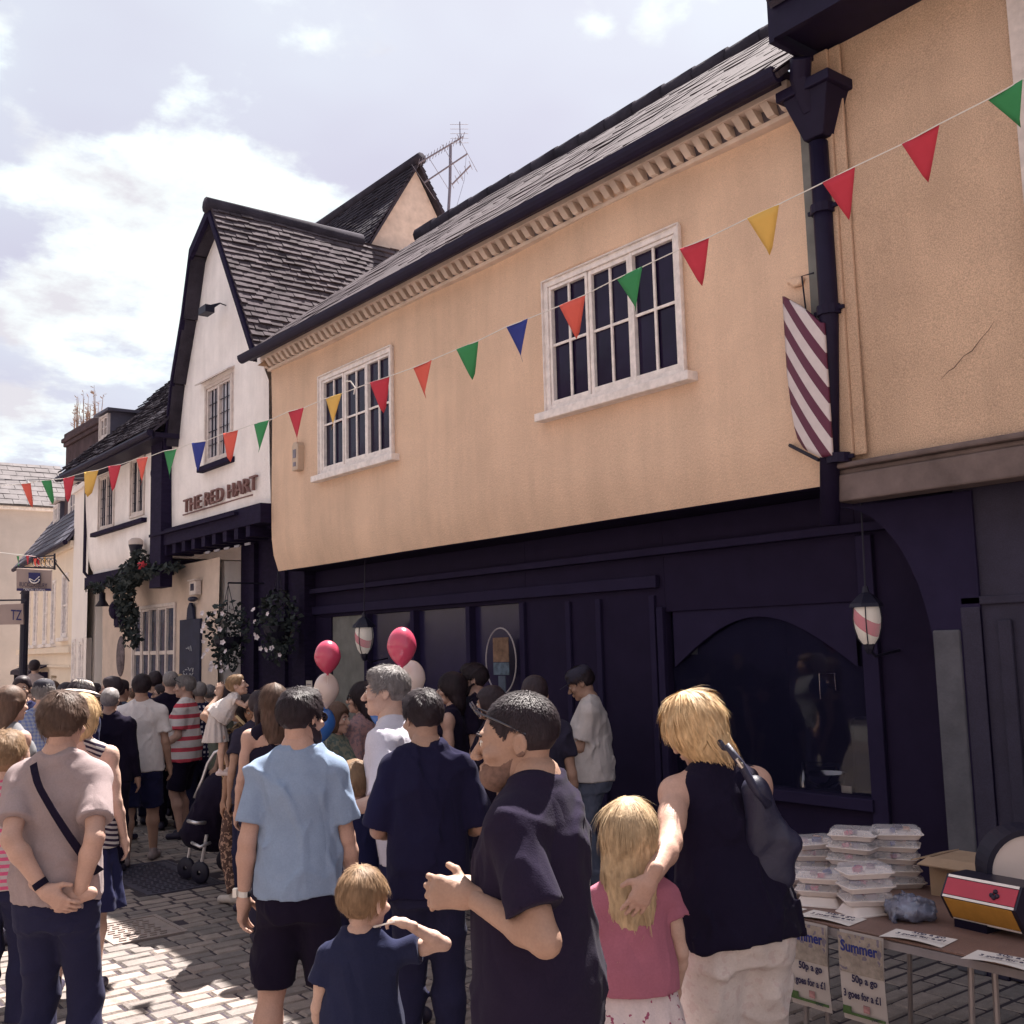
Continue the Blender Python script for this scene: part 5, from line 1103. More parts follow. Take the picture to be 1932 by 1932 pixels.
TD = person('small child in a white dress held up in the air and reaching to the right', 442, 1300, 8.3, face=122, hy=0, hp=-15, build='k', hair=('short','fairbrown'), det=2, skin='fair', xy=(p[0]-.10, p[1]+.10), height=.80, z0=1.0, lean=42, hs=1.15,
    top=dict(m=cloth('white cotton dress', (1.,.92,.90)), hem=.95, loose=.03, flare=.35, sleeve=.25), low=dict(kind='skirt', m=cloth('white cotton skirt', (.80,.72,.70)), hem=.55), arms=(dict(W=(.10,.62,1.30), E=(.3,-.2,-1)), dict(W=(-.10,.60,1.26), E=(-.3,-.2,-1))), legs=((0,.1),(0,.2)), shoes=(.6,.5,.5))
person('man with a tanned face looking this way behind the lifted child', 480, 1318, 8.4, face=215, hair=('short','dark'), det=1, skin='brown', top=dict(m=DGREY), low=dict(kind='trousers', m=JEAN), group=G1)
mb = MB()
# cream shoulder bag of the leopard print woman
bgp = onD(478, 1450, 8.2); bag = thing('shoulder_bag', 'cream slouchy shoulder bag hanging beside the leopard print top', 'bag', tuple(bgp))
s_ = SD(); s_.ell((0,0,0), (.13,.08,.19), k=.02); s_.ell((0,0,-.12), (.16,.09,.12), k=.06); V, Fq = s_.mesh(.015, disp=wrinkle(.02, 77, 1.2)); mkobj('pouch', V, Fq, mat('cream suede', (.52,.40,.24), .9, .15, 9), bag, smooth=True, local=True)
mb.tube([bgp+[0,0,.17], bgp+[-.05,.02,.32], bgp+[-.12,.05,.40]], .012, 6); mb.build('strap', mat('cream suede', (.5,.4,.24)), bag)
STR = cloth('red and white stripes', (.98,.90,.88), pat=('stripe', (0,0,1), .115, .36, (.52,.07,.10)))
S_ = person('stout man in a red and white striped polo shirt facing left', 350, 1276, 11.6, face=-50, hy=-6, hair=('short','grey'), det=2, skin='pink', fat=.08, w=1.0, top=dict(m=STR, hem=.83, sleeve=.8, loose=.03, collar=True), low=dict(kind='shorts', m=BLACK, len=.9), arms=(dict(W=(.14,.22,1.02), E=(.7,-.7,-.4)), dict(W=(-.15,.2,.98), E=(-.5,-1,-.3))))
sunglasses(S_, up=True)
person('man in a navy and white checked shirt behind the striped polo', 377, 1288, 12.2, face=20, hair=('short','grey'), det=1, skin='tan', w=1.05, top=dict(m=cloth('navy check', (.035,.035,.09), pat=('check', .055, (.62,.58,.60), 1)), sleeve=.8), low=dict(kind='trousers', m=JEAN), group=G1)
person('man in a white T-shirt and dark shorts walking away up the street', 268, 1274, 10.3, face=30, hy=-12, hair=('short','dark'), det=2, skin='tan', w=1.05, top=dict(m=cloth('bright white jersey', (1.,.93,.92)), hem=.85, sleeve=.7, loose=.024), low=dict(kind='shorts', m=NAVY, len=.92), legs=((.0,.14),(.02,-.20)), shoes=(.25,.2,.2))
U_ = person('woman with cropped dark hair and sunglasses looking left in a black top', 306, 1292, 12.4, face=-70, build='f', hair=('short','dark'), det=1, skin='pink', top=dict(m=BLACK), low=dict(kind='trousers', m=JEAN)); sunglasses(U_)

# -- left of the street
fr = frame(155, 1316, 6.4, 34)
person('blonde woman with bare shoulders and a striped vest behind the strapped olive T-shirt', 152, 1316, 6.4, face=34, hy=20, build='f', hair=('bob','blonde'), det=2, skin='fair', w=1.15, fat=.02, top=dict(m=cloth('black and white pinstripe', (.65,.6,.58), pat=('stripe', (.4,0,1), .028, .5, (.03,.02,.04))), sleeve=0, neck=1.34, scoop=True), low=dict(kind='skirt', m=NAVY))
K1 = person('man in a blue check shirt and dark flat cap seen from behind at the left', 83, 1284, 9.4, face=26, hy=8, hair=('short','grey'), det=2, skin='pink', w=1.15, fat=.03, top=dict(m=cloth('blue seersucker check', (.42,.46,.58), pat=('check', .03, (.12,.16,.34))), sleeve=.85, loose=.04, hem=.80, cuff=1.3), low=dict(kind='trousers', m=JEAN)); cap(K1, mat('black cap', (.02,.018,.03), .8, .1))
K2 = person('person in a cream sunhat and dark jacket near the left of the crowd', 150, 1286, 9.4, face=60, hp=12, hair=('bob','dark'), det=2, build='f', skin='pink', w=1.05, top=dict(m=NAVY, sleeve=1.8), low=dict(kind='trousers', m=JEAN)); cap(K2, mat('cream straw hat', (.66,.58,.52), .9, .2, 30), hat=True)
person('man in a black shirt with greying hair left of the white T-shirt walker', 208, 1300, 9.8, face=30, hair=('short','grey'), det=1, skin='tan', w=1.08, top=dict(m=BLACK, sleeve=1.9), low=dict(kind='trousers', m=BLACK))
k3 = person('bespectacled man with dark hair looking left near the cream render', 212, 1278, 10.8, face=-50, hair=('short','dark'), det=1, skin='pink', top=dict(m=DGREY), low=dict(kind='trousers', m=JEAN), group=G1); sunglasses(k3)
person('small child with pink striped top at the left edge of the crowd', 12, 1382, 5.7, face=40, build='k', hair=('short','fairbrown'), det=2, top=dict(m=cloth('pink stripe', (.72,.6,.6), pat=('stripe', (0,0,1), .035, .5, (.55,.10,.2))), sleeve=.5), low=dict(kind='trousers', m=JEAN), w=1.1)
person('woman in a grey vest with long brown hair at the far left edge', 22, 1298, 7.6, face=70, build='f', hair=('long','brown'), det=1, skin='pink', top=dict(m=cloth('grey vest', (.30,.30,.32)), sleeve=0, hairlen=.2), low=dict(kind='trousers', m=JEAN), group=G1)
person('man with a sunlit face and dark shirt turned this way at the left', 42, 1277, 10.5, face=200, hair=('short','dark'), det=1, skin='tan', top=dict(m=NAVY, sleeve=1.8), low=dict(kind='trousers', m=JEAN), group=G1)
person('tall man giving a child a ride on his shoulders in the distance', 70, 1283, 14.5, face=30, hair=('short','dark'), det=1, skin='tan', top=dict(m=NAVY), low=dict(kind='trousers', m=JEAN), arms=(dict(W=(.12,.1,1.5), E=(1,.2,-.5)), dict(W=(-.12,.1,1.5), E=(-1,.2,-.5))))
p = onD(70, 1298, 14.5)
person('child in a pale top riding on the shoulders of a man far up the street', 70, 1250, 14.5, face=30, build='k', hair=('short','dark'), det=1, xy=(p[0]-.06, p[1]-.08), height=1.1, z0=.79, top=dict(m=cloth('pale pink top', (.6,.48,.46)), sleeve=.4), low=dict(kind='shorts', m=DGREY), legs=((.04,.32),(-.04,.32)))
# -- the packed heads behind, each a figure of its own
spec = [(322,1268,12.2,'grey','pink',10,'with balding grey hair below the leaded window'), (292,1268,12.6,'dark','tan',20,'with dark hair just behind the white T-shirt walker'), (337,1276,13.2,'ash','fair',35,'with pale hair behind the striped polo'),
        (228,1284,11.5,'dark','tan',60,'in black between the spectacles and the white T-shirt'), (395,1293,12.8,'grey','pink',10,'with grey hair right of the checked shirt'), (125,1292,11.2,'dark','tan',15,'with dark hair between the flat cap and the sunhat'),
        (178,1291,11.4,'dark','brown',50,'with dark hair right of the cream sunhat'), (244,1322,12.4,'blonde','fair',-120,'with blonde hair left of the white T-shirt shoulder'), (100,1288,14.2,'brown','tan',10,'far off between the flat cap and the white house'),
        (300,1282,14,'brown','tan',40,'far off by the pub window'), (360,1300,13,'dark','pink',-30,'half hidden behind the striped polo'), (420,1300,11,'dark','tan',-60,'in deep shade left of the lifted child'), (548,1300,8.8,'dark','tan',-40,'in deep shade behind the dark haired man'),
        (590,1330,8.2,'brown','pink',0,'hidden behind the blue balloon'), (925,1300,7.9,'dark','tan',-30,'in shade right of the man in black sunglasses'), (190,1300,14.5,'grey','pink',20,'far off in front of the white doors'), (55,1300,13,'brown','pink',200,'far off by the lamp post'),
        (140,1296,15.5,'dark','tan',30,'farthest off before the white house'), (255,1296,13.5,'brown','pink',10,'far off by the oval plaque'), (727,1300,8.3,'dark','tan',-50,'in shade behind the lilac shirt')]
tops = [BLACK, NAVY, DGREY, cloth('slate blue', (.10,.13,.19)), cloth('washed grey green', (.19,.21,.17)), cloth('plum', (.12,.05,.09)), cloth('stone', (.36,.31,.28))]
for i, (u, v, d, hcol, sk, fc, lab) in enumerate(spec):
    fm_ = i % 3 == 2
    person(('woman ' if fm_ else 'man ')+lab, u, v, d, face=fc, hy=random.uniform(-15,15), build='f' if fm_ else 'm', hair=('bob' if fm_ else 'short', hcol), det=1, skin=sk, w=random.uniform(.95,1.1), fat=random.uniform(0,.05), top=dict(m=tops[i % 7], sleeve=.8), low=dict(kind='trousers', m=JEAN if i % 2 else BLACK), group=G1)

# handbag of the blonde woman
hb = thing('handbag', 'large navy leather handbag under the arm of the blonde woman', 'handbag', tuple(onD(1462, 1590, 3.9)))
s_ = SD(); o = np.array(ORG[hb]); pts = [onD(u, v, 3.88)-o for u, v in ((1425,1490),(1490,1590),(1476,1655),(1436,1660),(1425,1580))]
for a, b in ((0,1),(1,2),(2,3),(3,4),(4,0),(0,3),(0,2),(1,3)): s_.cone(pts[a], pts[b], .026, .026, k=.05)
V, Fq = s_.mesh(.012, disp=wrinkle(.012, 31, 1)); mkobj('pouch', V, Fq, mat('navy leather', (.016,.016,.045), .55, .2, 6, .002, 60, .5), hb, smooth=True, local=True)
mb = MB(); mb.tube([onD(1370, 1405, 3.86), onD(1397,1440,3.84), onD(1425,1490,3.84), onD(1447,1520,3.85)], [.012,.014,.016,.022], 8); mb.tube([onD(1357,1400,3.95), onD(1385,1440,4.02), onD(1425,1500,4.0)], .012, 8); mb.build('strap', mat('navy leather', (0,0,0)), hb, smooth=True)
mb = MB(); mb.ball(onD(1397,1443,3.81), (.012,.012,.010), 8); mb.tube([onD(1390,1432,3.80), onD(1401,1448,3.80)], .007, 6); mb.build('buckle', mat('pale metal', (.6,.55,.5), .3, 0, metal=1), hb)
# ------------------------------------------------------------------ bunting over the street
FLAG = {k: mat('bunting '+k, c, .8, .06, 8, 0, 60, .2) for k, c in dict(red=(.50,.045,.07), green=(.045,.24,.09), yellow=(.68,.42,.11), blue=(.035,.05,.25), coral=(.66,.12,.09)).items()}
CORD = mat('white cord', (.75,.72,.68), .8, 0)
FL = [('green',1863,188,1930,150,1925,240),('red',1702,272,1772,234,1750,344),('red',1552,345,1613,314,1603,416),('yellow',1410,412,1470,385,1455,482),('red',1283,470,1337,448,1324,540),('green',1163,526,1213,503,1202,588),('coral',1056,577,1104,556,1090,640),
      ('blue',954,617,997,601,984,683),('green',862,659,902,643,893,717),('coral',779,694,815,679,801,752),('red',699,722,734,710,724,780),('yellow',614,752,646,742,629,812),('red',543,777,574,769,561,836),('green',479,800,508,793,490,854),('coral',422,818,448,811,433,872),
      ('blue',362,836,388,832,373,889),('green',309,851,334,847,319,906),('coral',257,866,280,862,269,916),('red',205,880,228,876,213,927),('yellow',161,891,184,887,166,938),('red',120,903,140,897,128,948),('green',79,907,96,905,101,952),('coral',41,913,57,911,61,958)]
def flag_obj(parent, c0, c1, tip, m, seed):
    r = random.Random(seed); n = 6; c0, c1, tip = map(lambda q: np.array(q, float), (c0, c1, tip)); nr = np.cross(c1-c0, tip-c0); nr /= np.linalg.norm(nr); wv = np.linalg.norm(c1-c0)
    v = []; f = []; am = r.choice((-1,1))*r.uniform(.04, .14)*wv; ph = r.uniform(0, 3)
    for i in range(n+1):
        for j in range(n+1-i):
            t = i/n; s_ = (j/(n-i) if n > i else .5); p = (c0*(1-s_)+c1*s_)*(1-t)+tip*t; v.append(p+nr*am*sin(pi*s_*.9+ph)*(.3+t)*(1-.3*t))
    ix = {}; k = 0
    for i in range(n+1):
        for j in range(n+1-i): ix[i,j] = k; k += 1
    for i in range(n):
        for j in range(n-i):
            f.append((ix[i,j], ix[i,j+1], ix[i+1,j]))
            if j < n-i-1: f.append((ix[i,j+1], ix[i+1,j+1], ix[i+1,j]))
    o = mkobj('pennant', v, f, m, parent, smooth=True); md = o.modifiers.new('cloth', 'SOLIDIFY'); md.thickness = .0015
    return o
bt = thing('bunting', 'long string of red green yellow and blue pennants slung up the street', 'bunting', (3, 4, 4))
iv = lambda u: 1/(.1818+(u-1600)*6.58e-5)
pts = []
for k, (c, ua, va, ub, vb, ut, vt_) in enumerate(FL):
    da, db = iv(ua), iv(ub); a, b, t = onD(ua, va, da), onD(ub, vb, db), onD(ut, vt_, (da+db)/2+random.uniform(-.03,.03)); flag_obj(bt, a, b, t, FLAG[c], k)
    pts += [b, a]
pts = [onD(2100, 60, iv(2100)), onD(1990, 118, iv(1990))] + pts + [onD(8, 916, iv(8)), onD(-60, 925, iv(-60))]
mb = MB(); mb.tube(pts, .0035, 5); k_ = onD(670, 731, iv(670)); mb.tube([k_, k_+[-.03,.02,.05], k_+[-.06,.03,.045]], .005, 5); mb.tube([k_, k_+[0,.02,-.05]], .005, 5); mb.build('string', CORD, bt)
b2 = thing('bunting', 'short far off string of small pennants beside the dental studio sign', 'bunting', tuple(onD(55, 1050, 17)))
P2 = []
for k, (c, u, v) in enumerate((('green',34,1049),('red',52,1048),('coral',66,1051),('red',72,1052),('yellow',84,1050))):
    a, b, t = onD(u-3.2, v, 17), onD(u+3.2, v+.5, 16.9), onD(u+1, v+21, 17); flag_obj(b2, a, b, t, FLAG[c], 40+k)
mb = MB(); mb.tube([onD(-20,1040,17), onD(30,1046,17), onD(60,1049,17), onD(100,1056,17)], .006, 5); mb.build('string', CORD, b2)
fl = thing('festoon_cable', 'thin overhead cable with one bulb at the top left of the street', 'cable', tuple(onD(60, 905, 16)))
mb = MB(); mb.tube([onD(-30,905,16), onD(40,906,16), onD(160,902,16.5)], .006, 5); mb.build('wire', IRON, fl)
mb = MB(); q = onD(52, 912, 16); mb.ball(q, (.03,.03,.045), 8); mb.tube([q, q+[0,0,.07]], .012, 6); mb.build('bulb', mat('clear bulb', (.6,.6,.6), .2, 0), fl)

# ------------------------------------------------------------------ things fixed to the fronts
# striped barber board
xb = XF-.13
bs = thing('barber_sign', 'big curved board painted with red and white diagonal stripes beside the downpipe', 'barber sign', tuple(onX(1510, 720, xb)))
top_ = [(1465,556),(1490,568),(1515,580),(1538,596),(1556,612)]; bot_ = [(1480,745),(1487,790),(1500,825),(1522,850),(1556,864)]
L_ = onX(1465,556,xb); R_ = onX(1556,612,xb); n = 14; v = []; f = []
outline_l = [(1465,556),(1468,620),(1473,690),(1480,745),(1488,795),(1500,827),(1518,848),(1556,864)]
ys = np.linspace(L_[1], R_[1]-.02, n+1)
lowpts = [onX(u, v_, xb) for u, v_ in outline_l]; uppts = [onX(u, v_, xb) for u, v_ in top_]
ly = [p[1] for p in lowpts][::-1]; lz = [p[2] for p in lowpts][::-1]; uy = [p[1] for p in uppts][::-1]; uz = [p[2] for p in uppts][::-1]
nz = 30
for i, y in enumerate(ys):
    zb, zt = np.interp(y, ly, lz), np.interp(y, uy, uz)
    if i == 0: zb = np.interp(onX(1472,680,xb)[1], ly, lz) if False else onX(1474,700,xb)[2]
    for j in range(nz+1):
        t = i/n; v.append((xb+.0-.10*sin(t*pi*.55)+.06, y, zb+(zt-zb)*j/nz))
f = [(i*(nz+1)+j, i*(nz+1)+j+1, (i+1)*(nz+1)+j+1, (i+1)*(nz+1)+j) for i in range(n) for j in range(nz)]
s1 = onX(1465, 575, xb); s2 = onX(1535, 665, xb); dy, dz = s2[1]-s1[1], s2[2]-s1[2]; q1_, q2_ = onX(1467,640,xb), onX(1467,702,xb)
nrm = np.array([0, -dz, dy]); nrm /= np.linalg.norm(nrm); per = abs((q1_[2]-q2_[2])*nrm[2])
o = mkobj('board', v, f, mat('barber stripes', (.66,.58,.58), .5, .08, 12, .001, 30, .4, pat=('stripe', tuple(nrm), float(per), .48, (.115,.018,.05))), bs, smooth=True)
md = o.modifiers.new('thick', 'SOLIDIFY'); md.thickness = .02; md.offset = 1
mb = MB(); mb.tube([onX(1490,840,XF-.01), onX(1545,868,XF-.14)], .012, 6); mb.box(xb, XF, R_[1]-.02, R_[1]+.01, 4.0, 4.04); mb.build('bracket', IRON, bs)
def lantern(name, label, p, s, wallx):
    t = thing(name, label, 'lantern', tuple(p)); p = np.array(p)
    hexr = lambda r, z, k=6: [tuple(p+np.array([r*cos(2*pi*i/k+.3), r*sin(2*pi*i/k+.3), z])*s) for i in range(k)]
    def shell(rows, name, m):
        mb = MB(); v = [q for r in rows for q in r]; k = 6; f = [(a*k+i, a*k+(i+1)%k, (a+1)*k+(i+1)%k, (a+1)*k+i) for a in range(len(rows)-1) for i in range(k)]; f += [tuple(range(k))[::-1], tuple((len(rows)-1)*k+i for i in range(k))]; mb.add(v, f); return mb.build(name, m, t)
    gl = MB(); prof = [(.045,-.16),(.078,-.11),(.100,-.03),(.108,.05),(.100,.13),(.09,.15)]; gl.lathe(p, [(r_*s, z_*s) for r_, z_ in prof], 20)
    gl.build('glass', mat('lantern stripes', (.62,.56,.50), .35, .06, 12, pat=('stripe', (.0,-.62,.78), .19, .40, (.42,.04,.09)), emit=((.9,.8,.75), .03)), t, smooth=True)
    shell([hexr(.14,.14), hexr(.13,.17), hexr(.06,.24), hexr(.03,.26), hexr(.02,.31)], 'hood', IRON); shell([hexr(.02,-.24), hexr(.04,-.20), hexr(.05,-.15)], 'base', IRON)
    for q_ in range(4):
        a_ = 2*pi*q_/4+.5; mb = MB(); mb.tube([tuple(p+np.array([(r_+.006)*cos(a_), (r_+.006)*sin(a_), z_])*s) for r_, z_ in prof], .005*s, 5); mb.build('rib', IRON, t)
    mb = MB(); mb.tube([tuple(p+np.array([0,0,-.2])*s), tuple(p+np.array([.08,0,-.26])*s), (wallx, p[1], p[2]-.22*s)], .010, 6); mb.tube([tuple(p+np.array([0,0,.3])*s), (p[0]+.02, p[1], 2.9)], .006, 5); mb.build('bracket', IRON, t)
lantern('wall_lantern', 'black barber lantern with a striped glass by the pale plaster panel', onX(687, 1207, 6.05), .95, XS)
lantern('wall_lantern', 'barber lantern with a red and white striped glass at the right of the arched window', onX(1637, 1178, 6.02), .78, XS)
al = thing('alarm_box', 'small cream alarm box on the ochre wall left of the far window', 'alarm box', tuple(onX(569, 862, XF)))
c = onX(569, 862, XF); mb = MB(); mb.prism([(XF-.09,c[1]-.07,c[2]-.17),(XF-.09,c[1]+.07,c[2]-.17),(XF-.09,c[1]+.08,c[2]+.12),(XF-.09,c[1]+.04,c[2]+.17),(XF-.09,c[1]-.04,c[2]+.17),(XF-.09,c[1]-.08,c[2]+.12)], (.1,0,0)); mb.build('case', mat('aged cream plastic', (.55,.42,.32), .5, .1), al, bevel=.01)
mb = MB(); mb.box(XF-.096, XF-.09, c[1]-.035, c[1]+.035, c[2]-.02, c[2]+.08); mb.box(XF-.096, XF-.09, c[1]-.03, c[1]+.03, c[2]-.12, c[2]-.07); mb.build('badge', mat('grey badge', (.22,.2,.24), .5, .2), al)
XL = 6.02
c = onX(374, 1112, XL); al = thing('security_box', 'white security box with a dome camera above the chalkboard', 'alarm box', tuple(c))
mb = MB(); mb.box(XL-.09, XL, c[1]-.12, c[1]+.12, c[2]-.08, c[2]+.12); mb.box(XL-.12, XL, c[1]-.14, c[1]+.14, c[2]+.12, c[2]+.14); mb.build('case', WPAINT2, al, bevel=.01)
mb = MB(); mb.box(XL-.096, XL-.09, c[1]-.06, c[1]+.06, c[2]-.02, c[2]+.08); mb.ball((XL-.08, c[1], c[2]-.14), (.07,.09,.04)); mb.build('dome_camera', mat('dark plastic', (.04,.04,.07), .3, 0), al)
a, b = onX(345, 1170, XL), onX(382, 1320, XL); cb = thing('chalkboard', 'tall dark pub chalkboard with a rounded crest and faint chalk writing', 'chalkboard', tuple(a))
mb = MB(); mb.box(XL-.05, XL-.01, b[1], a[1], b[2], a[2]); cy = (a[1]+b[1])/2
mb.prism([(XL-.05, cy-.13, a[2]), (XL-.05, cy-.10, a[2]+.16), (XL-.05, cy-.03, a[2]+.24), (XL-.05, cy+.03, a[2]+.24), (XL-.05, cy+.10, a[2]+.16), (XL-.05, cy+.13, a[2])], (.04,0,0)); mb.build('board', mat('chalkboard black', (.022,.025,.055), .7, .3, 6), cb, bevel=.008)
CH = mat('chalk', (.45,.45,.48), .9, .2)
mb = MB(); r = random.Random(11)
def scrawl(yc, zc, w_, h_, n):
    p = None
    for i in range(n):
        q = (XL-.055, yc-w_/2+w_*(i/n)*1., zc+r.uniform(-h_, h_)); q = (q[0], yc+w_/2-w_*i/n, q[2])
        if p and r.random() < .8: mb.tube([p, q], .006, 4)
        p = q
scrawl(cy, a[2]-.42, .26, .04, 12)
for k in range(5): scrawl(cy, b[2]+.42-.07*k, .42-.02*k, .03, 16)
mb.build('chalk_writing', CH, cb)
c = onX(230, 1238, XL); mb = MB(); mb.ball((XL-.02, c[1], c[2]), (.04,.20,.34), 20); tag(mb.build('oval_plaque', mat('carved dark plaque', (.14,.11,.12), .8, .6, 14, .012, 18), smooth=True), 'carved oval plaque on the cream wall left of the pub window', 'plaque')
c = onX(232, 1162, XL); mb = MB(); mb.box(XL-.12, XL, c[1]-.10, c[1]+.10, c[2]-.16, c[2]+.02); mb.ball((XL-.12,c[1]+.04,c[2]+.1),(.10,.14,.16),12); mb.box(XL-.1,XL,c[1]-.12,c[1]+.12,c[2]-.19,c[2]-.16); tag(mb.build('carved_bracket', TIMBER), 'dark carved bracket with a small shelf under the trailing plant', 'bracket')
c = onX(256, 1040, XF-.15); mb = MB(); mb.lathe(c, [(.02,-.2),(.07,-.05),(.10,.06),(.11,.10)], 12); mb.tube([c+[0,0,-.2], c+[.08,0,-.28], c+[.15,0,-.28]], .03, 8); o = thing('wall_lamp', 'black uplighter lamp with a pale shade above the trailing plant', 'lamp', tuple(c)); mb.build('body', IRON, o, smooth=True)
mb = MB(); mb.lathe(c, [(.11,.10),(.115,.16),(.07,.20),(.0,.21)], 12); mb.build('shade', mat('pale glass shade', (.6,.5,.45), .4, 0), o, smooth=True)
c = onX(193, 1135, XF+.02); mb = MB(); mb.lathe(c, [(.0,.16),(.05,.15),(.055,.02),(.12,-.08),(.0,-.07)], 12); mb.tube([c+[0,0,.15], c+[0,0,.35]], .03, 6); tag(mb.build('hanging_bell', IRON, smooth=True), 'black bell shaped lamp hanging under the white wing', 'lamp')

# -- planting
def foliage(mb, c, r, n, size, seed, flat=1., droop=0., mi=0):
    rg = random.Random(seed)
    for i in range(n):
        while True:
            q = Vector((rg.uniform(-1,1), rg.uniform(-1,1), rg.uniform(-1,1)))
            if q.length < 1: break
        p = Vector(c)+Vector((q.x*r[0], q.y*r[1], q.z*r[2])); d = Vector((rg.gauss(0,1), rg.gauss(0,1), rg.gauss(-droop,.7))).normalized(); s = d.cross(Vector((rg.gauss(0,1), rg.gauss(0,1), rg.gauss(0,1)))).normalized(); l = size*rg.uniform(.6,1.4)
        mb.add([p-s*l*.35, p+d*l*.6, p+s*l*.35, p-d*l*.5], [(0,1,2,3)], mi)
LEAFD = mat('dark ivy leaf', (.035,.045,.045), .7, .4, 5); PETAL = mat('white petunia', (.72,.66,.68), .7, .08, 20)
tp_ = thing('trailing_plant', 'dark trailing plant spilling from the ledge of the white wing', 'plant', tuple(onX(240, 1090, XF-.1)))
mb = MB()
for k, (u, v, w_, h_, n) in enumerate(((250,1082,.42,.24,340),(222,1100,.35,.15,200),(290,1078,.40,.14,180),(235,1130,.24,.28,260),(243,1165,.18,.28,180),(250,1200,.12,.22,90),(180,1108,.25,.10,90),(262,1060,.25,.2,140),(320,1070,.3,.08,80))):
    foliage(mb, onX(u, v, XF-.15), (.16, w_, h_), n, .085, 50+k, droop=.6)
mb.build('foliage', LEAFD, tp_); mb = MB(); foliage(mb, onX(268, 1066, XF-.28), (.05,.07,.05), 20, .07, 4); mb.build('flower', mat('red geranium', (.6,.06,.08), .7, .1), tp_)
def basket(label, u, v, X, r, nf, seed, n=500):
    c = onX(u, v, X); t = thing('hanging_basket', label, 'hanging basket', tuple(c)); mb = MB(); foliage(mb, c, (r*.8, r, r*1.15), n, .07, seed, droop=.4); foliage(mb, c-np.array([0,0,r]), (r*.6, r*.75, r*.6), n//3, .06, seed+1, droop=1.); mb.build('foliage', LEAFD, t)
    mb = MB(); mb.lathe(c-np.array([0,0,r*.3]), [(.0,-.18),(.10,-.15),(.17,-.05),(.19,.03)], 12); mb.build('bowl', IRON, t); mb = MB()
    for a in range(3): mb.tube([c+[.17*cos(a*2.1), .17*sin(a*2.1), -r*.3], c+[0,0,.6]], .005, 4)
    mb.tube([c+[0,0,.6], c+[0,0,.62], (c[0]+.5, c[1], c[2]+.62)], .012, 5); mb.build('chain', IRON, t)
    rg = random.Random(seed); hp0 = []
    for i in range(nf):
        a = rg.uniform(-1.2, 1.2); zq = rg.uniform(-1.5, .75); rr_ = r*(1 if zq > -1 else .7); p = Vector(c)+Vector((-rr_*.85*cos(a), rr_*sin(a)*1.0, zq*r)); nrm_ = Vector((-.75+rg.uniform(-.2,.2), -.5+rg.uniform(-.4,.4), rg.uniform(-.2,.4))).normalized(); x = nrm_.cross(Vector((0,0,1))).normalized(); y = x.cross(nrm_); R0 = rg.uniform(.030,.042)
        mb = MB(); pts_ = [p+nrm_*.012+x*cos(2*pi*k/10)*R0*(1 if k % 2 else .72)+y*sin(2*pi*k/10)*R0*(1 if k % 2 else .72) for k in range(10)]; mb.add(pts_+[p-nrm_*.01], [(k, (k+1) % 10, 10) for k in range(10)]); mb.build('flower', PETAL, t)
basket('hanging basket of white petunias at the corner of the pub doorway', 430, 1190, 5.72, .36, 24, 21, 420)
basket('shadowed hanging basket with a few white flowers nearer the barber shop', 525, 1170, 5.95, .34, 9, 31, 420)

# notices, posters and the oval shop sign
def sheet(name, label, cat, q, m, thick=.004, lines=()):
    """flat notice from four corners"""
    t = thing(name, label, cat, tuple(q[0])); q = [np.array(p) for p in q]; nr = np.cross(q[1]-q[0], q[3]-q[0]); nr = nr/np.linalg.norm(nr)
    mb = MB(); mb.prism([tuple(p) for p in q], tuple(-nr*thick)); mb.build('paper', m, t); return t, nr
PAP = mat('white paper', (.62,.55,.50), .9, .06, 9)
q = [onX(u, v, XS-.03) for u, v in ((569,1176),(581,1174),(581,1210),(569,1212))]; t, _ = sheet('notice', 'orange and white notice on the dark post by the pub', 'notice', q, mat('orange notice', (.62,.32,.13), .8, .3, 30))
q = [onX(u, v, XS-.033) for u, v in ((569,1214),(581,1212),(581,1222),(569,1224))]; mb = MB(); mb.prism([tuple(p) for p in q], (.003,0,0)); mb.build('lower_panel', PAP, t)
q = [onX(u, v, XS-.2) for u, v in ((578,1284),(589,1284),(590,1312),(578,1312))]; t, _ = sheet('notice', 'white notice held up behind the white balloon', 'notice', q, PAP)
mb = MB(); 
for k in range(5): mb.box(q[0][0]-.006, q[0][0]-.002, q[1][1]+.02, q[0][1]-.02-.01*(k % 3), q[0][2]-.05-k*.03, q[0][2]-.04-k*.03)
mb.build('print', mat('faded print', (.15,.12,.16), .8, 0), t)
c = onX(945, 1247, XS-.10); os_ = thing('oval_shop_sign', 'pale oval outline on the shop window around a small poster', 'shop sign', tuple(c))
mb = MB(); mb.tube([(c[0], c[1]+.235*cos(a), c[2]+.31*sin(a)) for a in [2*pi*i/36 for i in range(37)]], .007, 6); mb.build('ring', mat('pale ring', (.40,.36,.38), .5, .2), os_)
mb = MB(); mb.box(c[0], c[0]+.006, c[1]-.12, c[1]+.12, c[2]-.01, c[2]+.22); mb.build('poster', mat('faded orange poster', (.20,.12,.08), .8, .5, 14), os_); mb = MB(); mb.box(c[0], c[0]+.006, c[1]-.12, c[1]+.12, c[2]-.13, c[2]-.015); mb.build('label', mat('blue label', (.10,.14,.19), .8, .5, 20), os_)
mb = MB(); mb.box(c[0]+.01, c[0]+.016, c[1]-.05, c[1]+.06, c[2]-.75, c[2]-.14); mb.build('tape', mat('blue grey tape', (.07,.09,.13), .7, .3, 9), os_)

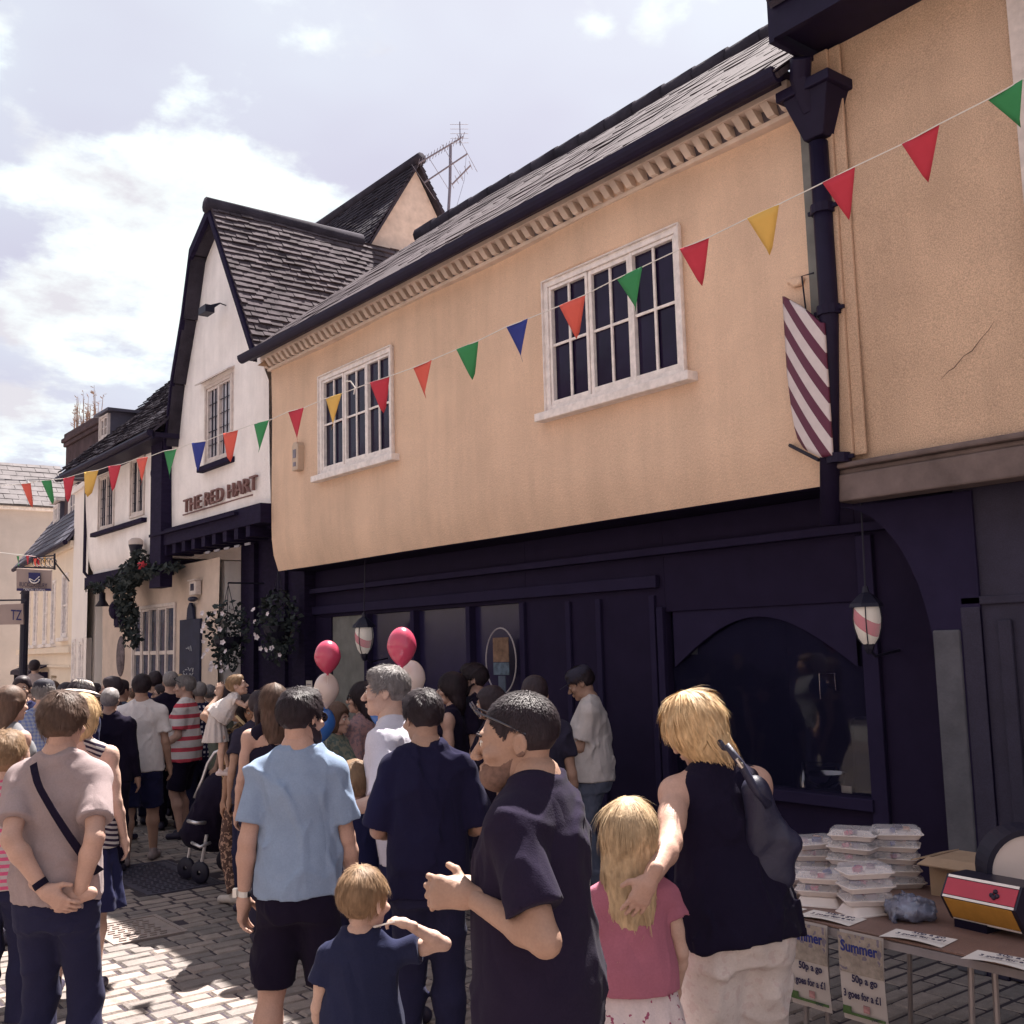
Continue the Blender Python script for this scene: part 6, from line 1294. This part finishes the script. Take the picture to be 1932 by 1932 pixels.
# hanging trade signs at the left
lp = thing('street_post', 'tall black street post at the far left of the street', 'post', tuple(onD(48, 1300, 14.8)))
mb = MB(); pt, pb = onD(48, 1112, 14.8), onD(48, 1300, 14.8); pb[2] = 0; pb[:2] = pt[:2]; mb.tube([pb, pt], .055, 10); mb.tube([pb, pb+[0,0,.9]], .09, 10); mb.build('pole', IRON, lp)
ds = thing('dental_sign', 'beige hanging sign of a dental studio with a blue square emblem', 'sign', tuple(onD(62, 1090, 14.6)))
q = [onD(u, v, 14.6) for u, v in ((31,1072),(97,1076),(97,1115),(31,1115))]
nrS = np.cross(q[1]-q[0], q[3]-q[0]); nrS /= np.linalg.norm(nrS)
if nrS@CF > 0: nrS = -nrS
mb = MB(); mb.prism([tuple(p) for p in q], tuple(-nrS*.03)); mb.build('board', mat('beige sign board', (.36,.28,.26), .7, .06), ds)
q2 = [onD(u, v, 14.58) for u, v in ((32,1110),(96,1110.5),(96,1115),(32,1114.5))]; mb = MB(); mb.prism([tuple(p) for p in q2], tuple(nrS*.006)); NV = mat('sign navy', (.03,.03,.12), .6, 0); mb.build('base_stripe', NV, ds)
ex_, ey_ = q[1]-q[0], q[0]-q[3]
text_mesh('lettering', 'BUCKLERSBURY', .085, mat('sign grey letters', (.09,.07,.10), .6, 0), ds, onD(36, 1106, 14.57), ex_, (0,0,1), xs=.62, extr=.001, bold=.001)
text_mesh('lettering', 'DENTAL STUDIO', .045, WPAINT, ds, onD(44, 1113.9, 14.55), ex_, (0,0,1), xs=.85, extr=.001)
mb = MB(); e = [onD(u, v, 14.57) for u, v in ((54,1080),(76,1081),(76,1100),(54,1099))]; mb.prism([tuple(p) for p in e], tuple(nrS*.004)); em = mb.build('emblem', NV, ds)
mb = MB(); cc = onD(65, 1092, 14.55); exn = ex_/np.linalg.norm(ex_)
arc_ = [cc+exn*.066*cos(a)+np.array([0,0,.058])*sin(a) for a in [pi+pi*i/12 for i in range(13)]]; mb.tube([tuple(p) for p in arc_], .009, 5); mb.tube([tuple(cc-exn*.066), tuple(cc-np.array([0,0,.03])), tuple(cc+exn*.066+np.array([0,0,.035]))], .006, 5); mb.build('emblem_curve', WPAINT, ds)
mb = MB(); w0, w1 = onD(30, 1069, 14.6), onD(103, 1048, 14.6); 
mb.tube([onD(30,1070,14.6), onD(103,1072,14.6)], .012, 6); mb.tube([onD(60,1052,14.6), onD(103,1048,14.6)], .010, 6); mb.tube([onD(103,1044,14.6), onD(103,1075,14.6)], .014, 6); mb.tube([onD(103,1060,14.6), onD(103,1062,14.6)+np.array([1.2,3.6,0])], .012, 6)
for k in range(5):
    cq = onD(68+8*k, 1061, 14.6); mb.tube([cq+exn*.05*cos(a)+np.array([0,0,.06*sin(a)]) for a in [2*pi*i/10 for i in range(9)]], .006, 5)
mb.build('scroll_bracket', IRON, ds)
ts = thing('letter_sign', 'beige sign ending in the letters TZ at the left edge', 'sign', tuple(onD(30, 1160, 14.3)))
q = [onD(u, v, 14.3) for u, v in ((-30,1142),(43,1139),(44,1178),(-30,1179))]; mb = MB(); mb.prism([tuple(p) for p in q], tuple(-nrS*.03)); mb.build('board', mat('beige sign board', (0,0,0)), ts)
text_mesh('lettering', 'TZ', .19, NV, ts, onD(20, 1169, 14.26), ex_, (0,0,1), xs=.60, extr=.001, bold=.002)
mb = MB(); mb.tube([onD(-30,1133,14.3), onD(50,1132,14.3)], .012, 6); mb.tube([onD(38,1120,14.3), onD(46,1112,14.3), onD(50,1120,14.3)], .008, 6); mb.build('bracket', IRON, ts)

# ------------------------------------------------------------------ balloons
BM = {k: mat('balloon '+k, c, .25, .05, 3, 0, 60, .5, coat=.2) for k, c in dict(red=(.50,.06,.12), white=(.60,.50,.46), blue=(.035,.13,.42)).items()}
def balloon(lab, u, v, d, rw, rh_, m, tie, hgt=None):
    c = onD(u, v, d); w_ = rw/F*d; h_ = rh_/F*d; t = thing('balloon', lab, 'balloon', tuple(c), group='party balloons'); prof = []
    for i in range(19):
        a = pi*i/18; zz_ = -cos(a); rr_ = sin(a)*(1+.0*zz_); 
        if zz_ < 0: rr_ = (max(0, 1-abs(zz_)**1.55))**.72
        prof.append((max(rr_, .0)*w_, zz_*h_))
    prof[0] = (.006, -h_*1.0); prof.insert(0, (.012, -h_*1.06)); prof.insert(0, (.004, -h_*1.03))
    mb = MB(); mb.lathe(c, prof, 28); mb.build('skin', BM[m], t, smooth=True)
    mb = MB(); mb.tube([c-[0,0,h_*1.04], (c-[0,0,h_*1.04]+np.array(tie))/2+[.01,.01,-.02], tie], .0015, 4); mb.build('string', CORD, t)
tie1 = onD(612, 1470, 7.9); tie2 = onD(738, 1450, 6.4)
balloon('red balloon topmost of the far bunch, by the white notice', 618, 1240, 7.4, 25, 32, 'red', tie1); balloon('white balloon under the red one by the white notice', 616, 1302, 7.5, 24, 32, 'white', tie1); balloon('blue balloon behind the head of the man in pale blue', 608, 1366, 7.5, 25, 33, 'blue', tie1)
balloon('red balloon above the grey haired man in lilac', 758, 1221, 6.5, 28, 38, 'red', tie2); balloon('white balloon behind the head of the grey haired man in lilac', 776, 1282, 6.7, 27, 36, 'white', tie2); balloon('blue balloon between the pink top and the lilac shirt', 722, 1342, 6.6, 26, 34, 'blue', tie2)

# ------------------------------------------------------------------ raffle table
tb = thing('trestle_table', 'long folding trestle table with a brown top at the right', 'table', (4.2, 2.3, 0))
TX0, TX1, TY0, TY1, TZ_ = 3.86, 4.78, 1.2, 3.40, .75
mb = MB(); mb.box(TX0, TX1, TY0, TY1, TZ_-.012, TZ_); mb.build('table_top', mat('brown laminate', (.20,.12,.10), .5, .2, 5, .0005, 50, .4, grain=.15), tb, bevel=.003)
mb = MB(); mb.box(TX0-.004, TX0+.02, TY0, TY1, TZ_-.045, TZ_-.014); mb.box(TX1-.02, TX1+.004, TY0, TY1, TZ_-.045, TZ_-.014); mb.box(TX0, TX1, TY1-.02, TY1+.004, TZ_-.045, TZ_-.014); mb.build('rail', mat('grey edge trim', (.26,.23,.24), .5, .2), tb)
STL = mat('grey steel tube', (.32,.28,.28), .4, .1, metal=.5)
for yy, nm_ in ((2.30, 'leg'), (3.05, 'leg'), (1.4, 'leg')):
    mb = MB(); mb.tube([(TX0+.06, yy, TZ_-.03), (TX0+.06, yy+.04, .02)], .012, 8); mb.tube([(TX0+.10, yy-.07, TZ_-.03), (TX0+.10, yy-.05, .02)], .012, 8); mb.tube([(TX1-.08, yy, TZ_-.03), (TX1-.08, yy+.04, .02)], .012, 8); mb.tube([(TX0+.06, yy+.04, .02), (TX1-.08, yy+.04, .02)], .012, 8); mb.build('leg', STL, tb)
PLAS = mat('white foam tray', (.74,.66,.63), .5, .05, 20); CLR = mat('clear plastic lid', (.72,.70,.74), .15, .1, 20, .002, 40, .6, alpha=.34)
def rrect(cx, cy, a, b, r, z, yaw, n=5):
    out = []
    for sx, sy, a0 in ((1,1,0),(-1,1,pi/2),(-1,-1,pi),(1,-1,3*pi/2)):
        for i in range(n): t = a0+pi/2*i/(n-1); out.append((sx*(a-r)+r*cos(t), sy*(b-r)+r*sin(t)))
    c_, s_ = cos(yaw), sin(yaw); return [(cx+x*c_-y*s_, cy+x*s_+y*c_, z) for x, y in out]
def shell(mb, rings, cap=True, capb=True):
    n = len(rings[0]); v = [p for r in rings for p in r]; f = [(a*n+i, a*n+(i+1)%n, (a+1)*n+(i+1)%n, (a+1)*n+i) for a in range(len(rings)-1) for i in range(n)]
    if capb: f.append(tuple(range(n))[::-1])
    if cap: f.append(tuple((len(rings)-1)*n+i for i in range(n)))
    mb.add(v, f)
sweets = [mat('sweet wrapper %d' % i, c, .4, .3, 30) for i, c in enumerate(((.10,.07,.16),(.45,.10,.18),(.35,.25,.3),(.08,.09,.25),(.5,.28,.2)))]
def tub(cx, cy, z, yaw, lab, flip=False, s=1.):
    t = thing('plastic_tub', lab, 'tub', (cx, cy, z), group='raffle tubs stacked on the table'); a, b = .092*s, .066*s
    mb = MB()
    if flip: shell(mb, [rrect(cx,cy,a,b,.02,z,yaw), rrect(cx,cy,a,b,.02,z+.004,yaw), rrect(cx,cy,a-.008,b-.008,.02,z+.008,yaw), rrect(cx,cy,a-.022,b-.022,.02,z+.036,yaw), rrect(cx,cy,a-.028,b-.028,.02,z+.038,yaw)])
    else: shell(mb, [rrect(cx,cy,a-.022,b-.022,.018,z,yaw), rrect(cx,cy,a-.008,b-.008,.02,z+.020,yaw), rrect(cx,cy,a,b,.02,z+.023,yaw), rrect(cx,cy,a,b,.02,z+.026,yaw)])
    mb.build('tray', PLAS, t)
    if not flip:
        mb = MB(); shell(mb, [rrect(cx,cy,a-.006,b-.006,.02,z+.027,yaw), rrect(cx,cy,a-.012,b-.012,.02,z+.050,yaw), rrect(cx,cy,a-.022,b-.022,.018,z+.054,yaw)], capb=False); mb.build('lid', CLR, t)
        r = random.Random(int(cx*9999+z*777))
        for k in range(3):
            mb = MB(); px, py = cx+r.uniform(-.045,.045)*s, cy+r.uniform(-.03,.03)*s; Rr = Matrix.Rotation(r.uniform(0,3), 3, 'Z') @ Matrix.Rotation(r.uniform(-.4,.4), 3, 'X'); hx_, hy_, hz_ = r.uniform(.012,.022), r.uniform(.010,.018), .009
            vs = [Vector((px,py,z+.037))+Rr@Vector((sx*hx_, sy*hy_, sz*hz_)) for sz in (-1,1) for sx, sy in ((-1,-1),(1,-1),(1,1),(-1,1))]; mb.add(vs, [(3,2,1,0),(4,5,6,7),(0,1,5,4),(1,2,6,5),(2,3,7,6),(3,0,4,7)]); mb.build('sweet', sweets[(k+int(cx*50)) % 5], t)
ords = ['bottom', 'second', 'third', 'fourth', 'fifth']
stacks = [(1634,1722,4,'frontmost stack',1.12,True), (1548,1706,3,'front left stack',1.05,True), (1494,1690,2,'low stack by the handbag',.95,False), (1606,1676,5,'middle back stack',1.15,False), (1540,1664,4,'rear left stack',1.1,False), (1695,1672,5,'rear right stack',1.18,False)]
for i, (u, v, n, lab, s_, fl_) in enumerate(stacks):
    c = onZ(u, v, TZ_); z = TZ_+.001; yw = -.9+random.uniform(-.35,.35); jx = jy = 0
    for k in range(n):
        tub(c[0]+jx, c[1]+jy, z, yw+random.uniform(-.22,.22), '%s clear lidded raffle tub of the %s on the table' % (ords[k] if k < n-1 else 'topmost', lab), flip=(fl_ and k == 0), s=s_*1.06); z += .0395 if (fl_ and k == 0) else .0555; jx += random.uniform(-.012,.012); jy += random.uniform(-.012,.012)
# paper sheets with hand lettering
INK = mat('dark ink', (.03,.025,.07), .8, 0)
def label_sheet(lab, u0, v0, w_, h_, yaw, curl=.0):
    c = onZ(u0, v0, TZ_); t = thing('price_sheet', lab, 'sheet', (c[0], c[1], TZ_)); ex = np.array([sin(yaw), -cos(yaw), 0]); ey = np.array([cos(yaw), sin(yaw), 0]); o = np.array([c[0], c[1], TZ_+.003])
    mb = MB(); n = 6; g_ = [[o+ex*w_*(i/n)+ey*h_*(j/3)+np.array([0,0,.010*sin(pi*i/n)*(1-j/3)]) for i in range(n+1)] for j in range(4)]
    v = [p for r in g_ for p in r]; v2 = [p-np.array([0,0,.0012]) for p in v]; f = [(j*(n+1)+i, j*(n+1)+i+1, (j+1)*(n+1)+i+1, (j+1)*(n+1)+i) for j in range(3) for i in range(n)]; k = len(v); mb.add(v+v2, f+[tuple(k+a for a in q[::-1]) for q in f]); mb.build('paper', mat('bright paper', (.72,.66,.62), .8, .04), t)
    text_mesh('lettering', '50p a go', h_*.26, INK, t, o+ex*w_*.38+ey*h_*.55+[0,0,.0125], ex, ey, extr=.0003, bold=.0006); text_mesh('lettering', '3 goes for a £1', h_*.22, INK, t, o+ex*w_*.20+ey*h_*.25+[0,0,.0135], ex, ey, extr=.0003, bold=.0006)
label_sheet('white price sheet on the near edge before the frontmost tubs', 1500, 1730, .25, .15, .10)
label_sheet('white price sheet on the table edge above the right hand poster', 1658, 1768, .25, .15, .12)
label_sheet('white price sheet at the right end before the striped till', 1812, 1810, .25, .15, .10)
label_sheet('white price sheet at the left end of the table by the handbag', 1418, 1712, .2, .13, .05)
def poster(lab, yL, yR):
    x = TX0-.012; zt = TZ_-.005; t = thing('poster', lab, 'poster', (x, yL, zt-.2)); mb = MB(); n = 8; v = []; h_ = .345
    for i in range(n+1):
        for j in (0, 1): v.append((x-.012*sin(pi*i/n)-.004, yL+(yR-yL)*j, zt-h_*i/n))
    k = len(v); v += [(a+.002, b, c) for a, b, c in v]; f = [(2*i, 2*i+2, 2*i+3, 2*i+1) for i in range(n)]; mb.add(v, f+[tuple(k+a for a in q[::-1]) for q in f]); mb.build('paper', mat('poster paper', (.50,.44,.42), .85, .06), t)
    W0 = abs(yR-yL); xx = x-.019
    def pic(y0, y1, z0, z1, m, nm='picture', dx=0): mb = MB(); mb.box(xx-dx, xx-dx+.002, yL-W0*y0, yL-W0*y1, zt-h_*z0, zt-h_*z1); return mb.build(nm, m, t)
    pic(.0, 1, .02, .46, mat('summer picture', (.36,.30,.26), .8, .35, 28, pat=('spots', 34, .62, (.20,.17,.22))))
    pic(.02, .98, .90, .93, mat('green band', (.08,.14,.05), .8, .5, 30)); pic(.03, .22, .84, .905, mat('green band', (.08,.14,.05)))
    pic(.50, .64, .79, .87, mat('pink crest', (.42,.22,.22), .8, .5, 60), 'crest')
    T_ = lambda s, sz, y, z, m, b=.0008, xs=1.: text_mesh('lettering', s, sz, m, t, (xx-.003, yL-W0*y, zt-h_*z), (0,-1,0), (0,0,1), extr=.0004, bold=b, xs=xs)
    T_('Summer', .060, .06, .22, mat('summer blue', (.03,.04,.20), .8, 0), .0014, .84)
    T_('50p a go', .040, .28, .55, INK, .0012, .85); T_('3 goes for a £1', .040, .07, .73, INK, .0012, .72); T_('LWC', .016, .68, .935, INK, 0)
p1a, p1b = onX(1489, 1750, TX0-.012), onX(1563, 1765, TX0-.012); p2a, p2b = onX(1586, 1770, TX0-.012), onX(1669, 1790, TX0-.012)
poster('left hand Summer poster hanging from the table edge', p1a[1], p1b[1]); poster('right hand Summer poster hanging nearer the table legs', p2a[1], p2b[1])
# striped till: a long faceted box with a red upper and an orange lower face
tl = thing('faceted_box', 'long faceted box with a red upper face and orange lower face edged in white', 'box', tuple(onZ(1830, 1790, TZ_)))
def tp3(u, v, d): return onD(u, v, d)
A0, A1 = onD(1774,1648,4.40), onD(1897,1666,4.16); dirv = (A1-A0); dirv[2] = 0; Lb = .33; dirv /= np.linalg.norm(dirv); ac = np.array([-dirv[1], dirv[0], 0]); 
if ac[0] < 0: ac = -ac
base = np.array([A0[0], A0[1], TZ_]); 
sec = [(.05,.03),(-.01,.125),(.045,.205),(.17,.205),(.17,.03)]
P_ = lambda s_, l, off=0: base+ac*s_[0]+np.array([0,0,s_[1]])+dirv*l-ac*off
mb = MB(); mb.add([P_(s_, 0) for s_ in sec]+[P_(s_, Lb) for s_ in sec], [(0,1,2,3,4),(9,8,7,6,5),(0,5,6,1),(1,6,7,2),(2,7,8,3),(3,8,9,4),(4,9,5,0)]); mb.build('case', mat('black gloss card', (.018,.015,.03), .4, 0), tl)
def facet(s0, s1, l0, l1, m, nm, off=.003):
    a, b = np.array(s0), np.array(s1); nn = np.array([-(b-a)[1], (b-a)[0]]); nn = nn/np.linalg.norm(nn); 
    if nn[0] > 0: nn = -nn
    q = [P_(a+nn*off, l0), P_(a+nn*off, l1), P_(b+nn*off, l1), P_(b+nn*off, l0)]; mb = MB(); mb.prism([tuple(p) for p in q], tuple(-(ac*nn[0]+np.array([0,0,nn[1]]))*off*.8)); return mb.build(nm, m, tl)
lp_ = lambda a, b, t: (a[0]+(b[0]-a[0])*t, a[1]+(b[1]-a[1])*t)
facet(lp_(sec[1],sec[2],.13), lp_(sec[1],sec[2],.84), .01, Lb-.01, mat('till red', (.46,.05,.08), .4, .1), 'red_panel'); facet(lp_(sec[1],sec[2],.88), lp_(sec[1],sec[2],.99), .01, Lb-.01, WPAINT, 'trim'); facet(lp_(sec[1],sec[2],.0), lp_(sec[1],sec[2],.10), .01, Lb-.01, WPAINT, 'trim')
facet(lp_(sec[0],sec[1],.10), lp_(sec[0],sec[1],.97), .015, Lb-.02, mat('till orange', (.50,.25,.05), .5, .15, 20), 'orange_panel'); facet(lp_(sec[0],sec[1],.0), lp_(sec[0],sec[1],.07), .015, Lb-.02, WPAINT, 'trim')
mm_ = lp_(sec[1],sec[2],.52); up_ = np.array(lp_(sec[1],sec[2],1.))-np.array(sec[1]); up_ /= np.linalg.norm(up_); mb = MB()
for dl, du in ((0,.010),(-.012,-.006),(.012,-.006),(0,-.014)):
    c = P_((mm_[0]+up_[0]*du, mm_[1]+up_[1]*du), Lb*.70+dl, .006); mb.ball(c, (.010,.010,.010), 8)
mb.build('clover_badge', mat('black badge', (.03,.02,.04), .5, 0), tl)
mb = MB(); mb.add([P_((.04,.0), .02), P_((.15,.0), .02), P_((.15,.0), Lb*.5), P_((.04,.0), Lb*.5), P_((.04,.032), .02), P_((.15,.032), .02), P_((.15,.032), Lb*.5), P_((.04,.032), Lb*.5)], [(3,2,1,0),(4,5,6,7),(0,1,5,4),(1,2,6,5),(2,3,7,6),(3,0,4,7)]); mb.build('foot', BLACK, tl)
cbx = thing('cardboard_box', 'open brown cardboard box behind the faceted box', 'box', tuple(onZ(1850, 1700, TZ_)))
c0 = onD(1756, 1612, 4.95); mb = MB(); bx0, by0 = c0[0], c0[1]; mb.box(bx0-.02, bx0+.24, by0-.62, by0, TZ_+.001, TZ_+.165); mb.build('carton', mat('cardboard', (.36,.25,.17), .9, .12, 12), cbx)
mb = MB(); mb.prism([(bx0-.02,by0,TZ_+.166),(bx0-.10,by0+.01,TZ_+.145),(bx0-.10,by0-.62,TZ_+.145),(bx0-.02,by0-.62,TZ_+.166)], (0,0,.005)); mb.prism([(bx0-.02,by0,TZ_+.166),(bx0+.24,by0,TZ_+.166),(bx0+.22,by0+.08,TZ_+.145),(bx0-.04,by0+.08,TZ_+.145)], (0,0,.005)); mb.build('flap', mat('cardboard', (0,0,0)), cbx)
s_ = SD(); pbg = onZ(1712, 1735, TZ_); s_.ell((0,0,.04), (.10,.10,.05), k=.02); s_.ell((.06,.05,.03), (.08,.06,.04), k=.02)
V, Fq = s_.mesh(.008, disp=wrinkle(.03, 91, 3.2)); tag(mkobj('plastic_bag', V+np.array([pbg[0]+.02,pbg[1],TZ_]), Fq, mat('crumpled grey plastic', (.16,.17,.24), .2, .4, 20, .003, 40, .8), smooth=False), 'crumpled grey plastic bag between the tubs and the faceted box', 'bag')
dr = thing('round_drum', 'round white drum with a thick black rim standing behind the cardboard box', 'drum', tuple(onD(1935, 1640, 4.35)))
c = onD(1937, 1642, 4.4); mb = MB(); rr_ = 78/F*4.4; ax = Vector(CF).to_track_quat('Z', 'Y').to_matrix(); mb.lathe(c, [(0,0),(rr_*.86,0),(rr_*.86,.05),(0,.05)], 36, axis=ax); mb.build('skin', mat('drum white', (.66,.58,.55), .6, .05), dr)
mb = MB(); mb.lathe(c, [(rr_*.86,-.012),(rr_,-.012),(rr_,.10),(rr_*.86,.10),(rr_*.86,-.012)], 36, axis=ax); mb.build('rim', IRON, dr); mb = MB(); mb.tube([c+[0,0,-rr_], (c[0],c[1],0)], .015, 8); mb.build('stand', IRON, dr)
pc = onZ(1478, 1815, .012); mb = MB(); mb.box(pc[0], pc[0]+.22, pc[1]-.16, pc[1], .004, .006); tag(mb.build('dropped_leaflet', mat('buff leaflet', (.55,.42,.28), .8, .1)), 'buff leaflet lying on the paving behind the hanging posters', 'leaflet')

# ------------------------------------------------------------------ barber chair inside the arched window
bc = thing('barber_chair', 'barber chair with chrome arms seen through the arched shop window', 'chair', (7.1, 4.9, 0))
CHR = mat('chrome', (.55,.52,.55), .15, 0, metal=1.); SEAT = mat('blue black leather', (.035,.04,.08), .4, .1)
mb = MB(); mb.box(6.85, 7.4, 4.6, 5.2, .45, .6); mb.build('seat', SEAT, bc, bevel=.04); mb = MB(); mb.box(7.35, 7.5, 4.6, 5.2, .55, 1.3); mb.build('backrest', SEAT, bc, bevel=.05)
for y in (4.52, 5.22): mb = MB(); mb.tube([(7.4,y,.5),(7.2,y,.95),(6.8,y,.98),(6.75,y,.6)], .025, 8); mb.build('armrest', CHR, bc, smooth=True)
mb = MB(); mb.tube([(7.1,4.9,.45),(7.1,4.9,.05)], .05, 12); mb.lathe((7.1,4.9,0), [(.3,0),(.3,.03),(.05,.06)], 20); mb.build('pedestal', CHR, bc)
tag_o = MB(); a, b = onX(1587,1482,XS+.10), onX(1608,1512,XS+.10); tag_o.box(XS+.10, XS+.105, b[1], a[1], b[2], a[2]); tag(tag_o.build('shop_card', PAP), 'white card propped low in the right corner of the arched window', 'card')
a, b = onX(1287,1163,XS+.10), onX(1315,1230,XS+.10); tag_o = MB(); tag_o.box(XS+.10, XS+.11, b[1], a[1], b[2]-.02, a[2]-.0); tag(tag_o.build('window_notice', mat('pale green notice', (.22,.24,.24), .8, .1, 30)), 'pale notice at the top left corner of the arched window', 'notice')
by = onX(1550,1470,XS+.2); bw = MB(); bw.lathe((XS+.25, by[1], by[2]-.06), [(.06,0),(.13,.05),(.15,.10)], 18); tag(bw.build('steel_bowl', CHR, smooth=True), 'steel bowl on the sill inside the arched window', 'bowl')
fx = onX(1560,1270,XS+.11); fm_ = MB(); fw_, fh_ = .13, .18
fm_.tube([(XS+.11,fx[1]+fw_/2,fx[2]-fh_),(XS+.11,fx[1]+fw_/2,fx[2]),(XS+.11,fx[1]-fw_/2,fx[2]),(XS+.11,fx[1]-fw_/2,fx[2]-.12)], .006, 6); tag(fm_.build('wire_frame', CHR), 'thin bright wire frame hanging in the arched window', 'frame')

# ------------------------------------------------------------------ pushchair
pc_ = onD(388, 1500, 9.3); ps = thing('pushchair', 'black pushchair with a silver hooped handle beside the leopard print top', 'pushchair', (pc_[0], pc_[1], 0)); ppx = lambda u, v, d=9.3: onD(u, v, d)
SV = mat('bright silver tube', (.62,.60,.62), .3, 0, metal=.6)
for dd in (0, .42): mb = MB(); mb.tube([ppx(367,1505,9.3+dd), ppx(382,1470,9.3+dd), ppx(392,1440,9.3+dd), ppx(405,1420,9.3+dd), ppx(425,1412,9.3+dd)], .014, 8); mb.build('handle', SV, ps, smooth=True)
mb = MB(); mb.tube([ppx(355,1549,9.1), ppx(370,1553,9.0), ppx(387,1552,9.1)], .016, 8); mb.build('bumper_bar', SV, ps, smooth=True); mb = MB(); mb.tube([ppx(362,1590,9.1), ppx(378,1598,9.0), ppx(396,1590,9.1)], .014, 8); mb.build('bumper_bar', SV, ps, smooth=True)
s_ = SD(); o = np.array(ORG[ps]); s_.cone(ppx(385,1560)-o, ppx(420,1500)-o, .17, .20, k=.1); s_.cone(ppx(365,1575)-o, ppx(410,1580)-o, .09, .12, k=.1); V, Fq = s_.mesh(.02, disp=wrinkle(.02, 55, 1)); mkobj('seat', V, Fq, BLACK, ps, smooth=True, local=True)
for k, (u, d) in enumerate(((352, 9.3), (378, 9.1), (425, 9.6), (440, 9.8))):
    q = ppx(u, 1600, d); q[2] = .10; mb = MB(); mb.lathe(q, [(.02,-.02),(.085,-.02),(.095,0),(.085,.02),(.02,.02)], 18, axis=Vector((1,.5,0)).to_track_quat('Z','Y').to_matrix()); w_ = mb.build('wheel', IRON, ps, smooth=True)
    mb = MB(); mb.tube([q+[0,0,.0], ppx(u+12, 1575, d)], .014, 6); mb.build('strut', SV, ps)

mb = MB(); ck = [onX(u, v, XF-.024) for u, v in ((1775,716),(1790,700),(1800,694),(1818,672),(1834,662),(1850,640),(1866,622),(1876,606))]
mb.tube(ck, [.001,.002,.003,.002,.003,.002,.002,.001], 4); mb.build('wall_crack', mat('crack shadow', (.12,.08,.06), 1, 0), rh)
s_ = SD(); cpt = onX(1506, 533, XF); s_.ell((0,0,0), (.02,.055,.035), k=.01); s_.ell((0,.05,.02), (.016,.03,.02), k=.01); V, Fq = s_.mesh(.006, disp=wrinkle(.012, 5, 3)); mkobj('plaster_patch', V+cpt+np.array([-.012,0,0]), Fq, OCHRE, house, smooth=True)
